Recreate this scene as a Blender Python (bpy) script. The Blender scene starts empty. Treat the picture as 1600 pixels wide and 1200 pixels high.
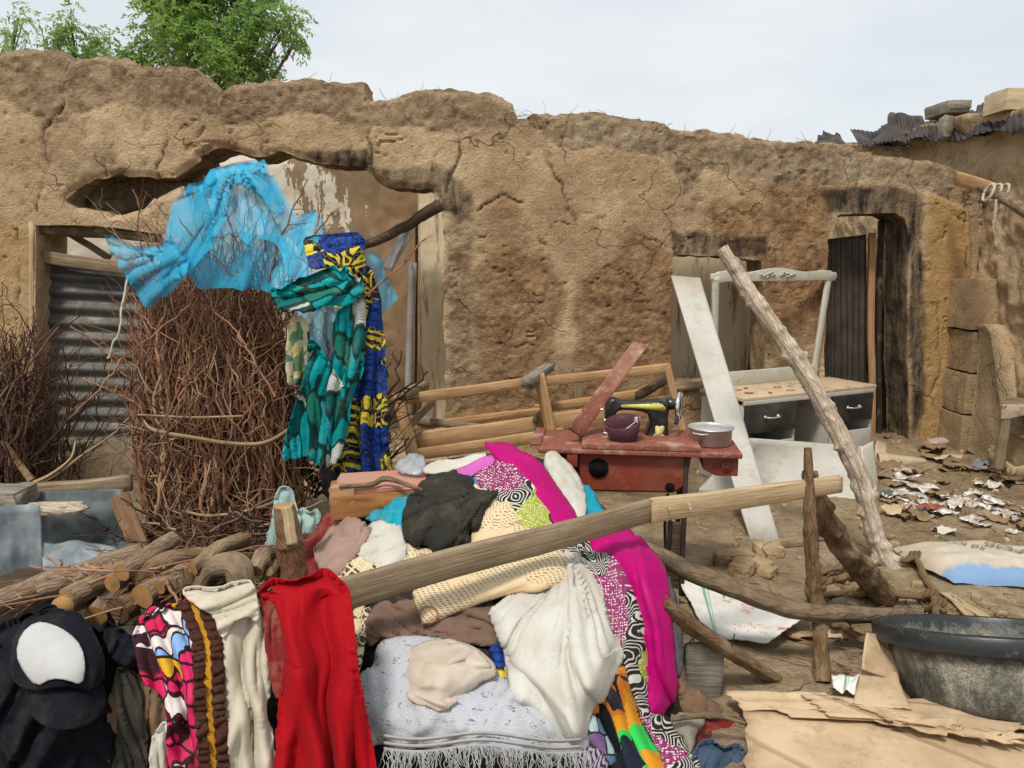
import bpy, math, random
import numpy as np
from mathutils import Vector, Matrix
random.seed(7); rng = np.random.default_rng(7)
SC = bpy.context.scene; COL = SC.collection
PI = math.pi
# ---------------- camera ----------------
CAMZ = 1.6; PITCH = math.atan(195/1200.0)
cd = bpy.data.cameras.new('camera'); cam = bpy.data.objects.new('camera', cd); COL.objects.link(cam)
cam.location = (0, 0, CAMZ); cam.rotation_euler = (PI/2-PITCH, 0, 0)
cd.sensor_width = 36; cd.lens = 27.0; cd.clip_start = 0.05; cd.clip_end = 1500
SC.camera = cam
SC.render.resolution_x = 1024; SC.render.resolution_y = 768
# ---------------- world: overcast sky ----------------
SUN_EL, SUN_ROT = math.radians(58), math.radians(205)
W = bpy.data.worlds.new('World'); SC.world = W; W.use_nodes = True
nt = W.node_tree; nt.nodes.clear()
out = nt.nodes.new('ShaderNodeOutputWorld'); bg = nt.nodes.new('ShaderNodeBackground')
sky = nt.nodes.new('ShaderNodeTexSky'); sky.sky_type = 'NISHITA'; sky.sun_disc = False
sky.sun_elevation = SUN_EL; sky.sun_rotation = SUN_ROT; sky.air_density = 1.0; sky.dust_density = 3.0
bg.inputs['Strength'].default_value = 0.10
nt.links.new(sky.outputs[0], bg.inputs['Color'])
bg2 = nt.nodes.new('ShaderNodeBackground'); bg2.inputs['Strength'].default_value = 1.0
tc = nt.nodes.new('ShaderNodeTexCoord'); mp = nt.nodes.new('ShaderNodeMapping'); mp.inputs['Scale'].default_value = (1.0, 1.0, 3.2)
n1 = nt.nodes.new('ShaderNodeTexNoise'); n1.inputs['Scale'].default_value = 2.2; n1.inputs['Detail'].default_value = 7; n1.inputs['Roughness'].default_value = .55
cr = nt.nodes.new('ShaderNodeValToRGB')
cr.color_ramp.elements[0].position = .38; cr.color_ramp.elements[0].color = (.50, .54, .565, 1)
cr.color_ramp.elements[1].position = .68; cr.color_ramp.elements[1].color = (.61, .62, .625, 1)
nt.links.new(tc.outputs['Generated'], mp.inputs[0]); nt.links.new(mp.outputs[0], n1.inputs['Vector'])
nt.links.new(n1.outputs['Fac'], cr.inputs[0]); nt.links.new(cr.outputs[0], bg2.inputs['Color'])
mx = nt.nodes.new('ShaderNodeMixShader'); mx.inputs[0].default_value = 0.9
nt.links.new(bg.outputs[0], mx.inputs[1]); nt.links.new(bg2.outputs[0], mx.inputs[2]); nt.links.new(mx.outputs[0], out.inputs[0])
# ---------------- sun (veiled) ----------------
sd = bpy.data.lights.new('sun', 'SUN'); sd.energy = 2.0; sd.angle = math.radians(10); sd.color = (1, .95, .87)
so = bpy.data.objects.new('sun', sd); COL.objects.link(so)
sdir = Vector((math.sin(SUN_ROT)*math.cos(SUN_EL), math.cos(SUN_ROT)*math.cos(SUN_EL), math.sin(SUN_EL)))
so.rotation_euler = sdir.to_track_quat('Z', 'Y').to_euler(); so.location = (0, 0, 20)
SC.view_settings.view_transform = 'Standard'; SC.view_settings.look = 'None'
SC.view_settings.exposure = 0.62; SC.view_settings.gamma = 1.0
SC.view_settings.use_curve_mapping = False
SC.render.engine = 'CYCLES'
try:
    SC.cycles.transparent_max_bounces = 24; SC.cycles.max_bounces = 8
except Exception: pass

# ---------------- pixel <-> world helpers (photo pixels 1600x1200) ----------------
_s, _c = math.sin(PITCH), math.cos(PITCH)
def rays(px, py):
    px = np.asarray(px, float); py = np.asarray(py, float)
    dx = (px-800)/1200.0; dy = (600-py)/1200.0
    return dx, _c+dy*_s, -_s+dy*_c
def PN(px, py, Y):
    dx, ey, ez = rays(px, py); t = Y/ey
    return np.stack([dx*t, np.broadcast_to(Y, t.shape)*1.0 if np.ndim(t) else Y*1.0, CAMZ+ez*t], -1)
def P(px, py, Y):
    dx, ey, ez = rays(px, py); t = Y/ey
    return Vector((float(dx*t), float(Y), float(CAMZ+ez*t)))
def G(px, py, z=0.0):
    dx, ey, ez = rays(px, py); t = (z-CAMZ)/ez
    return Vector((float(dx*t), float(ey*t), float(z)))
def onZ(px, py, z): return G(px, py, z)
WA, WB = 5.95, 0.085                      # main wall plane  Y = WA + WB*x
def onwall(px, py, off=0.0):
    dx, ey, ez = rays(px, py); t = (WA+off)/(ey-WB*dx)
    return np.stack([dx*t, ey*t, CAMZ+ez*t], -1)
def onX(px, py, X):
    dx, ey, ez = rays(px, py); t = X/dx
    return np.stack([dx*t, ey*t, CAMZ+ez*t], -1)

# ---------------- numpy noise ----------------
def _h(ix, iy, iz, seed):
    with np.errstate(over='ignore'):
        n = (ix.astype(np.int64)*374761393 + iy.astype(np.int64)*668265263 + iz.astype(np.int64)*2147483647 + seed*1274126177)
        n = n.astype(np.uint32)
        n = (n ^ (n >> np.uint32(13)))*np.uint32(1274126177)
        n = (n ^ (n >> np.uint32(16)))*np.uint32(2246822519)
        n = n ^ (n >> np.uint32(13))
    return n.astype(np.float64)/4294967295.0
def vn(x, y, z=0.0, seed=0):
    x, y, z = np.broadcast_arrays(np.asarray(x, float), np.asarray(y, float), np.asarray(z, float))
    ix, iy, iz = np.floor(x), np.floor(y), np.floor(z)
    fx, fy, fz = x-ix, y-iy, z-iz
    fx, fy, fz = fx*fx*(3-2*fx), fy*fy*(3-2*fy), fz*fz*(3-2*fz)
    r = 0
    for a in (0, 1):
        wa = fx if a else 1-fx
        for b in (0, 1):
            wb = fy if b else 1-fy
            for c in (0, 1):
                wc = fz if c else 1-fz
                r = r + wa*wb*wc*_h(ix+a, iy+b, iz+c, seed)
    return r
def fbm(x, y, z=0.0, o=4, seed=0, g=.5):
    a, s, t = 1.0, 0.0, 0.0
    x = np.asarray(x, float); y = np.asarray(y, float); z = np.asarray(z, float)
    for k in range(o):
        s = s + a*vn(x*2**k+k*17.3, y*2**k+k*9.1, z*2**k, seed+k); t += a; a *= g
    return s/t*2-1
def worley(x, y, seed=0):
    ix, iy = np.floor(x), np.floor(y)
    f1 = np.full(x.shape, 9.0); f2 = f1.copy()
    for a in (-1, 0, 1):
        for b in (-1, 0, 1):
            cx, cy = ix+a, iy+b; z0 = np.zeros_like(cx)
            d = np.hypot(cx+_h(cx, cy, z0, seed)-x, cy+_h(cx, cy, z0+5, seed)-y)
            f2 = np.minimum(f2, np.maximum(f1, d)); f1 = np.minimum(f1, d)
    return f1, f2
def sst(a, b, x):
    t = np.clip((x-a)/(b-a), 0, 1); return t*t*(3-2*t)
def near_poly(poly, x, y, closed=True):
    """signed distance (negative inside) and nearest point"""
    pl = np.asarray(poly, float); q = np.roll(pl, -1, 0) if closed else pl[1:]
    p = pl if closed else pl[:-1]
    best = np.full(x.shape, 1e9); bx = np.zeros(x.shape); by = np.zeros(x.shape); ins = np.zeros(x.shape, bool)
    for (x0, y0), (x1, y1) in zip(p, q):
        ex, ey = x1-x0, y1-y0; L = ex*ex+ey*ey+1e-12
        t = np.clip(((x-x0)*ex+(y-y0)*ey)/L, 0, 1)
        nx, ny = x0+t*ex, y0+t*ey; d = np.hypot(x-nx, y-ny)
        m = d < best; best = np.where(m, d, best); bx = np.where(m, nx, bx); by = np.where(m, ny, by)
        if abs(y1-y0) > 1e-12:
            c = ((y0 > y) != (y1 > y)) & (x < (x1-x0)*(y-y0)/(y1-y0)+x0); ins ^= c
    return np.where(ins, -best, best), bx, by
def chaikin(poly, n=2, closed=True):
    p = np.asarray(poly, float)
    for _ in range(n):
        q = np.roll(p, -1, 0) if closed else p[1:]; a = p if closed else p[:-1]
        r = np.empty((len(a)*2, p.shape[1])); r[0::2] = a*.75+q*.25; r[1::2] = a*.25+q*.75
        if not closed: r = np.vstack([p[:1], r, p[-1:]])
        p = r
    return p
def roughen(poly, step, amp, freq, seed=0):
    """resample a closed polygon and push its points about"""
    p = np.asarray(poly, float); q = np.roll(p, -1, 0); o = []
    for a, b in zip(p, q):
        n = max(1, int(np.hypot(*(b-a))/step))
        for k in range(n): o.append(a+(b-a)*k/n)
    o = np.array(o)
    o[:, 0] += amp*fbm(o[:, 0]*freq, o[:, 1]*freq, 3.3, 3, seed); o[:, 1] += amp*fbm(o[:, 0]*freq, o[:, 1]*freq, 9.7, 3, seed+50)
    return o

# ---------------- object helpers ----------------
def tag(o, label=None, cat=None, group=None, kind=None):
    if label: o['label'] = label
    if cat: o['category'] = cat
    if group: o['group'] = group
    if kind: o['kind'] = kind
    return o
def empty(name, label, cat, loc=(0, 0, 0), rz=0, group=None):
    o = bpy.data.objects.new(name, None); COL.objects.link(o); o.location = loc; o.rotation_euler = (0, 0, rz)
    o.empty_display_size = .1
    return tag(o, label, cat, group)
def mesh(name, v, f, m=None, parent=None, smooth=True, uv=None, attrs=None, world=True):
    me = bpy.data.meshes.new(name)
    v = np.asarray(v, float).reshape(-1, 3)
    if parent is not None and world:     # coordinates are world ones: bring into the parent's frame
        M = np.array(pmat(parent).inverted()); v = v@M[:3, :3].T+M[:3, 3]
    me.vertices.add(len(v)); me.vertices.foreach_set('co', v.ravel())
    if isinstance(f, np.ndarray):
        nl = f.size; me.loops.add(nl); me.loops.foreach_set('vertex_index', f.ravel().astype(np.int32))
        me.polygons.add(len(f)); me.polygons.foreach_set('loop_start', np.arange(0, nl, f.shape[1], dtype=np.int32))
        li = f.ravel()
    else:
        li = np.array([i for p in f for i in p], dtype=np.int32); st = np.cumsum([0]+[len(p) for p in f])[:-1]
        me.loops.add(len(li)); me.loops.foreach_set('vertex_index', li)
        me.polygons.add(len(f)); me.polygons.foreach_set('loop_start', np.array(st, dtype=np.int32))
    me.update(calc_edges=True); me.validate()
    if uv is not None and len(me.loops) == len(li):
        l = me.uv_layers.new(name='UVMap'); l.data.foreach_set('uv', np.asarray(uv, float)[li].ravel())
    if attrs:
        for k, a in attrs.items():
            at = me.attributes.new(k, 'FLOAT_COLOR', 'POINT'); b = np.ones((len(v), 4)); b[:, :a.shape[1]] = a
            at.data.foreach_set('color', b.ravel())
    if smooth: me.polygons.foreach_set('use_smooth', np.ones(len(me.polygons), bool))
    if m: me.materials.append(m)
    o = bpy.data.objects.new(name, me); COL.objects.link(o)
    if parent is not None: o.parent = parent
    return o
def pmat(o):
    M = Matrix.LocRotScale(o.location, o.rotation_euler, o.scale)
    return pmat(o.parent)@M if o.parent else M
class MB:
    """collects shapes that become one mesh"""
    def __init__(s): s.v = []; s.f = []; s.u = []; s.n = 0
    def add(s, v, f, uv=None):
        v = np.asarray(v, float).reshape(-1, 3); s.v.append(v); s.f += [tuple(int(i)+s.n for i in p) for p in f]
        s.u.append(np.asarray(uv, float) if uv is not None else v[:, :2].copy()); s.n += len(v)
    def build(s, name, m, parent=None, smooth=True):
        return mesh(name, np.vstack(s.v), s.f, m, parent, smooth, np.vstack(s.u))
def sweep(pts, prof, closed=True, twist=0):
    """prof(i, n) -> k x 2 cross-section; returns v, f, uv"""
    pts = [Vector(p) for p in pts]; n = len(pts); T = []
    for i in range(n): T.append((pts[min(i+1, n-1)]-pts[max(i-1, 0)]).normalized())
    up = Vector((0, 0, 1)) if abs(T[0].z) < .9 else Vector((0, 1, 0))
    a = T[0].cross(up).normalized(); v = []; uv = []; L = 0; k = None
    for i in range(n):
        a = (a-T[i]*a.dot(T[i])).normalized(); b = a.cross(T[i]).normalized()
        if i: L += (pts[i]-pts[i-1]).length
        pr = prof(i, n); k = len(pr); per = 0
        for j, (x, y) in enumerate(pr):
            if j: per += math.hypot(x-pr[j-1][0], y-pr[j-1][1])
            v.append(pts[i]+a*x+b*y); uv.append((L, per))
    f = []
    for i in range(n-1):
        for j in range(k):
            j2 = (j+1) % k; f.append((i*k+j, i*k+j2, (i+1)*k+j2, (i+1)*k+j))
    f.append(tuple(range(k))[::-1]); f.append(tuple(range((n-1)*k, n*k)))
    return np.array([tuple(p) for p in v]), f, np.array(uv)
def smoothpath(pts, n):
    """Catmull-Rom through pts, n samples"""
    p = np.array([tuple(q) for q in pts], float)
    if len(p) < 3:
        t = np.linspace(0, 1, n)[:, None]; return p[0]*(1-t)+p[-1]*t
    d = np.r_[0, np.cumsum(np.linalg.norm(np.diff(p, axis=0), axis=1))]; s = np.linspace(0, d[-1], n)
    e = np.vstack([2*p[0]-p[1], p, 2*p[-1]-p[-2]]); o = []
    for x in s:
        i = min(len(p)-2, max(0, int(np.searchsorted(d, x, 'right')-1))); t = (x-d[i])/(d[i+1]-d[i]+1e-12)
        a, b, c, dd = e[i], e[i+1], e[i+2], e[i+3]
        o.append(.5*((2*b)+(-a+c)*t+(2*a-5*b+4*c-dd)*t*t+(-a+3*b-3*c+dd)*t**3))
    return np.array(o)
def pole_shape(pts, radii, n=40, seg=14, rough=.08, wob=.0, seed=1, knots=0, flat=1.0):
    pts = smoothpath(pts, n); rr = np.interp(np.linspace(0, 1, n), np.linspace(0, 1, len(radii)), radii)
    if wob:
        t = np.linspace(0, 1, n)
        for k in range(3): pts[:, k] += wob*fbm(t*5, seed*1.7+k*7.7, 0, 3, seed)*np.sin(t*PI)**.3
    kn = [(random.random()*.9+.05, random.random()*2*PI, random.uniform(.25, .6)) for _ in range(knots)]
    an = np.linspace(0, 2*PI, seg, endpoint=False)
    def pr(i, nn):
        t = i/(nn-1); r = rr[i]*(1+rough*fbm(np.cos(an)*1.6+seed, np.sin(an)*1.6, t*n*.25, 4, seed)*1.6)
        for (kt, ka, kh) in kn:
            da = np.abs((an-ka+PI) % (2*PI)-PI); r = r*(1+kh*np.exp(-((t-kt)*n/1.3)**2-(da/.5)**2))
        return list(zip(r*np.cos(an), r*np.sin(an)*flat))
    return sweep(pts, pr)
def pole(name, pts, radii, m, label=None, cat=None, parent=None, group=None, **k):
    v, f, uv = pole_shape(pts, radii, **k)
    o = mesh(name, v, f, m, parent, True, uv)
    try: o.data.set_sharp_from_angle(angle=math.radians(50))
    except Exception: pass
    return tag(o, label, cat, group)
def plank_shape(p0, p1, w, t, wdir, n=16, ch=.12, bend=.004, seed=0, endcut=0.0, taper=1.0):
    """board from p0 to p1 (centre line); w along wdir, t across"""
    p0, p1 = Vector(p0), Vector(p1); ax = (p1-p0).normalized(); wd = Vector(wdir); wd = (wd-ax*wd.dot(ax)).normalized(); td = ax.cross(wd).normalized()
    c = min(w, t)*ch; v = []; uv = []; L = (p1-p0).length
    for i in range(n):
        s = i/(n-1); b = bend*(fbm(s*3, seed*3.1, 0, 2, seed)); b2 = bend*fbm(s*3, seed*3.1+9, 0, 2, seed)
        ww = w*(1+(taper-1)*s)*(1+.03*fbm(s*9, seed+1.5, 0, 3, seed)); hw, ht = ww/2, t/2
        for j, (x, y) in enumerate([(-hw+c, -ht), (hw-c, -ht), (hw, -ht+c), (hw, ht-c), (hw-c, ht), (-hw+c, ht), (-hw, ht-c), (-hw, -ht+c)]):
            e = endcut*(x/w)*((i == n-1)-(i == 0)) + (0.006*(random.random()-.5) if i in (0, n-1) else 0)
            v.append(p0+ax*(L*s+e)+wd*(x+b)+td*(y+b2)); uv.append((L*s+seed*.7, x+y*.5))
    f = []
    for i in range(n-1):
        for j in range(8): f.append((i*8+j, i*8+(j+1) % 8, (i+1)*8+(j+1) % 8, (i+1)*8+j))
    f.append(tuple(range(8))[::-1]); f.append(tuple(range((n-1)*8, n*8)))
    return np.array([tuple(q) for q in v]), f, np.array(uv)
def plank(name, p0, p1, w, t, wdir, m, label=None, cat=None, parent=None, group=None, **k):
    v, f, uv = plank_shape(p0, p1, w, t, wdir, **k)
    return tag(mesh(name, v, f, m, parent, False, uv), label, cat, group)
def boxs(c, s, R=None):
    """box at centre c with sizes s, optional 3x3 rotation"""
    v = np.array([(x, y, z) for x in (-.5, .5) for y in (-.5, .5) for z in (-.5, .5)])*np.array(s)
    if R is not None: v = v@np.array(R).T
    return v+np.array(c), [(0, 1, 3, 2), (4, 6, 7, 5), (0, 4, 5, 1), (2, 3, 7, 6), (0, 2, 6, 4), (1, 5, 7, 3)]
def bevel(o, w, seg=2):
    b = o.modifiers.new('bevel', 'BEVEL'); b.width = w; b.segments = seg; b.limit_method = 'ANGLE'; b.angle_limit = math.radians(35); return o
def box(name, c, s, m, parent=None, R=None, bv=.003, label=None, cat=None, world=True):
    v, f = boxs(c, s, R); o = mesh(name, v, f, m, parent, False, v[:, [0, 2]], world=world)
    if bv: bevel(o, bv)
    return tag(o, label, cat)
def slab(name, corners, t, m, parent=None, label=None, cat=None, n=12, bump=0.0, seed=0, group=None, jag=0, curl=0.0):
    """flat quad sheet through 4 world corners, thickness t behind, subdivided, slightly warped"""
    a, b, c, d = [np.array(tuple(q), float) for q in corners]
    nn = np.cross(b-a, d-a); nn /= np.linalg.norm(nn); v = []; uv = []
    W_, H_ = np.linalg.norm(b-a), np.linalg.norm(d-a)
    for i in range(n+1):
        for j in range(n+1):
            s, r = j/n, i/n; ss, r2 = s, r
            if jag and j in (0, n): ss = s+jag*(random.random()-.5)
            if jag and i in (0, n): r2 = r+jag*(random.random()-.5)
            p = (a*(1-ss)+b*ss)*(1-r2)+(d*(1-ss)+c*ss)*r2
            p = p+nn*(bump*float(fbm(s*3+seed, r*3, 0, 3, seed))+curl*((s-.5)**2*4)); v.append(p); uv.append((s*W_, r*H_))
    N = (n+1)**2; v = np.array(v); v2 = v-nn*t; f = []
    g = lambda i, j: i*(n+1)+j
    for i in range(n):
        for j in range(n):
            q = (g(i, j), g(i, j+1), g(i+1, j+1), g(i+1, j)); f.append(q); f.append(tuple(N+k for k in q[::-1]))
    for k in range(n):
        for (p, q) in ((g(0, k), g(0, k+1)), (g(k, n), g(k+1, n)), (g(n, n-k), g(n, n-k-1)), (g(n-k, 0), g(n-k-1, 0))):
            f.append((q, p, N+p, N+q))
    return tag(mesh(name, np.vstack([v, v2]), f, m, parent, False, np.vstack([uv, uv])), label, cat, group)
def lathe(prof, seg=40, M=None):
    """prof: list of (r,z) -> v,f,uv"""
    v = []; uv = []; f = []; n = len(prof)
    for i, (r, z) in enumerate(prof):
        for j in range(seg):
            a = 2*PI*j/seg; v.append((r*math.cos(a), r*math.sin(a), z)); uv.append((a, z))
    for i in range(n-1):
        for j in range(seg): f.append((i*seg+j, i*seg+(j+1) % seg, (i+1)*seg+(j+1) % seg, (i+1)*seg+j))
    v = np.array(v, float)
    if M is not None: A = np.array(M); v = v@A[:3, :3].T+A[:3, 3]
    return v, f, np.array(uv)
def extr(name, poly, origin, ex, ey, t, m, parent=None, bv=.004, smooth=False):
    """extrude a 2D outline (in ex,ey axes) by t along ex x ey, centred"""
    ex, ey = Vector(ex).normalized(), Vector(ey).normalized(); nz = ex.cross(ey); o = Vector(origin); n = len(poly)
    v = [o+ex*x+ey*y+nz*(t/2) for x, y in poly]+[o+ex*x+ey*y-nz*(t/2) for x, y in poly]
    f = [tuple(range(n)), tuple(range(2*n-1, n-1, -1))]+[(i, n+i, n+(i+1) % n, (i+1) % n) for i in range(n)]
    ob = mesh(name, [tuple(q) for q in v], f, m, parent, smooth, [(p[0], p[1]) for p in poly]*2)
    if bv: bevel(ob, bv)
    return ob

# ---------------- materials ----------------
class NG:
    def __init__(s, name):
        s.m = bpy.data.materials.new(name); s.m.use_nodes = True; s.t = s.m.node_tree; s.b = s.t.nodes['Principled BSDF']
    def nd(s, t, **k):
        n = s.t.nodes.new(t)
        for a, b in k.items(): setattr(n, a, b)
        return n
    def ln(s, a, b):
        if isinstance(a, (int, float)): b.default_value = a
        elif isinstance(a, tuple): b.default_value = a if len(a) == 4 or b.type == 'VECTOR' else (*a, 1)
        else: s.t.links.new(a, b)
    def uv(s): return s.nd('ShaderNodeTexCoord').outputs['UV']
    def ob(s): return s.nd('ShaderNodeTexCoord').outputs['Object']
    def geo(s): return s.nd('ShaderNodeNewGeometry').outputs['Position']
    def at(s, name):
        a = s.nd('ShaderNodeAttribute'); a.attribute_name = name; q = s.nd('ShaderNodeSeparateColor'); s.ln(a.outputs['Color'], q.inputs[0]); return q.outputs
    def mp(s, v, sc=(1, 1, 1), rot=(0, 0, 0), loc=(0, 0, 0)):
        n = s.nd('ShaderNodeMapping'); s.ln(v, n.inputs[0]); n.inputs['Scale'].default_value = sc; n.inputs['Rotation'].default_value = rot; n.inputs['Location'].default_value = loc
        return n.outputs[0]
    def no(s, v, sc=5, d=4, r=.55, dist=0, col=False):
        n = s.nd('ShaderNodeTexNoise'); s.ln(v, n.inputs['Vector']); n.inputs['Scale'].default_value = sc; n.inputs['Detail'].default_value = d
        n.inputs['Roughness'].default_value = r; n.inputs['Distortion'].default_value = dist
        return n.outputs['Color' if col else 'Fac']
    def vo(s, v, sc=5, feat='F1', rnd=1.0, o='Distance'):
        n = s.nd('ShaderNodeTexVoronoi'); n.feature = feat; s.ln(v, n.inputs['Vector']); n.inputs['Scale'].default_value = sc; n.inputs['Randomness'].default_value = rnd
        return n.outputs[o]
    def wv(s, v, sc=5, dist=0, d=2, prof='SIN', dr='X', ds=1.0):
        n = s.nd('ShaderNodeTexWave'); n.wave_profile = prof; n.bands_direction = dr; s.ln(v, n.inputs['Vector'])
        n.inputs['Scale'].default_value = sc; n.inputs['Distortion'].default_value = dist; n.inputs['Detail'].default_value = d; n.inputs['Detail Scale'].default_value = ds
        return n.outputs['Fac']
    def rp(s, f, els, interp='LINEAR'):
        n = s.nd('ShaderNodeValToRGB'); s.ln(f, n.inputs[0]); r = n.color_ramp; r.interpolation = interp
        while len(r.elements) < len(els): r.elements.new(.5)
        for e, (p, c) in zip(r.elements, els):
            e.position = p; e.color = (c, c, c, 1) if isinstance(c, (int, float)) else (*c, 1)
        return n.outputs[0]
    def mi(s, f, a, b, blend='MIX'):
        n = s.nd('ShaderNodeMix', data_type='RGBA', blend_type=blend); s.ln(f, n.inputs[0]); s.ln(a, n.inputs[6]); s.ln(b, n.inputs[7]); return n.outputs[2]
    def ma(s, op, a, b=0.5, c=None):
        n = s.nd('ShaderNodeMath', operation=op); s.ln(a, n.inputs[0]); s.ln(b, n.inputs[1])
        if c is not None: s.ln(c, n.inputs[2])
        return n.outputs[0]
    def warp(s, v, sc, amt):
        """distort a vector by noise"""
        n = s.no(v, sc, 2, .5, col=True); a = s.nd('ShaderNodeVectorMath', operation='SUBTRACT'); s.ln(n, a.inputs[0]); a.inputs[1].default_value = (.5, .5, .5)
        b = s.nd('ShaderNodeVectorMath', operation='SCALE'); s.ln(a.outputs[0], b.inputs[0]); b.inputs['Scale'].default_value = amt
        c = s.nd('ShaderNodeVectorMath', operation='ADD'); s.ln(v, c.inputs[0]); s.ln(b.outputs[0], c.inputs[1]); return c.outputs[0]
    def done(s, col, rough=.8, h=None, bs=.5, bd=.01, metal=0.0, spec=.2, alpha=None, sheen=0):
        s.ln(col, s.b.inputs['Base Color']); s.ln(rough, s.b.inputs['Roughness']); s.ln(metal, s.b.inputs['Metallic'])
        s.b.inputs['Specular IOR Level'].default_value = spec
        if sheen: s.b.inputs['Sheen Weight'].default_value = sheen
        if alpha is not None: s.ln(alpha, s.b.inputs['Alpha'])
        if h is not None:
            bn = s.nd('ShaderNodeBump'); bn.inputs['Strength'].default_value = bs; bn.inputs['Distance'].default_value = bd
            s.ln(h, bn.inputs['Height']); s.ln(bn.outputs[0], s.b.inputs['Normal'])
        return s.m
def scol(c, k): return tuple(min(1, x*k) for x in c)
def m_wood(name, c, c2=None, rough=.8, grain=1.0, spots=.3, bs=.5):
    g = NG(name); u = g.uv(); c2 = c2 or scol(c, .5)
    n = g.no(g.mp(g.warp(u, 3, .02), (2.5, 70*grain, 1)), 1.0, 6, .65); n2 = g.no(g.mp(u, (3, 6, 1)), 2.0, 4, .6)
    col = g.mi(g.rp(n, [(.35, 0), (.62, 1)]), c2, c); col = g.mi(g.rp(n2, [(.35, spots), (.6, 0)]), col, scol(c2, .7))
    nf = g.no(g.mp(u, (6, 220, 1)), 1.0, 4, .7); col = g.mi(g.rp(nf, [(.35, .55), (.48, 0)]), col, scol(c2, .55)); dust = g.no(g.ob(), 9, 5, .7); col = g.mi(g.rp(dust, [(.55, 0), (.75, .45)]), col, (.42, .31, .19))
    return g.done(col, rough, g.ma('ADD', g.ma('ADD', n, nf), g.ma('MULTIPLY', dust, .4)), bs*1.5, .006)
def m_bark(name, c, c2, sc=1.0, bs=.9, dustc=(.42, .32, .2)):
    g = NG(name); u = g.uv(); n = g.no(g.mp(g.warp(u, 8, .03), (9*sc, 45*sc, 1)), 1.0, 7, .7); v = g.vo(g.mp(g.warp(u, 14, .04), (14*sc, 75*sc, 1)), 1.0, 'DISTANCE_TO_EDGE'); nf = g.no(g.mp(u, (30, 160, 1)), 1.0, 5, .7)
    n3 = g.no(g.ob(), 7, 4, .6); col = g.mi(g.rp(n, [(.3, 0), (.68, 1)]), c2, c); col = g.mi(g.rp(v, [(0, .5), (.12, 0)]), col, scol(c2, .5)); col = g.mi(g.rp(nf, [(.35, .6), (.5, 0)]), col, scol(c2, .6)); col = g.mi(g.rp(nf, [(.58, 0), (.75, .5)]), col, scol(c, 1.35))
    col = g.mi(g.rp(n3, [(.48, 0), (.7, .6)]), col, dustc)
    return g.done(col, .9, g.ma('ADD', g.ma('ADD', n, nf), g.rp(v, [(0, 0), (.15, .4)])), bs, .008)
def m_cloth(name, c, c2=None, rough=.85, weave=0.0, dirt=.25, dirtc=(.30, .22, .13), sheen=.02, crumple=.7):
    g = NG(name); u = g.uv(); n = g.no(u, 30, 4, .6); n2 = g.no(g.ob(), 5, 5, .65)
    col = g.mi(g.rp(n2, [(.35, 0), (.65, 1)]), c2 or scol(c, .82), c); col = g.mi(g.rp(g.no(g.ob(), 11, 6, .7), [(.5, 0), (.72, dirt)]), col, dirtc)
    h = g.ma('MULTIPLY', n, crumple)
    if weave: h = g.ma('ADD', h, g.ma('MULTIPLY', g.vo(g.mp(u, (1, 1, 1)), weave, rnd=.3), .15))
    return g.done(col, rough, h, .3, .01, sheen=sheen, spec=.1)
def m_metal(name, c, c2, rough=.45, metal=.8, bs=.2, sc=6):
    g = NG(name); o = g.ob(); n = g.no(o, sc, 6, .65); n2 = g.no(o, sc*5, 4, .6)
    return g.done(g.mi(g.rp(n, [(.38, 0), (.66, 1)]), c, c2), g.rp(n2, [(.3, rough*.8), (.7, min(1, rough*1.35))]), n2, bs, .003, metal=metal, spec=.5)
def m_paint(name, c, c2, wear=.5, rough=.55, wearc=(.35, .25, .15), sc=7):
    g = NG(name); o = g.ob(); n = g.no(o, sc, 7, .7); n2 = g.no(g.mp(g.uv(), (3, 40, 1)), 1.0, 5, .6)
    col = g.mi(g.rp(g.no(o, 3, 4), [(.3, 0), (.7, 1)]), c2, c); col = g.mi(g.rp(n, [(.53, 0), (.64, wear)]), col, wearc); col = g.mi(g.rp(g.no(o, sc*7, 5, .75), [(.56, 0), (.66, wear)]), col, scol(wearc, .8)); col = g.mi(g.rp(g.no(o, 2.2, 4, .6), [(.5, 0), (.75, wear*.7)]), col, (.42, .33, .22))
    col = g.mi(g.rp(n2, [(.6, 0), (.75, wear*.5)]), col, scol(c2, .6))
    return g.done(col, rough, n, .25, .003)
M = {}
# ================= SETTING: ground, mud walls, trees =================
def ground_h(x, y):
    h = .035*fbm(x*1.1, y*1.1, 0, 5, 11)+.028*fbm(x*6, y*6, 0, 5, 12, .62)
    h += .10*np.exp(-((y-(6.1+.085*x))/.55)**2)*sst(1.5, 2.6, x)*(.6+.6*vn(x*3, y*3, 0, 5))
    w = np.abs(fbm(x*2.2+.5*fbm(x*3, y*3, 0, 2, 31), y*2.2, 0, 4, 30))                     # dried-mud scabs
    m = sst(1.9, 2.7, x)*sst(3.6, 4.4, y)*sst(7, 5.5, y)
    h += m*(.05*sst(.02, .09, w)+.03*fbm(x*9, y*9, 0, 3, 33))
    h += .40*np.exp(-((x+2.55)/.55)**2-((y-4.75)/.5)**2)*(1+.25*fbm(x*5, y*5, 0, 4, 8))     # heap of fallen mud
    h += .22*np.exp(-((x+3.9)/.9)**2-((y-4.6)/.8)**2)
    h += .10*np.exp(-((x+1.3)/1.5)**2-((y-5.4)/.5)**2)*(1+.5*fbm(x*6, y*6, 0, 3, 9))
    h += .05*np.exp(-((x-.9)/.3)**2-((y-3.5)/.25)**2)*(1+fbm(x*15, y*15, 0, 3, 19))
    far = sst(9, 30, np.hypot(x, y)); return h*(1-.7*far)
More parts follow.
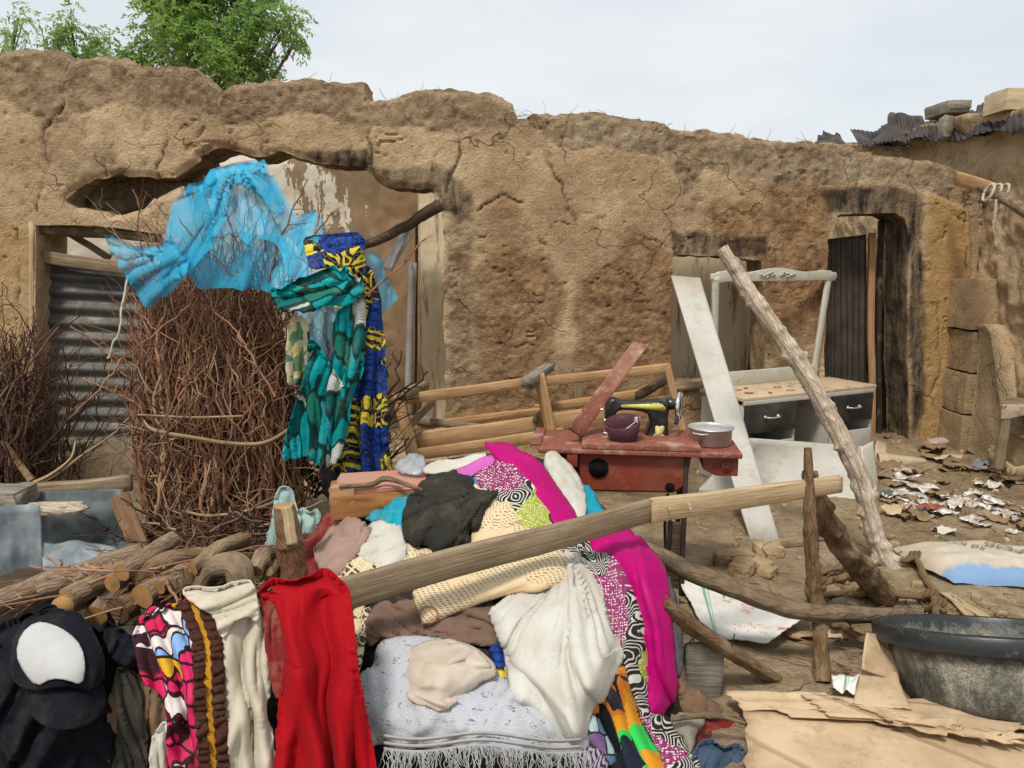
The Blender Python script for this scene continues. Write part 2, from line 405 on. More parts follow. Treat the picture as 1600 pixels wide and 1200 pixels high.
def axis(lo, hi, st, far):
    a = list(np.arange(lo, hi+1e-6, st)); d = st; p = hi
    while p < far: d *= 1.35; p += d; a.append(p)
    d = st; p = lo; b = []
    while p > -far: d *= 1.35; p -= d; b.append(p)
    return np.array(b[::-1]+a)
gx, gy = axis(-4.2, 4.4, .024, 300), axis(1.4, 7.6, .024, 300)
X_, Y_ = np.meshgrid(gx, gy); Z_ = ground_h(X_, Y_); ny, nx = X_.shape
idx = np.arange(ny*nx).reshape(ny, nx)
fq = np.stack([idx[:-1, :-1], idx[:-1, 1:], idx[1:, 1:], idx[1:, :-1]], -1).reshape(-1, 4)
g = NG('dirt'); p = g.geo(); n = g.no(p, 1.3, 8, .62); n2 = g.no(p, 9, 8, .7); n3 = g.no(p, 45, 4, .7); v = g.vo(g.warp(p, 5, .12), 26)
col = g.mi(g.rp(n, [(.36, 0), (.62, 1)]), (.33, .235, .135), (.52, .395, .245)); col = g.mi(g.rp(n2, [(.35, .7), (.53, 0)]), col, (.21, .14, .075))
col = g.mi(g.rp(n3, [(.56, 0), (.75, .6)]), col, (.56, .44, .29)); col = g.mi(g.rp(v, [(.05, .5), (.2, 0)]), col, (.3, .21, .12))
M['dirt'] = g.done(col, g.rp(n, [(.35, .55), (.6, .95)]), g.ma('ADD', g.ma('MULTIPLY', n2, 1.3), g.ma('MULTIPLY', n3, .6)), 1.0, .06)
tag(mesh('ground', np.stack([X_, Y_, Z_], -1), fq, M['dirt']), kind='structure')

def m_mud(name, warm=1.0):
    g = NG(name); p = g.ob(); r, b, e = g.at('ma')[:3]; pa, oc, dr = g.at('mb')[:3]
    n1 = g.no(p, 1.6, 7, .6); n2 = g.no(p, 9, 8, .68); n3 = g.no(p, 55, 4, .7); crk = g.vo(g.warp(g.warp(p, 2.5, .5), 9, .1), 1.9, 'DISTANCE_TO_EDGE'); pit = g.vo(g.warp(p, 9, .08), 24)
    stv = g.no(g.mp(g.warp(p, 3, .15), (15, 15, 1.6)), 1.0, 7, .7); fine = g.no(p, 34, 5, .7)
    col = g.mi(g.rp(n1, [(.40, 0), (.60, 1)]), (.37*warm, .255, .145), (.55*warm, .405, .245))
    col = g.mi(g.rp(n2, [(.34, .6), (.48, 0)]), col, (.24, .15, .075)); sm = g.no(g.mp(p, (3, 3, .8)), 1.0, 5, .6); col = g.mi(g.rp(sm, [(.5, 0), (.7, .45)]), col, (.22, .14, .075)); col = g.mi(g.rp(n3, [(.53, 0), (.68, .6)]), col, (.60, .46, .29))
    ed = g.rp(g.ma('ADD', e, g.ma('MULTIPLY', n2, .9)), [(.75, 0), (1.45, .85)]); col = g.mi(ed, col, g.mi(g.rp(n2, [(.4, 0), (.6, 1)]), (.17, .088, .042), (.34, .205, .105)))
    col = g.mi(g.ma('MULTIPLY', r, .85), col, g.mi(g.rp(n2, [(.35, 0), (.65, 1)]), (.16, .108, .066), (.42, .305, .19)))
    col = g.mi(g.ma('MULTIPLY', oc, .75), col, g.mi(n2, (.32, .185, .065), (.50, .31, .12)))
    col = g.mi(g.ma('MULTIPLY', pa, g.rp(stv, [(.44, 0), (.6, .6)])), col, (.42, .355, .26))
    cm = g.rp(g.no(p, 1.1, 3, .5), [(.44, 0), (.56, 1)]); crl = g.ma('MULTIPLY', cm, g.rp(crk, [(0, .8), (.012, 0)])); col = g.mi(crl, col, (.09, .055, .03))
    col = g.mi(g.rp(g.no(p, 70, 3, .7), [(.30, .5), (.40, 0)]), col, (.15, .095, .05)); col = g.mi(g.rp(pit, [(.05, .8), (.15, 0)]), col, (.12, .075, .04))
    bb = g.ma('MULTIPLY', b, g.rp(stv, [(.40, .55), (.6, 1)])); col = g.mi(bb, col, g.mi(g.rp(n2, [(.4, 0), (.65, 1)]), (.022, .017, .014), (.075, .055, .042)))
    col = g.mi(g.rp(dr, [(.3, 0), (1.0, .75)]), col, (.05, .035, .028))
    h = g.ma('ADD', g.ma('MULTIPLY', n2, 1.3), g.ma('MULTIPLY', n3, .7)); h = g.ma('SUBTRACT', h, g.ma('MULTIPLY', crl, .5))
    h = g.ma('ADD', h, g.rp(pit, [(.02, 0), (.16, .35)])); h = g.ma('ADD', h, g.ma('MULTIPLY', fine, g.ma('MAXIMUM', r, ed)))
    return g.done(col, .95, h, .75, .028, spec=.15)
M['mud'] = m_mud('mud')

TOP = [(-560, 60), (-300, 95), (-120, 70), (0, 80), (35, 79), (45, 74), (77, 75), (101, 93), (130, 89), (165, 86), (189, 91), (210, 100), (245, 105), (266, 100), (297, 105), (315, 122), (325, 135), (340, 140), (371, 130), (420, 126),
       (472, 123), (525, 126), (570, 129), (572, 156), (600, 155), (627, 149), (660, 141), (700, 139), (760, 144), (800, 160), (808, 182), (823, 185), (834, 176), (855, 175), (890, 177), (918, 173), (939, 176), (960, 181), (1000, 186), (1040, 193),
       (1050, 202), (1085, 206), (1110, 205), (1162, 209), (1170, 217), (1190, 216), (1215, 223), (1250, 223), (1267, 220), (1292, 228), (1320, 225), (1348, 235), (1376, 242), (1411, 246), (1442, 249), (1477, 255), (1491, 260), (1512, 275)]
LOW = [(-560, 170), (0, 165), (60, 192), (110, 186), (180, 166), (250, 168), (320, 190), (380, 198), (480, 172), (560, 203), (640, 207), (700, 202), (760, 204), (820, 190), (870, 230), (950, 228), (1040, 252), (1078, 300), (1100, 268), (1160, 275), (1220, 290), (1290, 290), (1340, 282), (1420, 292), (1512, 312)]
HA = [(56, 352), (150, 352), (252, 366), (247, 716), (56, 722)]
HB = [(101, 311), (115, 300), (147, 280), (182, 273), (238, 277), (273, 278), (290, 266), (311, 250), (308, 241), (332, 234), (353, 232), (385, 241), (409, 245), (434, 236), (455, 240), (470, 250), (494, 255), (568, 260), (585, 279), (603, 290),
      (645, 295), (672, 298), (682, 314), (690, 323), (693, 395), (690, 430), (695, 465), (690, 500), (697, 552), (694, 600), (702, 715), (298, 715), (300, 330), (284, 291), (262, 300), (245, 310), (224, 326), (189, 336), (150, 332), (115, 326)]
HC = [(1051, 402), (1060, 398), (1120, 400), (1190, 408), (1197, 500), (1194, 602), (1050, 604), (1047, 500)]
HD = [(1294, 372), (1298, 348), (1312, 334), (1400, 333), (1414, 342), (1420, 380), (1418, 500), (1422, 715), (1290, 722), (1288, 560)]
def w2(pl):
    a = np.array(pl, float); q = onwall(a[:, 0], a[:, 1]); return q[:, [0, 2]]
top = w2(TOP); outer = np.vstack([top, [[3.75, top[-1, 1]], [3.75, -.3], [top[0, 0], -.3]]])
outer = roughen(roughen(outer, .02, .020, 9, 3), .012, .016, 26, 13)
holes = [roughen(w2(HA), .03, .006, 6, 4), roughen(w2(HB), .02, .03, 8, 5), roughen(w2(HC), .03, .012, 8, 6), roughen(w2(HD), .03, .012, 8, 7)]
def polymask(pl, x, z, soft=.06, ns=.05, fr=5, seed=0, closed=True):
    d, _, _ = near_poly(w2(pl), x, z); d = d+ns*fbm(x*fr, z*fr, 0, 3, seed); return sst(soft, -soft, d)
def ell(cx, cy, rx, ry, x, z, ns=.5, fr=3, seed=0):
    q = w2([(cx, cy), (cx+rx, cy), (cx, cy+ry)]); r = np.hypot((x-q[0, 0])/(q[1, 0]-q[0, 0]), (z-q[0, 1])/(q[0, 1]-q[2, 1]))
    return sst(1.6, .3, r+ns*fbm(x*fr, z*fr, 0, 3, seed))
def grid_shell(outer, holes, st, x0, x1, z0, z1):
    xs = np.arange(x0, x1+st, st); zs = np.arange(z0, z1+st, st); X, Z = np.meshgrid(xs, zs); sh = X.shape
    x, z = X.ravel(), Z.ravel()
    cx, cz = (X[:-1, :-1]+st/2).ravel(), (Z[:-1, :-1]+st/2).ravel()
    so, _, _ = near_poly(outer, cx, cz); keep = so < 0
    for h in holes:
        bb = (cx > h[:, 0].min()-st) & (cx < h[:, 0].max()+st) & (cz > h[:, 1].min()-st) & (cz < h[:, 1].max()+st)
        s = np.full(cx.shape, 9.0); s[bb] = near_poly(h, cx[bb], cz[bb])[0]; keep &= s > 0
    id_ = np.arange(x.size).reshape(sh)
    q = np.stack([id_[:-1, :-1], id_[:-1, 1:], id_[1:, 1:], id_[1:, :-1]], -1).reshape(-1, 4)[keep]
    used = np.zeros(x.size, bool); used[q.ravel()] = True; cnt = np.bincount(q.ravel(), minlength=x.size)
    bd = used & (cnt < 4)
    bi = np.where(bd)[0]; bestd = np.full(len(bi), 9.0); nx_, nz_ = x[bi].copy(), z[bi].copy()
    for pl in [outer]+holes:
        d, ax, az = near_poly(pl, x[bi], z[bi]); d = np.abs(d); m = d < bestd
        bestd = np.where(m, d, bestd); nx_ = np.where(m, ax, nx_); nz_ = np.where(m, az, nz_)
    ok = bestd < st*1.3; x[bi] = np.where(ok, nx_, x[bi]); z[bi] = np.where(ok, nz_, z[bi])
    rm = -np.ones(x.size, int); rm[used] = np.arange(used.sum()); q = rm[q]; x, z = x[used], z[used]
    e = np.vstack([q[:, [0, 1]], q[:, [1, 2]], q[:, [2, 3]], q[:, [3, 0]]]); key = e[:, 0].astype(np.int64)*x.size+e[:, 1]; rkey = e[:, 1].astype(np.int64)*x.size+e[:, 0]
    be = e[~np.isin(key, rkey)]
    return x, z, q, be
ST = .0165
x, z, q, be = grid_shell(outer, holes, ST, top[0, 0], 3.75, -.3, 3.4)
N = len(x)
low = w2(LOW); lowz = np.interp(x, low[:, 0], low[:, 1]); topz = np.interp(x, top[:, 0], top[:, 1])
rough = sst(-.014, .014, z-lowz+.09*fbm(x*4, z*4, 0, 5, 21, .6)); rough *= np.clip(.65+.7*vn(x*2.2, z*2.2, 0, 22), 0, 1)
rough = np.maximum(rough, .9*polymask([(696, 305), (737, 305), (740, 640), (700, 690), (696, 500)], x, z, .03, .04, 9, 23))
rough = np.maximum(rough, .8*polymask([(1072, 250), (1100, 270), (1092, 300), (1082, 350), (1074, 350), (1068, 300)], x, z, .02, .03, 9, 24))
rough = np.maximum(rough, .8*polymask([(100, 185), (180, 195), (200, 280), (110, 300), (70, 240)], x, z, .06, .09, 6, 25)*vn(x*5, z*5, 0, 3))
burnt = polymask([(1300, 292), (1400, 288), (1440, 305), (1444, 640), (1425, 700), (1418, 340), (1290, 335), (1284, 300)], x, z, .025, .04, 7, 31)
burnt = np.maximum(burnt, polymask([(470, 236), (575, 232), (585, 275), (494, 256)], x, z, .02, .02, 9, 32))
burnt = np.maximum(burnt, .8*polymask([(575, 262), (700, 262), (735, 300), (735, 345), (690, 330), (680, 300), (600, 292)], x, z, .02, .05, 9, 33))
burnt = np.maximum(burnt, .9*polymask([(1052, 362), (1200, 368), (1200, 402), (1050, 402)], x, z, .02, .03, 9, 34))
burnt = np.maximum(burnt, .75*ell(1395, 590, 22, 60, x, z, .7, 8, 35))
red = ell(800, 470, 75, 130, x, z, .5, 3, 41)
red = np.maximum(red, ell(985, 500, 85, 130, x, z, .5, 3, 42)); red = np.maximum(red, .9*ell(880, 640, 190, 55, x, z, .5, 3, 43))
red = np.maximum(red, ell(1160, 350, 60, 40, x, z, .5, 4, 44)); red = np.maximum(red, ell(1245, 400, 60, 180, x, z, .3, 4, 45)); red = np.maximum(red, .6*ell(720, 450, 25, 120, x, z, .4, 4, 46))
pale = polymask([(900, 185), (1040, 200), (1050, 235), (900, 225)], x, z, .03, .06, 6, 51)
pale = np.maximum(pale, polymask([(1100, 215), (1480, 262), (1490, 300), (1300, 280), (1160, 262)], x, z, .03, .05, 6, 52))
pale = np.maximum(pale, .5*polymask([(1290, 292), (1440, 295), (1440, 660), (1420, 660), (1418, 340), (1290, 335)], x, z, .03, .03, 6, 53))
och = polymask([(1448, 300), (1512, 330), (1520, 720), (1430, 720)], x, z, .015, .012, 5, 61); och = np.maximum(och, .6*polymask([(0, 350), (50, 360), (50, 700), (0, 700)], x, z, .03, .03, 5, 62))
och = np.maximum(och, .5*polymask([(700, 640), (1050, 640), (1050, 720), (700, 720)], x, z, .03, .03, 5, 62))
crack_dark = .0*x
CRK = [[(250, 300), (246, 262), (262, 222), (258, 190), (272, 160)], [(164, 272), (170, 235), (190, 205), (184, 150), (190, 110)], [(60, 330), (75, 260), (70, 210), (98, 150), (104, 95)], [(846, 182), (852, 232), (880, 290), (905, 360)], [(1072, 262), (1068, 330), (1080, 372)], [(745, 330), (790, 300), (850, 330), (880, 380)], [(330, 235), (325, 190), (340, 140)], [(575, 258), (580, 200), (573, 150)], [(700, 300), (720, 240), (712, 180)], [(960, 300), (985, 260), (975, 205)], [(1215, 290), (1222, 250), (1216, 222)], [(1340, 286), (1346, 255), (1342, 236)], [(1505, 320), (1508, 450), (1500, 560), (1506, 700)], [(20, 480), (38, 420), (30, 360)], [(1090, 470), (1120, 520), (1110, 600)], [(1440, 650), (1470, 560), (1460, 470)]]
ckm = np.zeros(N)
for i_, pl_ in enumerate(CRK):
    q_ = w2(pl_); m_ = (x > q_[:, 0].min()-.15) & (x < q_[:, 0].max()+.15) & (z > q_[:, 1].min()-.1) & (z < q_[:, 1].max()+.1)
    xx, zz_ = x[m_]+.05*fbm(x[m_]*6, z[m_]*6, i_, 4, 301), z[m_]+.05*fbm(x[m_]*6, z[m_]*6, i_+9, 4, 302); ckm[m_] = np.maximum(ckm[m_], sst(.016, .003, near_poly(q_, xx, zz_, False)[0].__abs__())*np.clip(1.5*vn(xx*5, zz_*5, 0, 303)-.15, .1, 1))
crack_dark = ckm  # crack mask, darkens the wall colour along the crack lines
# displacement of the front face (negative = towards the viewer)
d = -.018*fbm(x*.9, z*.9, 0, 3, 71)-.008*fbm(x*5, z*5, 0, 4, 72)
f1, f2 = worley(x*10+.6*fbm(x*4, z*4, 0, 3, 73), z*10, 74); clod = sst(0, .35, f2-f1)
d += rough*(.018-.004*clod-.030*fbm(x*5, z*7, 1.2, 6, 75, .68)-.018*fbm(x*30, z*30, 1.2, 3, 79, .6))
f1, f2 = worley(x*15+.5*fbm(x*9, z*9, 0, 2, 76), z*15, 77); d += red*(.010-.010*sst(0, .4, f2-f1)-.014*fbm(x*12, z*12, 0, 4, 78, .6))
f1, f2 = worley(x*5.5, z*5.5, 401); d += .018*sst(.11, .03, f1)*(vn(x*3, z*3, 0, 402) > .62)*(1-rough); f1, f2 = worley(x*13, z*13, 403); d += .007*sst(.14, .05, f1)*(vn(x*4, z*4, 0, 404) > .55); d += -.006*fbm(x*16, z*16, 0, 4, 405, .6)
d += .02*burnt*fbm(x*9, z*5, 0, 3, 80); d += -.03*och*sst(0, 1, x)
w = np.abs(fbm(x*2.4, z*2.4, 5, 4, 81)); crack = sst(.018, .0, w)*(1-rough)*sst(.45, .6, vn(x*1.3, z*1.3, 0, 82)); d += .02*crack+.02*ckm
hd, _, _ = near_poly(holes[1], x, z); d += .03*sst(.05, .0, hd)*(.3+vn(x*12, z*12, 0, 83)); 
td = topz-z; d += .02*sst(.04, .0, td)*(.6+.6*vn(x*8, z*8, 0, 84))
TH = .40
yf = WA+WB*x+d; yb = WA+WB*x+TH+.03*fbm(x*3, z*3, 0, 4, 90)-.06*sst(.09, 0, td)
# bed the side walls of the shell with intermediate rings so that reveals are lumpy too
vv = [np.stack([x, yf, z], 1), np.stack([x, yb, z], 1)]
bn = np.unique(be.ravel()); mp_ = -np.ones(N, int); mp_[bn] = np.arange(len(bn)); K = 9; rings = []; base = 2*N
for k in range(1, K):
    t = k/K; bx, bz = x[bn], z[bn]; yy = yf[bn]*(1-t)+yb[bn]*t
    nzx = .02*fbm(bx*7+yy*7, bz*7, yy*6, 4, 91); nzz = .035*fbm(bx*8, bz*8+4, yy*8, 4, 92)+.012*np.sin(t*PI)*(bz > topz[bn]-.12)
    vv.append(np.stack([bx+nzx, yy, bz+nzz], 1)); rings.append(base+(k-1)*len(bn))
fs = [q[:, ::1], q[:, ::-1]+N]
a, b = be[:, 0], be[:, 1]; prev = (a, b)
for k in range(1, K):
    ca, cb = rings[k-1]+mp_[a], rings[k-1]+mp_[b]; fs.append(np.stack([prev[1], prev[0], ca, cb], 1)); prev = (ca, cb)
fs.append(np.stack([prev[1], prev[0], a+N, b+N], 1))
V_ = np.vstack(vv); F_ = np.vstack(fs); rep = lambda q_: np.concatenate([q_, q_*.6]+[q_[bn]]*(K-1))
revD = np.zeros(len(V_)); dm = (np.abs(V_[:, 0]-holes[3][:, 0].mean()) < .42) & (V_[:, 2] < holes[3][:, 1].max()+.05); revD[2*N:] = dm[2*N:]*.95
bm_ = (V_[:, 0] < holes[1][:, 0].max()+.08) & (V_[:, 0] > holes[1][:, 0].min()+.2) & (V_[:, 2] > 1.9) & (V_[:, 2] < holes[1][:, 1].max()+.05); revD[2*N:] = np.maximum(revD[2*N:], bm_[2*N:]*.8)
ma_ = np.stack([np.maximum(rep(rough), np.r_[np.zeros(2*N), np.full(len(V_)-2*N, .6)]), np.maximum(rep(burnt), revD), rep(red)], 1); mb_ = np.stack([rep(pale), rep(och), rep(crack_dark)], 1)
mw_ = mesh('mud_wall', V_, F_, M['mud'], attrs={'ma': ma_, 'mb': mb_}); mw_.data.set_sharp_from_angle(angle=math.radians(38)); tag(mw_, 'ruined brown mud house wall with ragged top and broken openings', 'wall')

def simple_wall(name, label, p0, p1, zt, th, m, seed, amp=.03, st=.04, attrs=None, cat='wall', topamp=.08, z0=-.2):
    """free mud wall between two ground points, zt(s) gives height"""
    p0, p1 = np.array(p0[:2], float), np.array(p1[:2], float); L = np.linalg.norm(p1-p0); dr = (p1-p0)/L; nr = np.array([dr[1], -dr[0]])
    ns = int(L/st)+1; s = np.linspace(0, L, ns); H = np.array([zt(q) for q in s])+topamp*fbm(s*2.5, seed, 0, 4, seed); nz = int((H.max()-z0)/st)+1
    S, T = np.meshgrid(s, np.linspace(0, 1, nz)); Zc = z0+T*(H[None, :]-z0); sh = S.shape
    d1 = amp*fbm(S*1.5, Zc*1.5, 0, 3, seed)+amp*.7*fbm(S*7, Zc*7, 0, 5, seed+1, .6)-.05*sst(.93, 1, T)
    def side(off, d): return np.stack([p0[0]+dr[0]*S+nr[0]*(off+d), p0[1]+dr[1]*S+nr[1]*(off+d), Zc], -1).reshape(-1, 3)
    A, B = side(0, d1), side(-th, -d1*.7); id_ = np.arange(S.size).reshape(sh); n = S.size
    q = np.stack([id_[:-1, :-1], id_[:-1, 1:], id_[1:, 1:], id_[1:, :-1]], -1).reshape(-1, 4); f = [q, q[:, ::-1]+n]
    tr = np.stack([id_[-1, :-1], id_[-1, 1:], id_[-1, 1:]+n, id_[-1, :-1]+n], 1); f.append(tr)
    for c in (0, -1): f.append(np.stack([id_[:-1, c], id_[1:, c], id_[1:, c]+n, id_[:-1, c]+n], 1)[:, ::(1 if c else -1)])
    att = attrs(S.ravel(), Zc.ravel(), T.ravel()) if attrs else (np.zeros((n, 3)), np.zeros((n, 3)))
    return tag(mesh(name, np.vstack([A, B]), np.vstack(f), m, smooth=True, attrs={'ma': np.vstack([att[0]]*2), 'mb': np.vstack([att[1]]*2)}), label, cat)
# side wall of the compound, along x = 3.75
SX = 3.75
sp = [onX(px, py, SX) for px, py in ((1290, 222), (1345, 225), (1400, 212), (1450, 195), (1520, 182), (1600, 170))]
sy = np.array([q[1] for q in sp])[::-1]; sz = np.array([q[2] for q in sp])[::-1]
def sattr(S, Z, T):
    r = np.clip(.30+.8*fbm(S*1.5, Z*1.5, 0, 3, 5), 0, 1)*sst(1.35, 1.6, Z); b = .5*sst(.55, .7, vn(S*2, Z*2, 0, 8)); e = .35+0*S
    return np.stack([r, b*0.25*(Z > 2.1), e*.4], 1), np.stack([.5*sst(.5, .7, vn(S*3, Z*3, 0, 9)), 0*S, 0*S], 1)
simple_wall('side_wall', 'eroded brown mud side wall under the burnt roof sheets at right', (SX, 3.3), (SX, 9.6), lambda s: float(np.interp(s+3.3, sy, sz)), -.4, M['mud'], 101, .08, .024, sattr, topamp=.03)
# walls of the roofless rooms behind
g = NG('plaster'); p = g.ob(); n1 = g.no(g.warp(p, 3, .3), 2.6, 8, .62); n2 = g.no(g.mp(p, (9, 9, 3)), 1, 7, .7); n3 = g.no(p, 30, 4, .6); pc, pz, pd = g.at('mb')[:3]
msk = g.rp(g.ma('ADD', g.ma('MULTIPLY', g.ma('ADD', n1, n2), .5), g.ma('MULTIPLY', pc, .35)), [(.655, 0), (.672, 1)])
col = g.mi(msk, g.mi(n2, (.17, .11, .062), (.36, .25, .15)), g.mi(n3, (.50, .44, .34), (.74, .69, .58)))
M['plaster'] = g.done(col, .9, g.ma('ADD', msk, g.ma('MULTIPLY', n2, 1.2)), .7, .012)
g = NG('peeling_paint'); p = g.ob(); n1 = g.no(g.mp(p, (10, 10, 1.2)), 1, 7, .7); n2 = g.no(p, 12, 6, .65)
col = g.mi(g.rp(n1, [(.36, 0), (.46, 1)]), g.mi(n2, (.14, .085, .04), (.28, .18, .09)), g.mi(n2, (.60, .48, .31), (.76, .66, .48)))
M['peel'] = g.done(col, .9, n1, .8, .015)
bw0, bw1 = P(-120, 500, 7.5), P(760, 500, 7.5); bxs = [P(q_, 500, 7.5).x for q_ in (250, 300, 430, 540, 560)]
def pat(S, Z, T):
    x = bw0.x+S; c = np.interp(x, bxs, [.78, .76, .70, .50, .02]); c = np.where(Z < 1.55, np.minimum(c, .62), c); c = np.where(x < bxs[0], .75, c); return np.zeros((len(S), 3)), np.stack([c+.22*fbm(x*2, Z*2, 0, 3, 4), 0*S, 0*S], 1)
simple_wall('back_wall', 'far room wall with flaking white plaster seen through the big hole', (bw0.x, 7.5), (bw1.x, 7.5), lambda s: 2.62, .3, M['plaster'], 111, .03, .03, pat, topamp=.1)
a0 = P(656, 500, 7.0); a1 = P(740, 500, 7.0)
simple_wall('partition_wall', 'pale plastered wall stub inside the big hole', (a0.x, 7.0), (a1.x+.3, 7.0), lambda s: 2.5, .45, M['peel'], 117, .02, .025, lambda S, Z, T: (np.zeros((len(S), 3)), np.stack([.5+0*S, 0*S, 0*S], 1)), topamp=.03)
a0 = P(1030, 500, 7.0); a1 = P(1172, 500, 7.0); a2 = P(1330, 500, 7.05)
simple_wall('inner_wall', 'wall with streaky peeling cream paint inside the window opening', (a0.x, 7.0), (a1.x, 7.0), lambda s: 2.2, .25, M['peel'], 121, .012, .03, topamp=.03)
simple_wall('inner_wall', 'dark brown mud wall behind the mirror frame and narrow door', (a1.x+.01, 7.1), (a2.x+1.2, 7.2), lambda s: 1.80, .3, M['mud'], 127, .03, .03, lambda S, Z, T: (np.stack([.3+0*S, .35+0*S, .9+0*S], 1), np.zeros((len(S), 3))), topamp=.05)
# broken inner leaf of mud in the recess above the left lintel
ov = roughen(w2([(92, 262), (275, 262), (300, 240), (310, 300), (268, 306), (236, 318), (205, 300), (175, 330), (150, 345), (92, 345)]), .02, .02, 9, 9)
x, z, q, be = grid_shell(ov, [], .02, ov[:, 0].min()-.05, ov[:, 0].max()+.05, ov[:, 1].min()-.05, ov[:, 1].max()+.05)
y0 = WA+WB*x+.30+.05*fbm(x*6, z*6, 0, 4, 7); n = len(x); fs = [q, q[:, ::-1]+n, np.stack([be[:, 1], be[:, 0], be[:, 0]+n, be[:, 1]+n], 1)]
lf = mesh('mud_lump', np.vstack([np.stack([x, y0, z], 1), np.stack([x, y0+.1, z], 1)]), np.vstack(fs), M['mud'], attrs={'ma': np.tile([.7, .75, .2], (2*n, 1)), 'mb': np.zeros((2*n, 3))})  # mud colour set darker all over through the mask values
tag(lf, 'dark broken lump of mud inside the torn recess above the left doorway', 'mud lump')

# pillar of mud blocks
e = empty('block_pillar', 'stacked mud block pillar standing in the right corner', 'pillar', (P(1538, 690, 5.9).x, 5.95, 0))
px0, px1 = P(1508, 560, 5.95).x, P(1566, 560, 5.95).x
zz = [0, .40, .73, 1.06, 1.46]
for k in range(4):
    st = .03; bm = []
    cx = (px0+px1)/2+.012*((k*7) % 3-1); wd, dp, hh = (px1-px0), .34, zz[k+1]-zz[k]-.012
    V = []; F = []
    def face(o, u, vv_, nu, nv):
        b0 = len(V)
        for i in range(nv+1):
            for j in range(nu+1):
                V.append(np.array(o)+np.array(u)*j/nu+np.array(vv_)*i/nv)
        for i in range(nv):
            for j in range(nu): a_ = b0+i*(nu+1)+j; F.append((a_, a_+1, a_+nu+2, a_+nu+1))
    o = np.array([cx-wd/2, 5.9, zz[k]]); face(o, (wd, 0, 0), (0, 0, hh), 12, 14); face(o+[0, dp, 0], (0, -dp, 0), (0, 0, hh), 12, 14); face(o+[wd, 0, 0], (0, dp, 0), (0, 0, hh), 12, 14)
    face(o+[0, 0, hh], (wd, 0, 0), (0, dp, 0), 12, 12); V = np.array(V); c = o+np.array([wd, dp, hh])/2; r = (V-c)/(np.array([wd, dp, hh])/2)
    sh = 1-.05*np.clip(np.sort(np.abs(r), 1)[:, 1]-.75, 0, 1)**1*4*.35
    V = c+(V-c)*sh[:, None]; V += .012*np.stack([fbm(V[:, 0]*9+k, V[:, 1]*9, V[:, 2]*9, 4, 200+i) for i in range(3)], 1)
    n = len(V); mesh('block', V, F, M['mud'], e, attrs={'ma': np.tile([.25, .05, .15], (n, 1)), 'mb': np.tile([.25, .3, 0], (n, 1))})
# low ruined wall stub to the right of it
simple_wall('wall_stub', 'low rounded remnant of mud wall beside the block pillar', (P(1566, 600, 5.9).x, 5.9), (P(1566, 600, 5.9).x+.02, 5.0), lambda s: 1.12-.75*sst(.1, .5, s), -.22, M['mud'], 131, .03, .03, topamp=.03)

# ---------------- trees ----------------
g = NG('leaf'); n = g.no(g.geo(), 1.1, 3, .5); n2 = g.no(g.geo(), 9, 2, .5)
col = g.mi(g.rp(n, [(.38, 0), (.62, 1)]), (.15, .29, .065), (.27, .43, .11)); col = g.mi(g.rp(n2, [(.4, .0), (.62, .6)]), col, (.32, .45, .13))
g.done(col, .55, spec=.3); tb = g.nd('ShaderNodeBsdfTranslucent'); g.ln(col, tb.inputs[0]); mxs = g.nd('ShaderNodeMixShader'); mxs.inputs[0].default_value = .5
g.ln(g.b.outputs[0], mxs.inputs[1]); g.ln(tb.outputs[0], mxs.inputs[2]); g.ln(mxs.outputs[0], g.t.nodes['Material Output'].inputs[0]); M['leaf'] = g.m
M['treebark'] = m_bark('tree_bark', (.2, .16, .11), (.08, .06, .04), .5)
def fronds(cent, direc, nl=11, L=.26, seed=0):
    """pinnate leaves: arrays of quads"""
    r = np.random.default_rng(seed); n = len(cent); V = []; k0 = 0
    d = direc/np.linalg.norm(direc, axis=1, keepdims=True); up = np.array([0, 0, 1.0]); sd_ = np.cross(d, up)+.3*r.normal(size=(n, 3)); sd_ /= np.linalg.norm(sd_, axis=1, keepdims=True)
    Ls = L*r.uniform(.6, 1.2, n)[:, None]
    for j in range(nl):
        t = (j+1)/nl; s = 1 if j % 2 else -1; bp = cent+d*Ls*t+np.array([0, 0, -1.0])*Ls*.35*t*t
        ld = d*.55+sd_*s*.8+np.array([0, 0, -.35]); ld += .25*r.normal(size=(n, 3)); ld /= np.linalg.norm(ld, axis=1, keepdims=True)
        ll = .10*r.uniform(.7, 1.3, n)[:, None]; wv_ = np.cross(ld, up+.6*r.normal(size=(n, 3))); wv_ /= np.linalg.norm(wv_, axis=1, keepdims=True); wv_ *= .015
        V.append(np.stack([bp, bp+ld*ll*.45+wv_*1.2, bp+ld*ll, bp+ld*ll*.45-wv_*1.2], 1))
    V = np.concatenate(V, 0); return V.reshape(-1, 3), np.arange(len(V)*4).reshape(-1, 4)
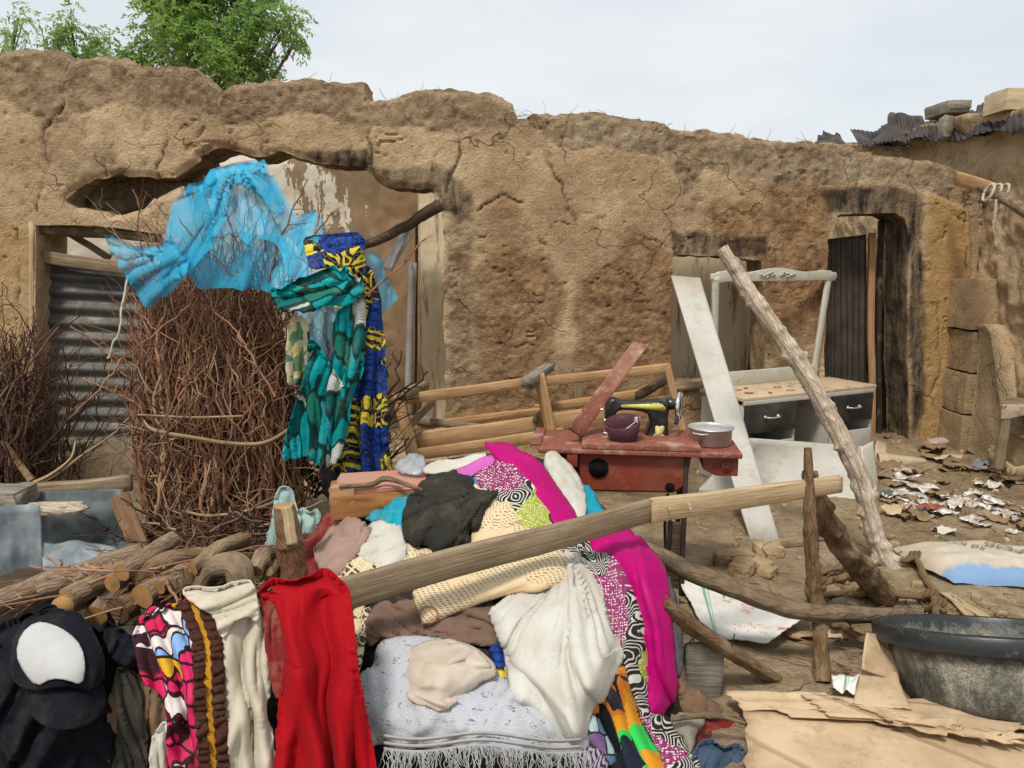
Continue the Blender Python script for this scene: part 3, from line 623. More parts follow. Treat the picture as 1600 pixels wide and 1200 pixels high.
def neem(label, Y, blobs, trunk_px, dens, seed):
    r = np.random.default_rng(seed); e = empty('neem_tree', label, 'tree', (P(trunk_px, 700, Y).x, Y, 0)); bx = e.location.x
    C_, D_ = [], []; mb = MB(); fork = Vector((bx, Y, 2.3))
    v, f, uv = pole_shape([(bx, Y, -.1), (bx+.1, Y, 1.2), tuple(fork)], [.2, .15, .12], n=14, seed=seed); mb.add(v, f, uv)
    for (px, py, rp, dy) in blobs:
        c = P(px, py, Y+dy); R = rp/1200*Y; k = int(dens*(rp/40)**2)
        mid = fork.lerp(c, .5)+Vector((r.normal()*.2, r.normal()*.2, -.1)); v, f, uv = pole_shape([tuple(fork), tuple(mid), tuple(c)], [.07, .04, .014], n=12, seg=7, wob=.12, seed=seed+int(px)); mb.add(v, f, uv)
        for _ in range(7):
            dd = r.normal(size=3); dd /= np.linalg.norm(dd); tip = np.array(c)+dd*R*.85; v, f, uv = pole_shape([tuple(mid.lerp(c, .6)), tuple((np.array(c)+tip)/2+[0, 0, .05]), tuple(tip)], [.016, .008, .004], n=7, seg=5, wob=.05, seed=seed); mb.add(v, f, uv)
            m = k//7; t = r.uniform(.25, 1.05, m)[:, None]; bp = np.array(c)*(1-t)+tip*t+r.normal(size=(m, 3))*R*.30; C_.append(bp); D_.append(dd*.5+r.normal(size=(m, 3))*.8+[0, 0, -.1])
    mb.build('trunk', M['treebark'], e)
    v, f = fronds(np.vstack(C_), np.vstack(D_), seed=seed); mesh('crown', v, f, M['leaf'], e, smooth=False)
neem('large bright green neem tree rising behind the mud wall', 14, [(250, 25, 42, 0), (295, 65, 50, -.5), (330, 10, 60, .3), (370, 55, 48, 0), (340, 105, 42, -.5), (385, 95, 34, .4), (442, 38, 27, 0), (462, 62, 14, 0), (415, 20, 24, .2), (220, 82, 26, 0), (412, 115, 26, .2),
      (300, -30, 60, 0), (370, -50, 60, .3), (240, -10, 32, 0), (330, 160, 45, 0), (270, 110, 36, .3), (195, 98, 20, 0)], 330, 175, 5)
neem('smaller feathery green tree behind the wall, left of the large tree', 17, [(112, 40, 26, 0), (88, 62, 24, 0), (140, 66, 27, .3), (160, 90, 24, 0), (110, 100, 30, 0), (130, 140, 34, 0)], 120, 150, 6)
neem('thin wispy green treetop at the far left edge behind the wall', 19, [(28, 32, 22, 0), (18, 62, 20, 0), (45, 75, 16, 0), (20, 100, 26, 0), (-30, 80, 28, 0)], 20, 120, 9)
# ================= MATERIALS for things =================
M['wood_new'] = m_wood('pine_timber', (.55, .345, .17), (.34, .185, .085), spots=.35)
M['wood_old'] = m_wood('weathered_timber', (.34, .26, .17), (.17, .12, .07))
M['wood_grey'] = m_wood('grey_timber', (.30, .27, .22), (.15, .13, .10))
M['wood_dark'] = m_wood('dark_timber', (.13, .085, .05), (.05, .033, .02))
M['wood_char'] = m_wood('charred_timber', (.06, .045, .035), (.018, .014, .012))
M['wood_pale'] = m_wood('pale_timber', (.55, .42, .26), (.36, .25, .13), spots=.15)
M['red_wood'] = m_paint('red_painted_wood', (.30, .085, .055), (.20, .05, .035), .35, .5, (.42, .26, .18))
M['red_wood2'] = m_paint('faded_red_wood', (.26, .085, .058), (.18, .055, .038), .75, .6, (.42, .3, .21))
M['red_box'] = m_paint('brick_red_paint', (.23, .045, .026), (.15, .03, .018), .2, .42, (.45, .2, .12))
M['white_paint'] = m_paint('dirty_white_paint', (.52, .51, .46), (.42, .40, .35), .55, .5, (.40, .33, .24))
M['white_frame'] = m_paint('greenish_white_paint', (.54, .54, .46), (.44, .43, .35), .5, .5, (.33, .28, .18))
M['cream_top'] = m_paint('worn_cream_board', (.58, .47, .33), (.48, .36, .23), .9, .6, (.33, .2, .11), 12)
M['black_panel'] = m_paint('black_gloss_panel', (.018, .022, .02), (.035, .035, .03), .3, .3, (.12, .11, .09), 12)
M['iron'] = m_metal('black_iron', (.03, .022, .02), (.09, .06, .045), .55, .5)
M['chrome'] = m_metal('chrome', (.75, .75, .76), (.55, .55, .55), .15, 1.0)
M['alu'] = m_metal('dull_aluminium', (.66, .65, .63), (.46, .44, .41), .42, .7)
M['zinc'] = m_metal('blue_grey_zinc', (.16, .195, .215), (.34, .375, .385), .55, .2, .3, 7)
M['zinc_dark'] = m_metal('dark_zinc', (.05, .062, .068), (.125, .14, .14), .6, .25, .3, 5)
M['door_tin'] = m_metal('dusty_tin', (.055, .055, .05), (.13, .12, .10), .6, .2, .2, 2.5)
M['burnt_tin'] = m_metal('burnt_tin', (.045, .038, .034), (.11, .085, .065), .6, .5, .3, 4)
M['roof_tin'] = m_metal('scorched_roof_tin', (.025, .023, .025), (.09, .072, .06), .7, .2, .3, 3)
M['foil'] = m_metal('crumpled_foil', (.85, .83, .78), (.40, .32, .22), .4, .35, .6, 20)
M['bark_grey'] = m_bark('grey_bark', (.40, .28, .19), (.17, .11, .07))
M['bark_pole'] = m_bark('smooth_pole_bark', (.27, .19, .12), (.15, .10, .06), .5)
M['bark_pale'] = m_bark('pale_stripped_bark', (.70, .60, .47), (.38, .27, .17), .7, 1.0, (.74, .66, .54))
M['bark_brown'] = m_bark('brown_bark', (.3, .18, .085), (.09, .055, .03), .6)
g = NG('cut_wood'); u = g.uv(); n = g.no(g.ob(), 30, 5, .6); w_ = g.wv(g.ob(), 60, 4, 3)
M['cut'] = g.done(g.mi(n, g.mi(w_, (.48, .24, .08), (.58, .36, .16)), (.22, .095, .03)), .8, n, .4, .004)
g = NG('basin_plastic'); o = g.ob(); n = g.no(o, 3.5, 6, .6); n2 = g.no(o, 26, 6, .7); r = g.at('ma')[0]
sp5 = g.no(o, 120, 3, .8); st5 = g.no(g.mp(g.uv(), (3, 2, 1)), 2.0, 6, .7)
msk = g.ma('MULTIPLY', g.rp(g.ma('ADD', g.ma('MULTIPLY', n, .6), g.ma('MULTIPLY', st5, .5)), [(.44, .12), (.62, 1)]), g.rp(g.ma('ADD', n2, r), [(.58, 0), (.95, .95)])); msk = g.ma('MULTIPLY', msk, g.rp(sp5, [(.38, .35), (.55, 1)]))
M['basin'] = g.done(g.mi(msk, (.022, .026, .027), (.40, .37, .29)), g.rp(msk, [(0, .35), (.5, .85)]), g.ma('ADD', n2, g.ma('MULTIPLY', msk, .5)), .35, .005, spec=.45)
g = NG('cardboard'); u = g.uv(); n = g.no(g.ob(), 4, 5, .6); w_ = g.wv(g.mp(u, (1, 1, 1)), 40, 1, 2); n2 = g.no(g.mp(u, (2, 14, 1)), 1, 5, .6)
o = g.ob(); stn = g.no(o, 3.1, 6, .65); cz = g.vo(g.warp(o, 3, .3), 3.0, 'DISTANCE_TO_EDGE'); cz2 = g.vo(g.warp(g.mp(o, (1, 3.2, 1)), 4, .2), 4.2, 'DISTANCE_TO_EDGE'); fn = g.no(o, 60, 4, .7)
cc_ = g.mi(g.rp(stn, [(.35, 0), (.62, 1)]), (.40, .285, .17), (.56, .42, .27)); cc_ = g.mi(g.rp(g.no(o, 11, 6, .7), [(.52, 0), (.68, .5)]), cc_, (.26, .17, .095)); fl_ = g.wv(o, 1.1, .35, 1, dr='DIAGONAL'); crs = g.rp(fl_, [(.985, 0), (.998, 1)]); cc_ = g.mi(g.ma('MULTIPLY', crs, .5), cc_, (.25, .16, .09)); cc_ = g.mi(g.rp(fn, [(.58, 0), (.75, .4)]), cc_, (.25, .17, .1))
M['card'] = g.done(cc_, .85, g.ma('ADD', g.ma('SUBTRACT', g.ma('MULTIPLY', stn, 1.4), g.ma('MULTIPLY', crs, .4)), g.ma('MULTIPLY', w_, .04)), .6, .016)
g = NG('printed_card'); u = g.uv(); n = g.no(g.ob(), 9, 5, .65); s_ = g.nd('ShaderNodeSeparateXYZ'); g.ln(u, s_.inputs[0]); ux, uy = s_.outputs[0], s_.outputs[1]
def rect(x0, x1, y0, y1):
    a = g.ma('MULTIPLY', g.ma('GREATER_THAN', ux, x0), g.ma('LESS_THAN', ux, x1)); return g.ma('MULTIPLY', a, g.ma('MULTIPLY', g.ma('GREATER_THAN', uy, y0), g.ma('LESS_THAN', uy, y1)))
tx = g.rp(g.vo(g.mp(u, (60, 90, 1)), 1.0), [(.3, 1), (.36, .15)]); tx2 = g.rp(g.vo(g.mp(u, (95, 70, 1)), 1.0), [(.32, 1), (.4, 0)])
col = g.mi(g.rp(n, [(.45, 0), (.7, .5)]), (.66, .65, .60), (.47, .40, .30))
for (q_, c_, tt) in (((.05, .058, .0, .6), (.08, .30, .22), 1.0), ((.062, .065, .0, .6), (.1, .33, .25), 1.0), ((.095, .115, .28, .42), (.05, .07, .06), tx2), ((.135, .165, .24, .40), (.62, .06, .10), tx), ((.10, .20, .115, .14), (.60, .1, .1), tx2), ((.12, .24, .08, .105), (.62, .1, .1), tx2), ((.16, .26, .15, .18), (.62, .1, .1), tx2), ((.25, .28, .14, .165), (.62, .08, .12), 1.0)):
    col = g.mi(g.ma('MULTIPLY', g.ma('MULTIPLY', rect(*q_), tt), .8), col, c_)
M['print'] = g.done(col, .7, n, .4, .01)
M['rope'] = None
g = NG('rope_fibre'); u = g.uv(); w_ = g.wv(g.mp(u, (1, 1, 1), (0, 0, .7)), 55, .5, 2); n = g.no(g.mp(u, (20, 200, 1)), 1, 4, .6)
M['rope'] = g.done(g.mi(g.ma('MULTIPLY', w_, n), (.24, .15, .075), (.55, .38, .2)), .9, g.ma('ADD', w_, n), .9, .008)
g = NG('twig_bark'); u = g.uv(); s_ = g.nd('ShaderNodeSeparateXYZ'); g.ln(u, s_.inputs[0]); wn = g.nd('ShaderNodeTexWhiteNoise', noise_dimensions='1D'); g.ln(g.ma('FLOOR', s_.outputs[1]), wn.inputs['W'])
n = g.no(g.mp(u, (14, 3, 1)), 1, 4, .6); col = g.rp(wn.outputs['Value'], [(0, (.085, .036, .022)), (.3, (.20, .082, .042)), (.65, (.35, .155, .08)), (.9, (.42, .27, .16)), (1, (.48, .38, .28))])
M['twig'] = g.done(g.mi(g.rp(n, [(.4, 0), (.7, .5)]), col, (.33, .24, .16)), .85, n, .5, .003)
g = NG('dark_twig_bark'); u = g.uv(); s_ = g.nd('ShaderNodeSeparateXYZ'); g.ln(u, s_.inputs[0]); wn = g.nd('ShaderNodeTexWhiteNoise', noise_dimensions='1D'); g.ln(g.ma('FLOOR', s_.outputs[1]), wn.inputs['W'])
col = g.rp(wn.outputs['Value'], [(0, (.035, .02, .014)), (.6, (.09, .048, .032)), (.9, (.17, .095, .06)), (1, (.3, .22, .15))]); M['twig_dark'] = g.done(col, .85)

# ================= DOORWAY FITTINGS =================
def wp(px, py, off=0.0): return Vector(onwall(px, py, off).tolist())
def corr(name, a, b, c, d, across, pitch, amp, m, parent=None, label=None, cat=None, warp=.01, n=90, k=14, seed=0, curl=None, group=None):
    """corrugated sheet through corners a b (bottom l,r) c d (top r,l); across = number axis the waves run along (0: a->b, 1: a->d)"""
    a, b, c, d = [np.array(tuple(q), float) for q in (a, b, c, d)]; nn = np.cross(b-a, d-a); nn /= np.linalg.norm(nn)
    nu, nv = (n, k) if across == 0 else (k, n); V = []; UV = []; W_, H_ = np.linalg.norm(b-a), np.linalg.norm(d-a)
    for i in range(nv+1):
        for j in range(nu+1):
            s, r = j/nu, i/nv; L = (s*W_ if across == 0 else r*H_); p = (a*(1-s)+b*s)*(1-r)+(d*(1-s)+c*s)*r
            o = amp*math.sin(2*PI*L/pitch)+warp*float(fbm(s*2.3+seed, r*2.3, 0, 3, seed))
            if curl: o += curl(s, r)
            V.append(p+nn*o); UV.append((s*W_, r*H_))
    F = [(i*(nu+1)+j, i*(nu+1)+j+1, (i+1)*(nu+1)+j+1, (i+1)*(nu+1)+j) for i in range(nv) for j in range(nu)]
    o = mesh(name, V, F, m, parent, True, UV); s = o.modifiers.new('solid', 'SOLIDIFY'); s.thickness = .0025
    return tag(o, label, cat, group)
plank('lintel_beam', wp(50, 353, .12), wp(262, 369, .10), .11, .16, (0, 0, 1), M['wood_dark'], 'dark weathered lintel log over the left doorway', 'beam', seed=3, bend=.012)
plank('door_jamb', wp(54, 348, .03), wp(53, 722, .03), .035, .08, (1, 0, 0), M['wood_pale'], 'thin pale timber jamb at the left side of the left doorway', 'timber')
plank('cross_board', wp(54, 399, .1), wp(240, 425, .08), .09, .03, (0, 0, 1), M['wood_old'], 'old grey brown board across the top of the tin sheet in the left doorway', 'board', seed=5, bend=.01)
plank('loose_board', wp(108, 364, .3), wp(172, 404, .3), .05, .02, (0, 0, 1), M['wood_old'], 'narrow slanting board above the tin sheet of the left doorway', 'board', seed=6)
corr('tin_sheet', wp(52, 722, .14), wp(256, 722, .14), wp(256, 415, .18), wp(52, 402, .18), 1, .118, .017, M['door_tin'], label='dark tin sheet with horizontal corrugations closing the left doorway', cat='tin sheet', n=150, seed=2)
t = empty('tin_door', 'dark burnt corrugated metal door hanging in the narrow right doorway', 'door', tuple(wp(1325, 715, .28))[:2]+(0.0,))
corr('door_sheet', wp(1288, 716, .26), wp(1357, 716, .30), wp(1355, 366, .30), wp(1290, 374, .26), 0, .062, .010, M['burnt_tin'], t, n=60, k=30, warp=.03, seed=4)
plank('door_post', wp(1362, 364, .28), wp(1361, 716, .28), .055, .04, (1, 0, 0), M['wood_new'], parent=t, seed=8, bend=.02)
plank('door_post', wp(1373, 345, .31), wp(1373, 716, .31), .04, .05, (1, 0, 0), M['wood_char'], parent=t, seed=9, bend=.02)
plank('charred_lintel', wp(1050, 382, .155), wp(1200, 386, .155), .165, .24, (0, 0, 1), M['wood_char'], 'charred black wooden lintel above the small window opening', 'beam', seed=11, bend=.008)
plank('window_sill', wp(1046, 606, .03), wp(1100, 604, .03), .03, .12, (0, 0, 1), M['wood_old'], 'thin wooden sill strip under the small window opening', 'sill')
pole('charred_pole', [wp(560, 388, .35), wp(615, 362, .3), wp(692, 318, .05)], [.035, .04, .05], M['wood_dark'], 'dark slanting branch wedged across the top right of the big hole', 'pole', seed=4, wob=.02)
slab('metal_strip', [P(596, 420, 6.6), P(612, 425, 6.6), P(660, 335, 6.7), P(641, 338, 6.7)], .006, M['alu'], label='bright bent metal strip leaning diagonally in the big hole', cat='metal strip', bump=.03)
e = empty('metal_pole', 'thin whitish metal upright standing inside the big hole', 'pole', P(638, 700, 6.7))
v, f, uv = pole_shape([P(634, 720, 6.7), P(640, 560, 6.7), P(645, 410, 6.7)], [.035, .035, .035], n=16, seg=10, rough=.02); mesh('tube', v, f, M['alu'], e, True, uv)
v, f, uv = pole_shape([P(646, 720, 6.75), P(650, 560, 6.75), P(651, 345, 6.75)], [.012, .012, .012], n=16, seg=8, rough=.02); mesh('rod', v, f, M['wood_dark'], e, True, uv)

# right corner: board and pole tied with a strip of cloth
plank('roof_board', (P(1496, 278, 6.0)), (P(1563, 300, 5.45)), .095, .03, (0, 0, 1), M['wood_new'], 'short sawn board end sticking out high in the right corner', 'board', seed=12)
pole('roof_pole', [P(1520, 288, 5.9), P(1562, 306, 5.35), P(1640, 352, 4.6)], [.035, .038, .04], M['bark_pole'], 'peeled brown roof pole coming out of the top right corner', 'pole', seed=6)
mb = MB()
for k in range(3):
    c = P(1556, 301, 5.38); an = np.linspace(0, 2*PI, 24); pts = [(c.x-.05+.05*k+.02*math.sin(a), c.y+.05*math.cos(a), c.z+.055*math.sin(a)) for a in an]
    v, f, uv = pole_shape(pts, [.010, .010], n=30, seg=7, rough=.2, seed=k); mb.add(v, f, uv)
for dx in (0, .03): v, f, uv = pole_shape([P(1556+dx*200, 312, 5.3), P(1552, 345, 5.3), P(1554+dx*100, 385-dx*500, 5.3)], [.009, .007, .004], n=20, seg=6, rough=.2, wob=.02, seed=3); mb.add(v, f, uv)
M['string'] = m_cloth('pale_string', (.52, .45, .33), crumple=.6)
tag(mb.build('cloth_tie', M['string']), 'pale strip of cloth knotted round the roof pole with dangling ends', 'tie')

# burnt roof sheets and blocks on the side wall
def sx(px, py, dx=0.0): return Vector(onX(px, py, SX+dx).tolist())
rs = [('small buckled burnt roof sheet at the far left end of the side wall', [(1268, 232), (1325, 236), (1314, 214), (1286, 204)], 1),
      ('thin jagged strip of burnt roofing poking out left over the side wall', [(1345, 232), (1420, 226), (1404, 198), (1328, 202)], 2),
      ('bulging burnt roof sheet on the side wall, left of the flat block', [(1362, 226), (1455, 212), (1445, 186), (1398, 180)], 3),
      ('long burnt roof sheet sagging under the flat block on the side wall', [(1432, 218), (1545, 204), (1530, 172), (1444, 184)], 4),
      ('dark burnt roof sheet below the beige block at the top right edge', [(1510, 208), (1640, 200), (1640, 136), (1528, 172)], 5)]
for lb, q, sd_ in rs:
    a, b, c, d = [sx(px, py, -.12 if i < 2 else .30) for i, (px, py) in enumerate(q)]
    corr('roof_sheet', a, b, c, d, 0, .085, .006, M['roof_tin'], label=lb, cat='roof sheet', n=120, k=10, warp=.13, seed=sd_, group='burnt roof sheets on the side wall')
def lump(name, c, s, m, seed, label, cat, group=None, rot=0, box_=.35, amp=.12, sub=14, parent=None):
    n = sub; V = []; F = []
    for ax in range(3):
        for sg in (-1, 1):
            b0 = len(V)
            for i in range(n+1):
                for j in range(n+1):
                    p = [0, 0, 0]; p[ax] = sg; p[(ax+1) % 3] = (2*i/n-1); p[(ax+2) % 3] = (2*j/n-1)*sg; V.append(p)
            for i in range(n):
                for j in range(n): a = b0+i*(n+1)+j; F.append((a, a+n+1, a+n+2, a+1))
    V = np.array(V, float); sp_ = V/np.linalg.norm(V, axis=1, keepdims=True); V = V*box_+sp_*(1-box_)
    o = seed*3.3; V *= (1+amp*2*fbm(V[:, 0]*1.3+o, V[:, 1]*1.3, V[:, 2]*1.3, 5, seed, .55))[:, None]; V *= np.array(s)/2
    cr_, sr_ = math.cos(rot), math.sin(rot); V = np.stack([V[:, 0]*cr_-V[:, 1]*sr_, V[:, 0]*sr_+V[:, 1]*cr_, V[:, 2]], 1)+np.array(tuple(c))
    ob = mesh(name, V, F, m, parent, True, V[:, :2], attrs={'ma': np.tile([.3, 0, .0], (len(V), 1)), 'mb': np.zeros((len(V), 3))} )
    return tag(ob, label, cat, group)
c = sx(1480, 172, .1); lump('flat_block', c, (.22, .40, .11), M['wood_grey'], 5, 'flat dark grey block weighing down the roof sheets, left of the beige one', 'block', box_=.75, amp=.06)
c = sx(1588, 160, .1); M['beige'] = m_cloth('beige_block', (.55, .43, .27), crumple=.3); lump('roof_block', c, (.34, .30, .16), M['beige'], 6, 'beige angular block on the roof sheets at the top right edge', 'block', box_=.9, amp=.04)
c = sx(1477, 200, -.12); lump('roof_stone', c, (.10, .12, .2), M['wood_grey'], 7, 'grey stone lodged in the mud under the roof sheets', 'stone')

# ================= BRUSHWOOD =================
def tubes(paths, radii, seg=5, seed=0):
    V = []; F = []; U = []; nb = 0
    an = np.linspace(0, 2*PI, seg, endpoint=False)
    for k, (p, r) in enumerate(zip(paths, radii)):
        n = len(p); T = np.gradient(p, axis=0); T /= np.linalg.norm(T, axis=1, keepdims=True)+1e-9
        a = np.cross(T, [.3, .9, .2]); a /= np.linalg.norm(a, axis=1, keepdims=True)+1e-9; b = np.cross(a, T)
        rr = (r if np.ndim(r) else np.linspace(r, r*.45, n))
        ring = p[:, None, :]+rr[:, None, None]*(np.cos(an)[None, :, None]*a[:, None, :]+np.sin(an)[None, :, None]*b[:, None, :])
        V.append(ring.reshape(-1, 3)); s = np.linspace(0, 1, n); U.append(np.stack([np.repeat(s, seg), np.full(n*seg, k+.5)+np.tile(an*.05, n)], 1))
        i0 = nb+np.arange(n-1)[:, None]*seg; j = np.arange(seg)[None, :]; j2 = (j+1) % seg
        F.append(np.stack([i0+j, i0+j2, i0+seg+j2, i0+seg+j], -1).reshape(-1, 4)); nb += n*seg
    return np.vstack(V), np.vstack(F), np.vstack(U)
def kink(p0, p1, n, amp, r, sag=0.0):
    p0, p1 = np.array(tuple(p0), float), np.array(tuple(p1), float); t = np.linspace(0, 1, n)[:, None]; L = np.linalg.norm(p1-p0); p = p0*(1-t)+p1*t
    w = np.cumsum(r.normal(size=(n, 3)), 0); w -= w[0]*(1-t)+w[-1]*t; p = p+w*amp*L/n**.5*np.array([1, 1, .35]); p[:, 2] -= sag*L*4*(t*(1-t))[:, 0]; return p
def branchy(p0, p1, amp, rad, r, nb=3, n=14, spread=.5, blen=.4):
    m = kink(p0, p1, n, amp, r); o = [m]; rr = [rad]; L = np.linalg.norm(m[-1]-m[0])
    for _ in range(nb):
        i = r.integers(int(n*.3), n-1); dr = m[min(i+1, n-1)]-m[i]; dr /= np.linalg.norm(dr)+1e-9; dd = dr+spread*r.normal(size=3); dd /= np.linalg.norm(dd)
        q = m[i]+dd*L*blen*r.uniform(.3, 1); o.append(kink(m[i], q, 8, amp*1.6, r)); rr.append(rad*.5)
    return o, rr
r = np.random.default_rng(5); c = P(338, 600, 4.0); CX, CY = c.x, 4.0
e = empty('brushwood_bundle', 'tall upright bundle of reddish brown thorny twigs under the blue net', 'brushwood', (CX, CY, 0))
sil = [(0, .395), (.35, .40), (.7, .385), (1.0, .36), (1.3, .34), (1.5, .30), (1.7, .28)]
def srad(z): return np.interp(z, [q_[0] for q_ in sil], [q_[1] for q_ in sil])
ps, rs_ = [], []; big = []
for k in range(860):
    th = r.uniform(0, 2*PI); q_ = math.sqrt(r.uniform(.05, 1)) if k % 3 else r.uniform(.88, 1.04); zt = r.uniform(1.1, 1.62) if k % 4 else r.uniform(.5, 1.2)
    z0 = 0 if r.random() < .6 else r.uniform(0, .9); z1 = max(z0+.45, zt); th2 = th+r.normal()*.35
    p0 = (CX+srad(z0)*q_*math.cos(th), CY+.3/.39*srad(z0)*q_*math.sin(th), z0); q2 = min(1.05, max(.1, q_+r.normal()*.15)); p1 = (CX+srad(z1)*q2*math.cos(th2), CY+.77*srad(z1)*q2*math.sin(th2), z1)
    o, rr = branchy(p0, p1, .078, r.uniform(.0022, .0066), r, nb=r.integers(2, 6), n=18, spread=.6, blen=.3); ps += o; rs_ += rr
for k in range(110):            # cross twigs tangled over the front
    th = r.uniform(-PI, 0); z0 = r.uniform(.2, 1.3); R0 = srad(z0)+.02; th2 = th+r.normal()*.7; z1 = z0+r.normal()*.25
    o, rr = branchy((CX+R0*math.cos(th), CY+.8*R0*math.sin(th), z0), (CX+(R0+.02)*math.cos(th2), CY+.8*R0*math.sin(th2), z1), .12, r.uniform(.003, .006), r, 3, 12, .8, .5); ps += o; rs_ += rr
for k in range(95):             # bare tips sticking up
    x0 = CX+r.uniform(-.22, .42); z0 = r.uniform(1.2, 1.5); o, rr = branchy((x0, CY-.1+r.normal()*.12, z0), (x0+r.normal()*.13, CY-.1+r.normal()*.15, z0+r.uniform(.2, .5)), .05, .004, r, 4, 12, .5, .5); ps += o; rs_ += rr
for q_ in [((232, 640), (130, 590), 3.75, 3.9), ((300, 470), (190, 560), 3.6, 3.7), ((190, 560), (120, 640), 3.7, 3.8), ((440, 690), (560, 580), 3.7, 3.6), ((560, 470), (665, 372), 3.65, 3.75), ((430, 620), (330, 480), 3.6, 3.6), ((250, 690), (330, 600), 3.6, 3.58), ((220, 700), (270, 640), 3.6, 3.6), ((455, 600), (500, 330), 3.7, 3.7), ((420, 480), (480, 280), 3.7, 3.7), ((300, 430), (370, 260), 3.7, 3.8), ((110, 510), (235, 610), 3.8, 3.75), ((330, 480), (300, 300), 3.7, 3.7), ((470, 400), (520, 330), 3.7, 3.7)]:
    (a, b), (c_, d_), ya, yb = q_[0], q_[1], q_[2], q_[3]; o, rr = branchy(P(a, b, ya), P(c_, d_, yb), .06, .006, r, 5, 18, .5, .3); ps += o; rs_ += rr
v, f, uv = tubes(ps, rs_); tag(mesh('twig_mass', v, f, M['twig'], e, True, uv), kind='stuff')
for k in range(46):             # thicker stems one can follow
    th = -PI*r.uniform(.02, .98); q_ = r.uniform(.9, 1.05); z0, z1 = r.uniform(0, .3), r.uniform(.9, 1.5); th2 = th+r.normal()*.3
    o, rr = branchy((CX+srad(z0)*q_*math.cos(th), CY+.8*srad(z0)*q_*math.sin(th), z0), (CX+srad(z1)*q_*math.cos(th2), CY+.8*srad(z1)*q_*math.sin(th2), z1), .07, r.uniform(.007, .012), r, 3, 22, .5, .3)
    v, f, uv = tubes(o, rr, 7); uv[:, 1] += k*13+400; mesh('stem', v, f, M['twig'], e, True, uv)
def strip(name, pts, w, m, parent=None, label=None, cat=None, t=.002, n=50, tw=0.0, group=None):
    p = smoothpath(pts, n); v, f, uv = sweep([tuple(q) for q in p], lambda i, nn: [(-t, -w/2), (t, -w/2), (t, w/2), (-t, w/2)]); return tag(mesh(name, v, f, m, parent, False, uv), label, cat, group)
M['bast'] = m_wood('bast_strip', (.46, .33, .2), (.3, .2, .11)); M['white_string'] = m_cloth('white_string', (.6, .57, .5))
strip('binding', [P(222, 655, 3.75), P(240, 672, 3.62), P(300, 684, 3.6), P(370, 694, 3.6), P(420, 690, 3.62), P(468, 660, 3.78)], .022, M['bast'], e)
strip('binding', [P(290, 800, 3.66), P(330, 806, 3.6), P(400, 795, 3.64), P(460, 770, 3.8)], .016, M['bast'], e)
strip('binding', [P(215, 648, 3.72), P(300, 652, 3.6), P(380, 650, 3.6)], .010, M['bast'], e)
pole('white_string', [P(200, 430, 3.75), P(190, 480, 3.7), P(182, 530, 3.68), P(168, 560, 3.7)], [.006, .005], M['white_string'], 'white string dangling from the left corner of the blue net', 'string', n=40, seg=6, wob=.02)
r = np.random.default_rng(8); e = empty('brush_heap', 'dark heap of dry thorn branches at the left edge by the doorway', 'brushwood', P(30, 780, 4.2)); e.location.z = 0
ps, rs_ = [], []
for k in range(420):
    x0 = P(0, 700, 4.3).x+r.normal()*.20-.10; y0 = 4.3+r.normal()*.2; th = r.normal()*.34+.05; L = r.uniform(.3, 1.0) if k % 5 else r.uniform(.8, 1.25)
    o, rr = branchy((x0, y0, r.uniform(.1, .4)), (x0+L*math.sin(th)*.7, y0+r.normal()*.12, .2+L*math.cos(th)*.95), .08, r.uniform(.003, .008), r, 4, 14, .5, .4); ps += o; rs_ += rr
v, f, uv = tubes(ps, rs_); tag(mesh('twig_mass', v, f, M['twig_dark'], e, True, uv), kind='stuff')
for k in range(14):
    x0 = P(-5, 700, 4.2).x+r.normal()*.12; o, rr = branchy((x0, 4.1+r.normal()*.1, .2), (x0+r.normal()*.35+.1, 4.15, r.uniform(.7, 1.25)), .06, .011, r, 4, 18, .5, .35); v, f, uv = tubes(o, rr, 7); uv[:, 1] += k*13+40; mesh('stem', v, f, M['twig_dark'], e, True, uv)
pole('bent_branch', [P(5, 690, 3.95), P(30, 725, 3.9), P(50, 752, 3.85)], [.014, .02], M['bark_brown'], 'thin bare branch leaning on the brush heap at left', 'branch', n=30, seg=8)
pole('peeled_strip', [P(45, 758, 3.85), P(80, 742, 3.85), P(110, 718, 3.9), P(118, 690, 4.0)], [.03, .028, .012], M['bast'], 'curved peeled bark strip below the brush heap', 'bark strip', n=30, seg=8, flat=.4)

# ================= WOODEN SEAT FRAME =================
e = empty('seat_frame', 'tipped bare pine sofa frame with slats in front of the mud wall', 'sofa frame', G(840, 760)); WN, WO = M['wood_new'], M['wood_old']; Yb = 4.75
def pk(name, a, b, w, t, m, par, sd=0, wd=(0, 0, 1), ya=Yb, yb=Yb, **k): return plank(name, P(a[0], a[1], ya), P(b[0], b[1], yb), w, t, wd, m, parent=par, seed=sd, **k)
pk('top_rail', (612, 627), (832, 597), .065, .035, WN, e, 1, ya=4.72, yb=4.78); pk('top_rail', (824, 599), (1046, 575), .06, .035, WN, e, 2, ya=4.84, yb=4.9)
pk('arm_post', (622, 613), (647, 720), .075, .035, WN, e, 3, (1, 0, 0), 4.66, 4.6); pk('arm_post', (841, 584), (866, 700), .07, .035, WN, e, 4, (1, 0, 0), 4.7, 4.66); pk('arm_post', (1042, 568), (1070, 690), .045, .035, WN, e, 5, (1, 0, 0), 4.9, 4.85)
pk('armrest', (627, 617), (664, 602), .05, .06, WO, e, 6, ya=4.5, yb=4.95); pk('armrest', (823, 598), (858, 573), .055, .07, M['wood_grey'], e, 7, ya=4.5, yb=5.1)
pk('seat_rail', (638, 692), (1010, 640), .12, .035, WN, e, 8, ya=4.7, yb=4.8, bend=.012); pk('seat_rail', (642, 712), (880, 676), .07, .035, WN, e, 9, ya=4.62, yb=4.7)
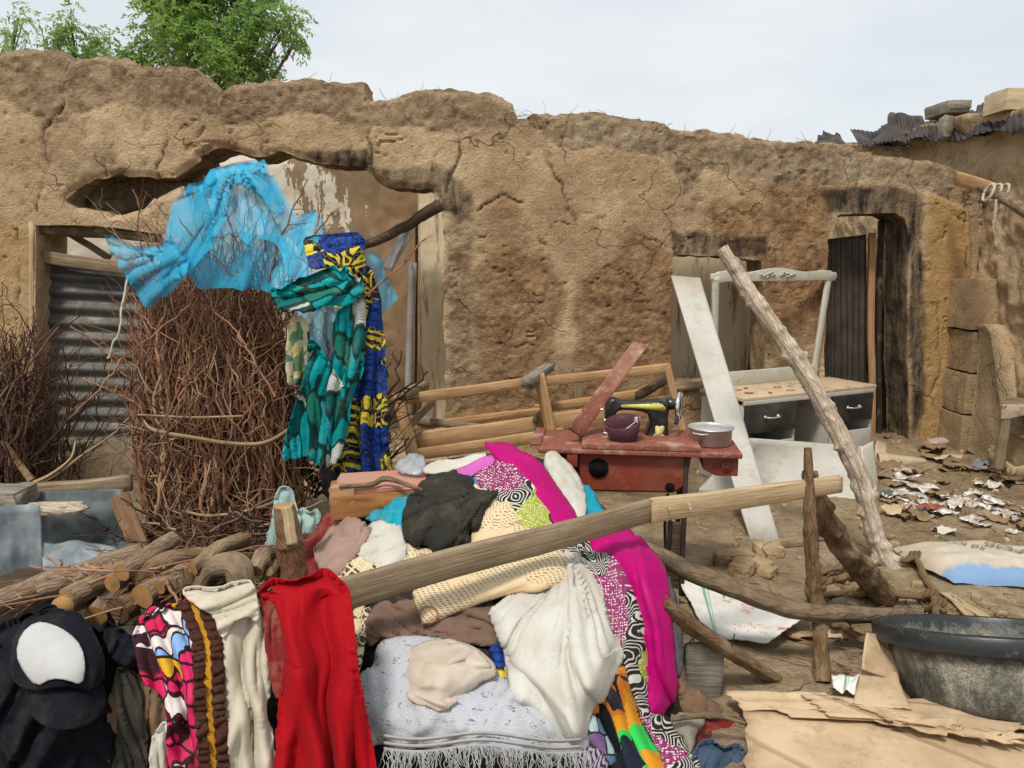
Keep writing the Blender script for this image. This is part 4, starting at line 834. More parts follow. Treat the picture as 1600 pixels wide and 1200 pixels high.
pk('back_rail', (636, 668), (860, 640), .05, .03, WN, e, 10, ya=5.1, yb=5.15); pk('back_rail', (836, 640), (1050, 608), .06, .03, WN, e, 11, ya=5.15, yb=5.2)
pk('slat', (640, 664), (676, 628), .05, .03, WO, e, 12, ya=4.7, yb=5.1); pk('slat', (836, 655), (862, 632), .05, .03, WO, e, 13, ya=4.7, yb=5.1); pk('slat', (995, 620), (1046, 590), .06, .03, M['wood_dark'], e, 14, ya=4.9, yb=5.2)
pk('slat', (640, 655), (1000, 700), .05, .03, WO, e, 15, ya=5.1, yb=4.8); pk('back_post', (903, 575), (905, 640), .06, .03, WO, e, 16, (1, 0, 0), 5.3, 5.3)
pk('foot', (650, 705), (655, 745), .06, .04, WN, e, 17, (1, 0, 0), 4.65, 4.65); pk('foot', (700, 690), (1040, 650), .07, .03, WN, e, 18, ya=4.95, yb=5.0)

# ================= DRESSER =================
FL = P(1161, 622, 5.2); RZ = math.atan2(.57, 1.17); DW, DD, DH = 1.30, .43, FL.z
e = empty('dressing_table', 'white dressing table with two black drawers and an empty mirror frame', 'dressing table', (FL.x, FL.y, 0), RZ)
WF, WP = M['white_frame'], M['white_paint']
bl = lambda nm, c, s, m, par=e, bv=.003, R=None: box(nm, c, s, m, par, R, bv, world=False)
bl('top', (DW/2, DD/2, DH-.012), (DW+.03, DD+.02, .024), M['cream_top'])
bl('top_edge', (DW/2, -.001, DH-.040), (DW, .02, .032), WP)
bl('side_panel', (.009, DD/2, DH/2-.02), (.018, DD, DH-.065), WP); bl('side_panel', (DW-.009, DD/2, DH/2-.02), (.018, DD, DH-.065), WP)
bl('side_panel', (.50, DD/2, DH/2-.02), (.018, DD-.01, DH-.065), WF); bl('side_panel', (.85, DD/2, DH/2-.02), (.018, DD-.01, DH-.065), WP)
bl('back_panel', (DW/2, DD-.006, DH/2-.02), (DW-.04, .008, DH-.08), WF)
for x0 in (.02, .86):
    w_ = .47 if x0 < .5 else .42; dr_ = bl('drawer', (x0+w_/2, -.004, DH-.16), (w_, .025, .20), M['black_panel']); k = MB()
    cx = x0+w_/2; v, f, uv = pole_shape([(cx-.06, -.02, DH-.15), (cx-.05, -.045, DH-.15), (cx, -.05, DH-.152), (cx+.05, -.045, DH-.15), (cx+.06, -.02, DH-.15)], [.006]*5, n=20, seg=8, rough=.02); k.add(v, f, uv)
    for s in (-1, 1): v, f, uv = lathe([(0, 0), (.014, 0), (.012, .008), (0, .01)], 12, Matrix.Translation((cx+s*.06, -.016, DH-.15))@Matrix.Rotation(PI/2, 4, 'X')); k.add(v, f, uv)
    hd = mesh('handle', np.vstack(k.v), k.f, M['alu'], dr_, True, np.vstack(k.u), world=False)
    bl('cupboard_door', (x0+w_/2, -.004, .175), (w_, .02, .30), WP)
bl('backboard', (.60, DD+.0, DH+.055), (1.12, .018, .11), WF)
for xa, xb, xc in ((.115, .075, 0), (1.13, 1.215, 0)):
    a = Vector((xa, DD+.01, DH)); b = Vector((xb, DD-.01, 1.475)); v, f, uv = plank_shape(a, b, .05, .028, (1, 0, 0), seed=xa); mesh('mirror_post', v, f, WF, e, False, uv, world=False)
pr = []
for i in range(41):
    s = i/40; x_ = .045+1.23*s; y_ = .050+.012*math.sin(PI*s)+.014*math.cos(4*PI*(s-.5))*(abs(s-.5) < .42)+(.0 if .04 < s < .96 else -.012); pr.append((x_, 1.46+y_))
pr += [(1.285, 1.49), (1.29, 1.46), (1.27, 1.435), (1.22, 1.43)]+[(x_, 1.437) for x_ in (1.15, .9, .65, .4, .15)]+[(.10, 1.43), (.055, 1.435), (.035, 1.46), (.035, 1.49)]
cr_ = extr('crest_rail', pr[::-1], (0, 0, 0), (1, 0, 0), (0, 0, 1), .03, WF); cr_.parent = e; cr_.location = (0, DD-.01, 0)
k = MB()
for s in (-1, 1):
    for (dx, dz, ln_) in ((.02, .0, .05), (.07, .008, .05), (.115, -.006, .04), (.045, .018, .03), (.15, .004, .03), (.085, -.014, .03)):
        v, f, uv = pole_shape([(.655+s*dx, DD-.03, 1.475+dz), (.655+s*(dx+ln_*.5), DD-.034, 1.475+dz+.012), (.655+s*(dx+ln_), DD-.03, 1.472+dz)], [.003, .008, .003], n=9, seg=8, rough=.1, seed=3); k.add(v, f, uv)
mesh('carving', np.vstack(k.v), k.f, WP, e, True, np.vstack(k.u), world=False)
for k_ in range(16):
    c = Vector((random.uniform(.1, 1.0), random.uniform(.05, .3), DH+.004)); wc = pmat(e)@c
    lump('debris_crumb', wc, (random.uniform(.02, .07), random.uniform(.02, .05), .012), M['mud'] if k_ % 5 else M['red_wood'], k_, 'crumb of fallen mud lying on the dressing table top' if k_ % 5 else 'small red fragment lying on the dressing table top', 'debris', 'crumbs on the dressing table', sub=5)
slab('loose_board', [P(1172, 684, 5.12), P(1364, 697, 5.55), G(1370, 790), G(1086, 768)], .018, WP, label='large loose white board leaning low against the dressing table front', cat='board', bump=.004)
slab('white_plank', [P(1048, 434, 5.82), P(1093, 437, 5.82), G(1217, 848), G(1172, 849)], .022, WP, label='long narrow white board leaning from the ground up to the window opening', cat='board', bump=.004, n=14)
slab('board_end', [P(1343, 700, 5.2), P(1362, 690, 5.3), G(1372, 772), G(1356, 790)], .015, WF, label='narrow end of a pale board behind the foot of the gnarled pole', cat='board')

# ================= SEWING MACHINE AND TABLE =================
TF = P(841, 700, 3.42); TZ = TF.z; TA = -math.atan2(.11, .9)
e = empty('sewing_table', 'brick red treadle sewing machine table with a drop box and side drawer', 'table', (TF.x, TF.y, 0), TA)
tl = lambda nm, c, s, m, par=e, bv=.003, R=None: box(nm, c, s, m, par, R, bv, world=False)
RW, RB = M['red_wood2'], M['red_box']
tl('tabletop', (.455, .20, TZ-.012), (.91, .40, .024), RW, bv=.005); tl('tabletop', (-.02, .22, TZ+.004), (.05, .34, .012), RW)
tl('machine_board', (.462, .17, TZ+.0145), (.53, .34, .028), RW, bv=.004)
pr = [(.18, -.026), (.695, -.026), (.68, -.13), (.665, -.175), (.62, -.205), (.2, -.212), (.18, -.2)]
bx_ = extr('drop_box', [(x_, z_) for x_, z_ in pr][::-1], (0, 0, 0), (1, 0, 0), (0, 0, 1), .26, RB, bv=.012, smooth=True); bx_.parent = e; bx_.location = (0, .17, TZ); bx_.data.set_sharp_from_angle(angle=.7)
def disc(nm, c, rr, m, par, rot=PI/2, h=.004):
    v, f, uv = lathe([(0, h), (rr, h), (rr, 0), (0, 0)], 36, Matrix.Translation(c)@Matrix.Rotation(rot, 4, 'X')); return mesh(nm, v, f, m, par, True, uv, world=False)
M['black'] = m_cloth('painted_hole_dark', (.008, .007, .006), dirt=.05)
disc('hole_disc', (.275, .036, TZ-.095), .046, M['black'], e); disc('notch_disc', (.60, .036, TZ-.175), .022, M['black'], e)  # black discs paint the darkness inside the two openings
tl('apron', (.155, .02, TZ-.055), (.05, .03, .062), RB); tl('apron', (.1, .1, TZ-.08), (.14, .02, .11), RW)
pr = [(.74, -.026), (.90, -.026), (.90, -.115), (.80, -.115), (.745, -.085)]
db = extr('drawer', pr[::-1], (0, 0, 0), (1, 0, 0), (0, 0, 1), .28, RB, bv=.004); db.parent = e; db.location = (0, .18, TZ)
for rr in (.024, .016, .008): disc('drawer_knob', (.85, .0395-.001*(.03-rr)*100, TZ-.07), rr, RW if rr != .016 else RB, e, h=.006)
IR = M['iron']
for x_ in (.16, .67):
    pr_ = tl('iron_leg', (x_, .05, (TZ-.03)/2), (.022, .03, TZ-.03), IR); tl('iron_leg', (x_, .32, (TZ-.03)/2), (.022, .03, TZ-.03), IR); tl('foot_bar', (x_, .18, .03), (.03, .42, .03), IR)
    k = MB()
    for (a, b) in (((0, .07, .62), (0, .3, .42)), ((0, .3, .62), (0, .07, .42)), ((0, .07, .4), (0, .3, .38)), ((0, .07, .36), (0, .18, .15)), ((0, .3, .36), (0, .18, .15)), ((0, .07, .14), (0, .3, .12))):
        v, f, uv = pole_shape([(x_+a[0], a[1], a[2]), (x_, (a[1]+b[1])/2, (a[2]+b[2])/2+.02), (x_+b[0], b[1], b[2])], [.009]*3, n=10, seg=7, rough=.05); k.add(v, f, uv)
    mesh('iron_bracing', np.vstack(k.v), k.f, IR, e, True, np.vstack(k.u), world=False)
tl('crossbar', (.42, .30, .35), (.5, .012, .03), IR); tl('treadle', (.42, .16, .10), (.34, .22, .015), IR); tl('pitman_block', (.63, .08, .25), (.06, .04, .28), M['wood_dark'])
v, f, uv = lathe([(.15, -.008), (.16, 0), (.15, .008), (.14, 0), (.15, -.008)], 40, Matrix.Translation((.61, .2, .33))@Matrix.Rotation(PI/2, 4, 'Y')); mesh('flywheel', v, f, IR, e, True, uv, world=False)
v, f, uv = lathe([(.028, 0), (.036, .01), (.036, .03), (.024, .04), (.016, .02), (.028, 0)], 24, Matrix.Translation((.565, .02, TZ-.245))@Matrix.Rotation(PI/2, 4, 'X')); mesh('bobbin_ring', v, f, WP, e, True, uv, world=False)
# red lid leaning on the table
slab('red_lid_board', [P(988, 536, 3.78), P(1012, 541, 3.78), P(908, 684, 3.52), P(887, 670, 3.52)], .022, RW, label='faded red grooved wooden lid standing askew on the sewing table', cat='board', bump=.003)
# the machine
BL = NG('black_enamel'); n = BL.no(BL.ob(), 18, 5, .6); M['enamel'] = BL.done(BL.mi(BL.rp(n, [(.55, 0), (.75, .5)]), (.010, .010, .011), (.07, .06, .045)), BL.rp(n, [(.4, .18), (.7, .5)]), spec=.6)
g = NG('gold_decal'); n = g.vo(g.ob(), 90); n2 = g.no(g.ob(), 60, 3); M['gold'] = g.done(g.mi(g.rp(n, [(.2, 0), (.35, 1)]), (.12, .10, .02), g.mi(n2, (.62, .55, .12), (.45, .5, .10))), .4, spec=.5)
Y0 = 3.58; s_ = Y0/1200
e2 = empty('sewing_machine', 'black and gold hand sewing machine with a chrome balance wheel', 'sewing machine', P(1000, 686, Y0))
def mp2(px, py): return ((px-1000)*s_*1.0, (686-py)*s_*1.0)
EN = M['enamel']; OR = P(1000, 686, Y0)
body = [(943, 657), (943, 632), (947, 622), (955, 617), (966, 622), (985, 624.5), (1010, 622.5), (1030, 621), (1041, 624), (1044, 634), (1042, 650), (1043, 672), (1045, 684), (1005, 684), (1010, 670), (1014, 655), (1012, 645), (1002, 640), (985, 637.5), (965, 637), (960, 642), (957, 657)]
bd = extr('body', [mp2(*q_) for q_ in body][::-1], OR, (1, 0, 0), (0, 0, 1), .075, EN, e2, bv=.016, smooth=True); bd.modifiers['bevel'].segments = 4; bd.data.set_sharp_from_angle(angle=1.0)
box('bed_plate', OR+Vector((-.10, .0, .004)), (.38, .16, .014), EN, e2, bv=.004); box('slide_plate', OR+Vector((-.16, -.01, .0125)), (.09, .10, .003), M['chrome'], e2, bv=0)
box('base_plate', OR+Vector((.02, 0, -.004)), (.20, .17, .006), M['alu'], e2)
def rodp(nm, pts, rr, m, par): v, f, uv = pole_shape([P(a, b, Y0-.0+c) for a, b, c in pts], rr, n=10, seg=10, rough=.01); return mesh(nm, v, f, m, par, True, uv)
rodp('needle_bar', [(945, 655, -.01), (945, 676, -.01)], [.005, .005], M['chrome'], e2); rodp('needle_bar', [(949.5, 655, .0), (949.5, 670, .0)], [.006, .006], IR, e2); rodp('presser_foot', [(943, 676, -.01), (950, 678, -.02)], [.006, .007], M['chrome'], e2); rodp('tension_screw', [(941, 640, 0), (937, 640, 0)], [.008, .006], M['chrome'], e2)
R90 = Matrix.Rotation(PI/2, 4, 'Y')
def lx(nm, prof, px, py, m, seg=40): v, f, uv = lathe(prof, seg, Matrix.Translation(P(px, py, Y0))@Matrix.Rotation(-.35, 4, 'Z')@R90); return mesh(nm, v, f, m, e2, True, uv)
lx('shaft', [(0, -.02), (.026, -.02), (.03, .0), (.024, .02), (.032, .03), (.0, .035)], 1048, 631, EN); lx('balance_wheel', [(.058, -.009), (.072, -.008), (.0755, 0), (.072, .009), (.062, .010), (.056, .004), (.02, .012), (.0, .016), (.0, -.006), (.02, -.004), (.054, -.004), (.058, -.009)], 1061, 636, M['chrome'])
rodp('wheel_handle', [(1058, 650, -.06), (1056, 662, -.09)], [.008, .009], EN, e2)
def decal(nm, pl, y, m): return extr(nm, [mp2(*q_) for q_ in pl][::-1], OR+Vector((0, y, 0)), (1, 0, 0), (0, 0, 1), .0012, m, e2, bv=0)
decal('gold_band', [(966, 628), (985, 627), (1010, 626), (1024, 624.5), (1032, 627), (1037, 633), (1035, 638), (1022, 636), (1005, 634), (968, 632.5)], -.0385, M['gold'])
M['badge'] = m_paint('badge_gold', (.62, .52, .2), (.5, .4, .14), .3, .35, (.15, .12, .05), 40)
decal('badge', [(1021, 663), (1024, 661), (1028, 663), (1032, 661), (1036, 663), (1035, 670), (1033, 673), (1036, 677), (1037, 681), (1018, 681), (1018, 677), (1022, 673)], -.0385, M['badge'])
# small basket beside it
def basket_part():
    c = P(976, 690, 3.47); V, F, UV = lathe([(0, .0), (.052, .0), (.058, .004), (.072, .05), (.084, .105), (.078, .107), (.066, .05), (.052, .01), (0, .008)], 48, Matrix.Translation(c)@Matrix.Rotation(-.18, 4, 'Y')@Matrix.Rotation(.25, 4, 'X'))
    UV = UV*np.array([1, 1]); return V, F, UV
g = NG('plum_wicker'); u = g.uv(); br = g.nd('ShaderNodeTexBrick'); g.ln(g.mp(u, (2.6, 55, 1)), br.inputs['Vector']); br.inputs['Scale'].default_value = 1.0; br.inputs['Mortar Size'].default_value = .05; br.inputs['Color1'].default_value = (.20, .07, .09, 1); br.inputs['Color2'].default_value = (.13, .04, .06, 1); br.inputs['Mortar'].default_value = (.012, .006, .008, 1)
M['wicker'] = g.done(br.outputs['Color'], .5, g.rp(br.outputs['Fac'], [(0, 1), (1, 0)]), .8, .01)
V, F, UV = basket_part(); e3 = empty('wicker_basket', 'small plum woven basket beside the sewing machine', 'basket', P(976, 690, 3.47)); mesh('basket_body', V, F, M['wicker'], e3, True, UV)
pole('thread', [P(968, 677, 3.40), P(980, 669, 3.40), P(992, 660, 3.43)], [.0022, .0022], M['white_string'], parent=e3, n=12, seg=6)
lump('thread_spool', P(996, 656, 3.47), (.028, .028, .03), M['white_string'], 3, 'white knob of thread on the rim of the plum basket', 'thread', sub=6)
# cooking pot on the right end of the table
c = P(1108, 700, 3.52); zb = TZ+.001; e4 = empty('cooking_pot', 'dull aluminium cooking pot on the right end of the sewing table', 'pot', (c.x, 3.50, zb)); cx, cy = c.x, 3.50
v, f, uv = lathe([(0, 0), (.085, 0), (.094, .006), (.097, .075), (.105, .078), (.106, .082), (.098, .083), (.092, .078), (.09, .008), (0, .004)], 56, Matrix.Translation((cx, cy, zb))); mesh('pot_body', v, f, M['alu'], e4, True, uv)
v, f, uv = lathe([(.088, .072), (.084, .076), (.02, .082), (0, .083)], 48, Matrix.Translation((cx, cy, zb))); mesh('lid', v, f, M['alu'], e4, True, uv)
for sgn in (-1, 1):
    a0 = -PI/2-.75 if sgn < 0 else PI/2-.75; pts = []
    for i in range(9): a = a0+(i-4)*.1; rr = .096+(.026 if 1 < i < 7 else (.014 if i in (1, 7) else 0)); pts.append((cx+rr*math.cos(a), cy+rr*math.sin(a), zb+.066))
    v, f, uv = pole_shape(pts, [.004]*3, n=24, seg=8, rough=.0); mesh('handle', v, f, M['alu'], e4, True, uv)
# ================= POLES, RAILS, STAKES =================
pole('gnarled_pole', [P(1128, 388, 4.35), P(1180, 470, 4.25), P(1250, 570, 4.12), P(1290, 640, 4.03), P(1340, 740, 3.92), P(1372, 850, 3.84), P(1408, 915, 3.78)], [.035, .042, .05, .046, .05, .045, .055], M['bark_pale'], 'long pale knotty pole leaning across the white dressing table', 'pole', n=150, seg=24, rough=.16, knots=46, seed=11)
pole('brace_pole', [P(1268, 758, 2.98), P(1300, 830, 3.1), P(1345, 890, 3.25), P(1388, 938, 3.4)], [.034, .05, .056, .05], M['bark_brown'], 'thick rotten brown brace pole leaning against the upright stake', 'pole', n=60, seg=20, rough=.22, knots=8, seed=12)
pole('upright_stake', [G(1286, 1066), P(1278, 960, 2.86), P(1268, 850, 2.86), P(1262, 700, 2.88)], [.032, .026, .026, .014], M['bark_brown'], 'slim upright stake holding up the right end of the long board', 'stake', n=60, seg=16, rough=.2, knots=5, seed=13)
pole('rail_pole', [P(985, 850, 3.0), P(1060, 882, 2.9), P(1150, 920, 2.82), P(1230, 950, 2.79), P(1300, 957, 2.86), P(1425, 960, 3.12)], [.035, .04, .038, .034, .034, .026], M['bark_pole'], 'long smooth brown pole running from the clothes heap to the black basin', 'pole', n=70, seg=16, rough=.06, wob=.015, seed=14)
pl_ = pole('split_pole', [P(1030, 940, 2.55), P(1090, 985, 2.6), P(1160, 1030, 2.68), P(1240, 1078, 2.8)], [.045, .042, .036, .03], M['bark_brown'], 'short split pole with nails slanting down to the ground', 'pole', n=50, seg=12, rough=.12, seed=15, flat=.75)
for (a, b) in (((1143, 1010), (1148, 990)), ((1068, 1012), (1085, 996))): pole('nail', [P(*a, 2.56), P(*b, 2.52)], [.0022, .0022], M['iron'], parent=pl_, n=8, seg=6)
LB = empty('long_board', 'long grey weathered board spliced from two lengths resting across the clothes heap', 'board', P(800, 860, 2.5))
plank('near_length', P(505, 936, 2.22), P(1032, 793, 2.72), .105, .028, (0, 0, 1), M['wood_old'], parent=LB, n=60, bend=.004, seed=21, taper=.8)
plank('far_length', P(1016, 799, 2.69), P(1312, 757, 2.93), .088, .03, (0, 0, 1), M['wood_pale'], parent=LB, n=30, bend=.004, seed=22, taper=.75)
for q_ in ((1042, 792), (1075, 792), (1074, 786)): pole('nail', [P(*q_, 2.70), P(q_[0]+4, q_[1]+2, 2.66)], [.003, .004], M['alu'], parent=LB, n=6, seg=6)
pole('stick', [P(1255, 742, 2.95), P(1275, 745, 2.95)], [.02, .025], M['bark_brown'], 'short stub of wood tied behind the end of the long board', 'stick', n=14, seg=10, rough=.2)
pole('ground_branch', [G(1190, 855, .03), G(1235, 852, .03), G(1262, 846, .03), G(1300, 838, .03)], [.025, .03, .028, .018], M['bark_pole'], 'thin branch lying on the dirt below the white board', 'branch', n=30, seg=10, wob=.01)
pole('ground_branch', [G(1262, 850, .03), G(1285, 885, .03), G(1300, 900, .02), G(1330, 935, .02)], [.026, .026, .024, .02], M['bark_pole'], 'forked branch lying on the dirt behind the upright stake', 'branch', n=30, seg=10, wob=.02)
# rope
rp_ = [[(1270, 905), (1300, 890), (1350, 880), (1400, 878), (1428, 872)], [(1272, 935), (1330, 925), (1400, 930), (1450, 935), (1462, 945)], [(1430, 872), (1445, 900), (1458, 930), (1462, 958)], [(1290, 965), (1330, 985), (1380, 1005), (1400, 1000)], [(1268, 920), (1290, 905), (1320, 900), (1350, 895)], [(1300, 975), (1340, 960), (1380, 965)], [(1270, 940), (1262, 925), (1275, 900), (1300, 885)], [(1330, 890), (1360, 900), (1358, 920), (1335, 930)]]
mb = MB()
for k, q_ in enumerate(rp_):
    v, f, uv = pole_shape([tuple(G(a, b, .03+.05*math.sin(i*1.9+k)**2)) for i, (a, b) in enumerate(q_)], [.015, .018, .015], n=60, seg=10, rough=.25, wob=.03, seed=k+40); mb.add(v, f, uv)
for (a, b) in ((1425, 874), (1450, 935), (1350, 925), (1462, 950), (1275, 915), (1330, 893)):
    for j in range(3): c = G(a, b, .05); v, f, uv = pole_shape([(c.x-.03+.02*j, c.y+.02, c.z-.02), (c.x-.02+.02*j, c.y-.015, c.z+.025), (c.x+.0+.02*j, c.y+.01, c.z+.03), (c.x+.03, c.y-.02, c.z-.01)], [.012]*3, n=16, seg=8, rough=.25, seed=j); mb.add(v, f, uv)
tag(mb.build('fibre_rope', M['rope']), 'tangled thick tan fibre rope on the dirt around the brace pole', 'rope')

# ================= SACK, BASIN, CARTONS =================
g = NG('sack_weave'); p = g.ob(); u = g.uv(); s2 = g.nd('ShaderNodeSeparateXYZ'); g.ln(u, s2.inputs[0]); n = g.no(p, 5, 6, .65); n2 = g.no(p, 14, 5, .6)
col = g.mi(g.rp(n, [(.35, 0), (.65, 1)]), (.52, .48, .41), (.44, .36, .25)); col = g.mi(g.rp(n2, [(.55, 0), (.68, .35)]), col, (.58, .33, .28))
bl_ = g.rp(g.ma('ADD', s2.outputs[1], g.ma('MULTIPLY', n2, .12)), [(.125, 1), (.16, 0)]); col = g.mi(g.ma('MULTIPLY', bl_, .85), col, (.13, .28, .50))
M['sack'] = g.done(col, .6, g.ma('ADD', n2, g.ma('MULTIPLY', g.vo(u, 110, rnd=.2), .2)), .5, .008)
sc0 = G(1572, 898); nu, nv = 60, 44; V = []; UV = []
ca, sa = math.cos(-.16), math.sin(-.16)
for sgn in (1, -1):
    for i in range(nv+1):
        for j in range(nu+1):
            s, t = j/nu, i/nv; X = 2*s-1; Yt = 2*t-1; hh = (max(0, 1-abs(X)**3.2)*max(0, 1-abs(Yt)**2.6))**.55
            lx_ = X*.44*(1-.07*abs(Yt)**2)-.08*Yt; ly_ = Yt*.225*(1-.05*X*X); z_ = hh*(.10 if sgn > 0 else -.02)+.018*hh*float(fbm(X*2.5, Yt*2.5, 0, 4, 5))*(sgn > 0)+.03+.012*float(fbm(X*3, Yt*3, 0, 2, 6))
            V.append((sc0.x+lx_*ca-ly_*sa, sc0.y+lx_*sa+ly_*ca, z_)); UV.append((s*1.0, t*.55))
F = []; n0 = (nu+1)*(nv+1)
for i in range(nv):
    for j in range(nu): a = i*(nu+1)+j; F += [(a, a+1, a+nu+2, a+nu+1), (n0+a, n0+a+nu+1, n0+a+nu+2, n0+a+1)]
e5 = empty('cement_sack', 'dusty white woven sack with a blue stripe lying on the dirt', 'sack', (sc0.x, sc0.y, 0)); mesh('sack_body', V, F, M['sack'], e5, True, UV)
M['ink'] = m_cloth('faded_ink', (.24, .21, .18), dirt=.8, dirtc=(.4, .34, .26))
def text(s, loc, size, rz, m, parent, tilt=0.0, ext=.0006):
    cu = bpy.data.curves.new('lettering', 'FONT'); cu.body = s; cu.size = size; cu.extrude = ext; cu.align_x = 'CENTER'; tmp = bpy.data.objects.new('tmp', cu); COL.objects.link(tmp)
    bpy.context.view_layer.update(); me = bpy.data.meshes.new_from_object(tmp); bpy.data.objects.remove(tmp); v = np.zeros(len(me.vertices)*3); me.vertices.foreach_get('co', v); v = v.reshape(-1, 3); fs = [tuple(p.vertices) for p in me.polygons]
    Mx = np.array(Matrix.Translation(loc)@Matrix.Rotation(rz, 4, 'Z')@Matrix.Rotation(tilt, 4, 'X')); v = v@Mx[:3, :3].T+Mx[:3, 3]; return mesh('lettering', v, fs, m, parent, False)
text('FOR', (sc0.x+.02, sc0.y+.06, .138), .10, 2.3, M['ink'], e5); text('50 KG', (sc0.x-.15, sc0.y+.10, .136), .07, 2.3, M['ink'], e5)
# basin
bc = G(1548, 1115); bR = Matrix.Translation((1.78, 2.58, -.01))@Matrix.Rotation(math.radians(-19), 4, 'X')@Matrix.Rotation(math.radians(1), 4, 'Y')@Matrix.Diagonal((1.03, .88, 1.0, 1))
e6 = empty('black_basin', 'large black plastic basin smeared with mud on the cardboard', 'basin', (1.74, 2.66, 0.03))
pr = [(0, 0), (.28, 0), (.30, .006), (.315, .03), (.352, .16), (.372, .235), (.374, .24), (.378, .242), (.38, .275), (.398, .288), (.415, .284), (.42, .262), (.417, .232)]
pr = [(r_, z_) for r_, z_ in [(0, 0), (.27, 0), (.295, .008), (.315, .04), (.335, .10), (.352, .16), (.366, .215), (.400, .217), (.404, .222), (.408, .262), (.402, .276), (.385, .282), (.372, .278), (.366, .262), (.35, .19), (.33, .10), (.305, .03), (.27, .012), (0, .012)]]
v, f, uv = lathe(pr, 96, bR); v += .006*np.stack([fbm(v[:, 0]*3, v[:, 1]*3, v[:, 2]*3, 3, 70+i) for i in range(3)], 1)
rimm = np.concatenate([[0.0 if 6 <= i <= 13 else .25+.25*min(1, z_/.2 if i < 6 else .5) for i, (r_, z_) in enumerate(pr)]]); att = np.repeat(rimm, 96)
mesh('basin_body', v, f, M['basin'], e6, True, uv, attrs={'ma': np.stack([att]*3, 1)}).data.set_sharp_from_angle(angle=.8)
# cartons
def card(lb, cs, zs, th=.005, bump=.012, seed=0, name='cardboard_sheet', m=None, jag=.02, group='flattened cardboard cartons', curl=0.0, n=14):
    q_ = [G(px, py, z_) for (px, py), z_ in zip(cs, zs)]; return slab(name, q_[::-1], th, m or M['card'], label=lb, cat='cardboard', bump=bump, seed=seed, jag=jag, group=group, curl=curl, n=n)
card('widest flattened tan carton along the bottom edge right of the clothes', [(1163, 1106), (1700, 1150), (1700, 1330), (1168, 1330)], [.035, .03, .02, .02], seed=1)
card('flattened carton lying under the front of the black basin', [(1160, 1085), (1420, 1095), (1640, 1135), (1240, 1120)], [.045, .04, .045, .05], seed=2)
card('upper carton of the stack under the black basin', [(1255, 1085), (1640, 1095), (1660, 1142), (1300, 1118)], [.06, .05, .055, .065], seed=3, jag=.05)
card('torn carton edge curling out below the black basin', [(1310, 1090), (1620, 1110), (1580, 1150), (1390, 1122)], [.07, .06, .07, .078], seed=4, jag=.06)
card('small carton piece left of the black basin', [(1130, 1080), (1290, 1082), (1330, 1108), (1160, 1108)], [.05, .055, .055, .045], seed=5, jag=.05)
card('carton flap lying flat against the left foot of the basin', [(1345, 1048), (1400, 1050), (1425, 1108), (1332, 1098)], [.09, .09, .08, .075], seed=6)
slab('cardboard_flap', [P(1352, 989, 2.70), P(1395, 994, 2.74), P(1405, 1066, 2.62), P(1345, 1046, 2.60)], .005, M['card'], label='upright carton flap leaning on the left side of the black basin', cat='cardboard', bump=.006)
for k in range(9):
    a = G(1370+k*24, 1120+k*3.2, .055+.008*(k % 3)); b = a+Vector((random.uniform(.06, .16), random.uniform(-.06, .03), .004)); slab('cardboard_scrap', [a, b, b+Vector((.0, -.05, .0)), a+Vector((-.02, -.03, .0))], .004, M['card'], label='torn brown strip of carton under the basin edge', cat='cardboard', bump=.02, jag=.2, seed=k, group='torn carton strips', n=6)
e7 = card('white printed carton sheet with red and green print on the dirt', [(1056, 903), (1278, 962), (1198, 1013), (1098, 985)], [.10, .06, .035, .03], name='printed_carton', m=M['print'], seed=8, bump=.02, curl=.03, group=None, n=20)
card('dark edge of a buried carton sheet beside the printed one', [(1225, 985), (1330, 985), (1322, 996), (1235, 996)], [.02, .02, .02, .02], seed=9, jag=.1)
slab('printed_paper', [G(1300, 1060, .07), G(1345, 1052, .09), G(1335, 1085, .08), G(1302, 1076, .08)], .002, M['print'], label='crumpled white and red paper scrap beside the cardboard', cat='paper', bump=.02)
for a_, b_, w_ in (((1475, 925), (1560, 978), .05), ((1490, 935), (1540, 990), .04)): plank('flat_strip', G(*a_, .03), G(*b_, .05), w_, .01, (1, 0, 0), M['wood_pale'], 'pale split wood strip between the sack and the basin' if w_ == .05 else 'thinner pale wood strip just left of the basin rim', 'strip')
slab('grey_board', [P(1068, 1003, 2.62), P(1128, 1003, 2.66), P(1122, 1100, 2.66), P(1066, 1098, 2.62)], .02, M['wood_grey'], label='square grey weathered board standing under the split pole', cat='board', bump=.01, jag=.03)
pole('thin_stick', [P(1050, 1124, 2.32), P(1110, 1117, 2.32), P(1165, 1130, 2.32)], [.008, .012, .005], M['bark_pole'], 'thin bent stick lying on rags by the bottom of the magenta cloth', 'stick', n=20, seg=8)
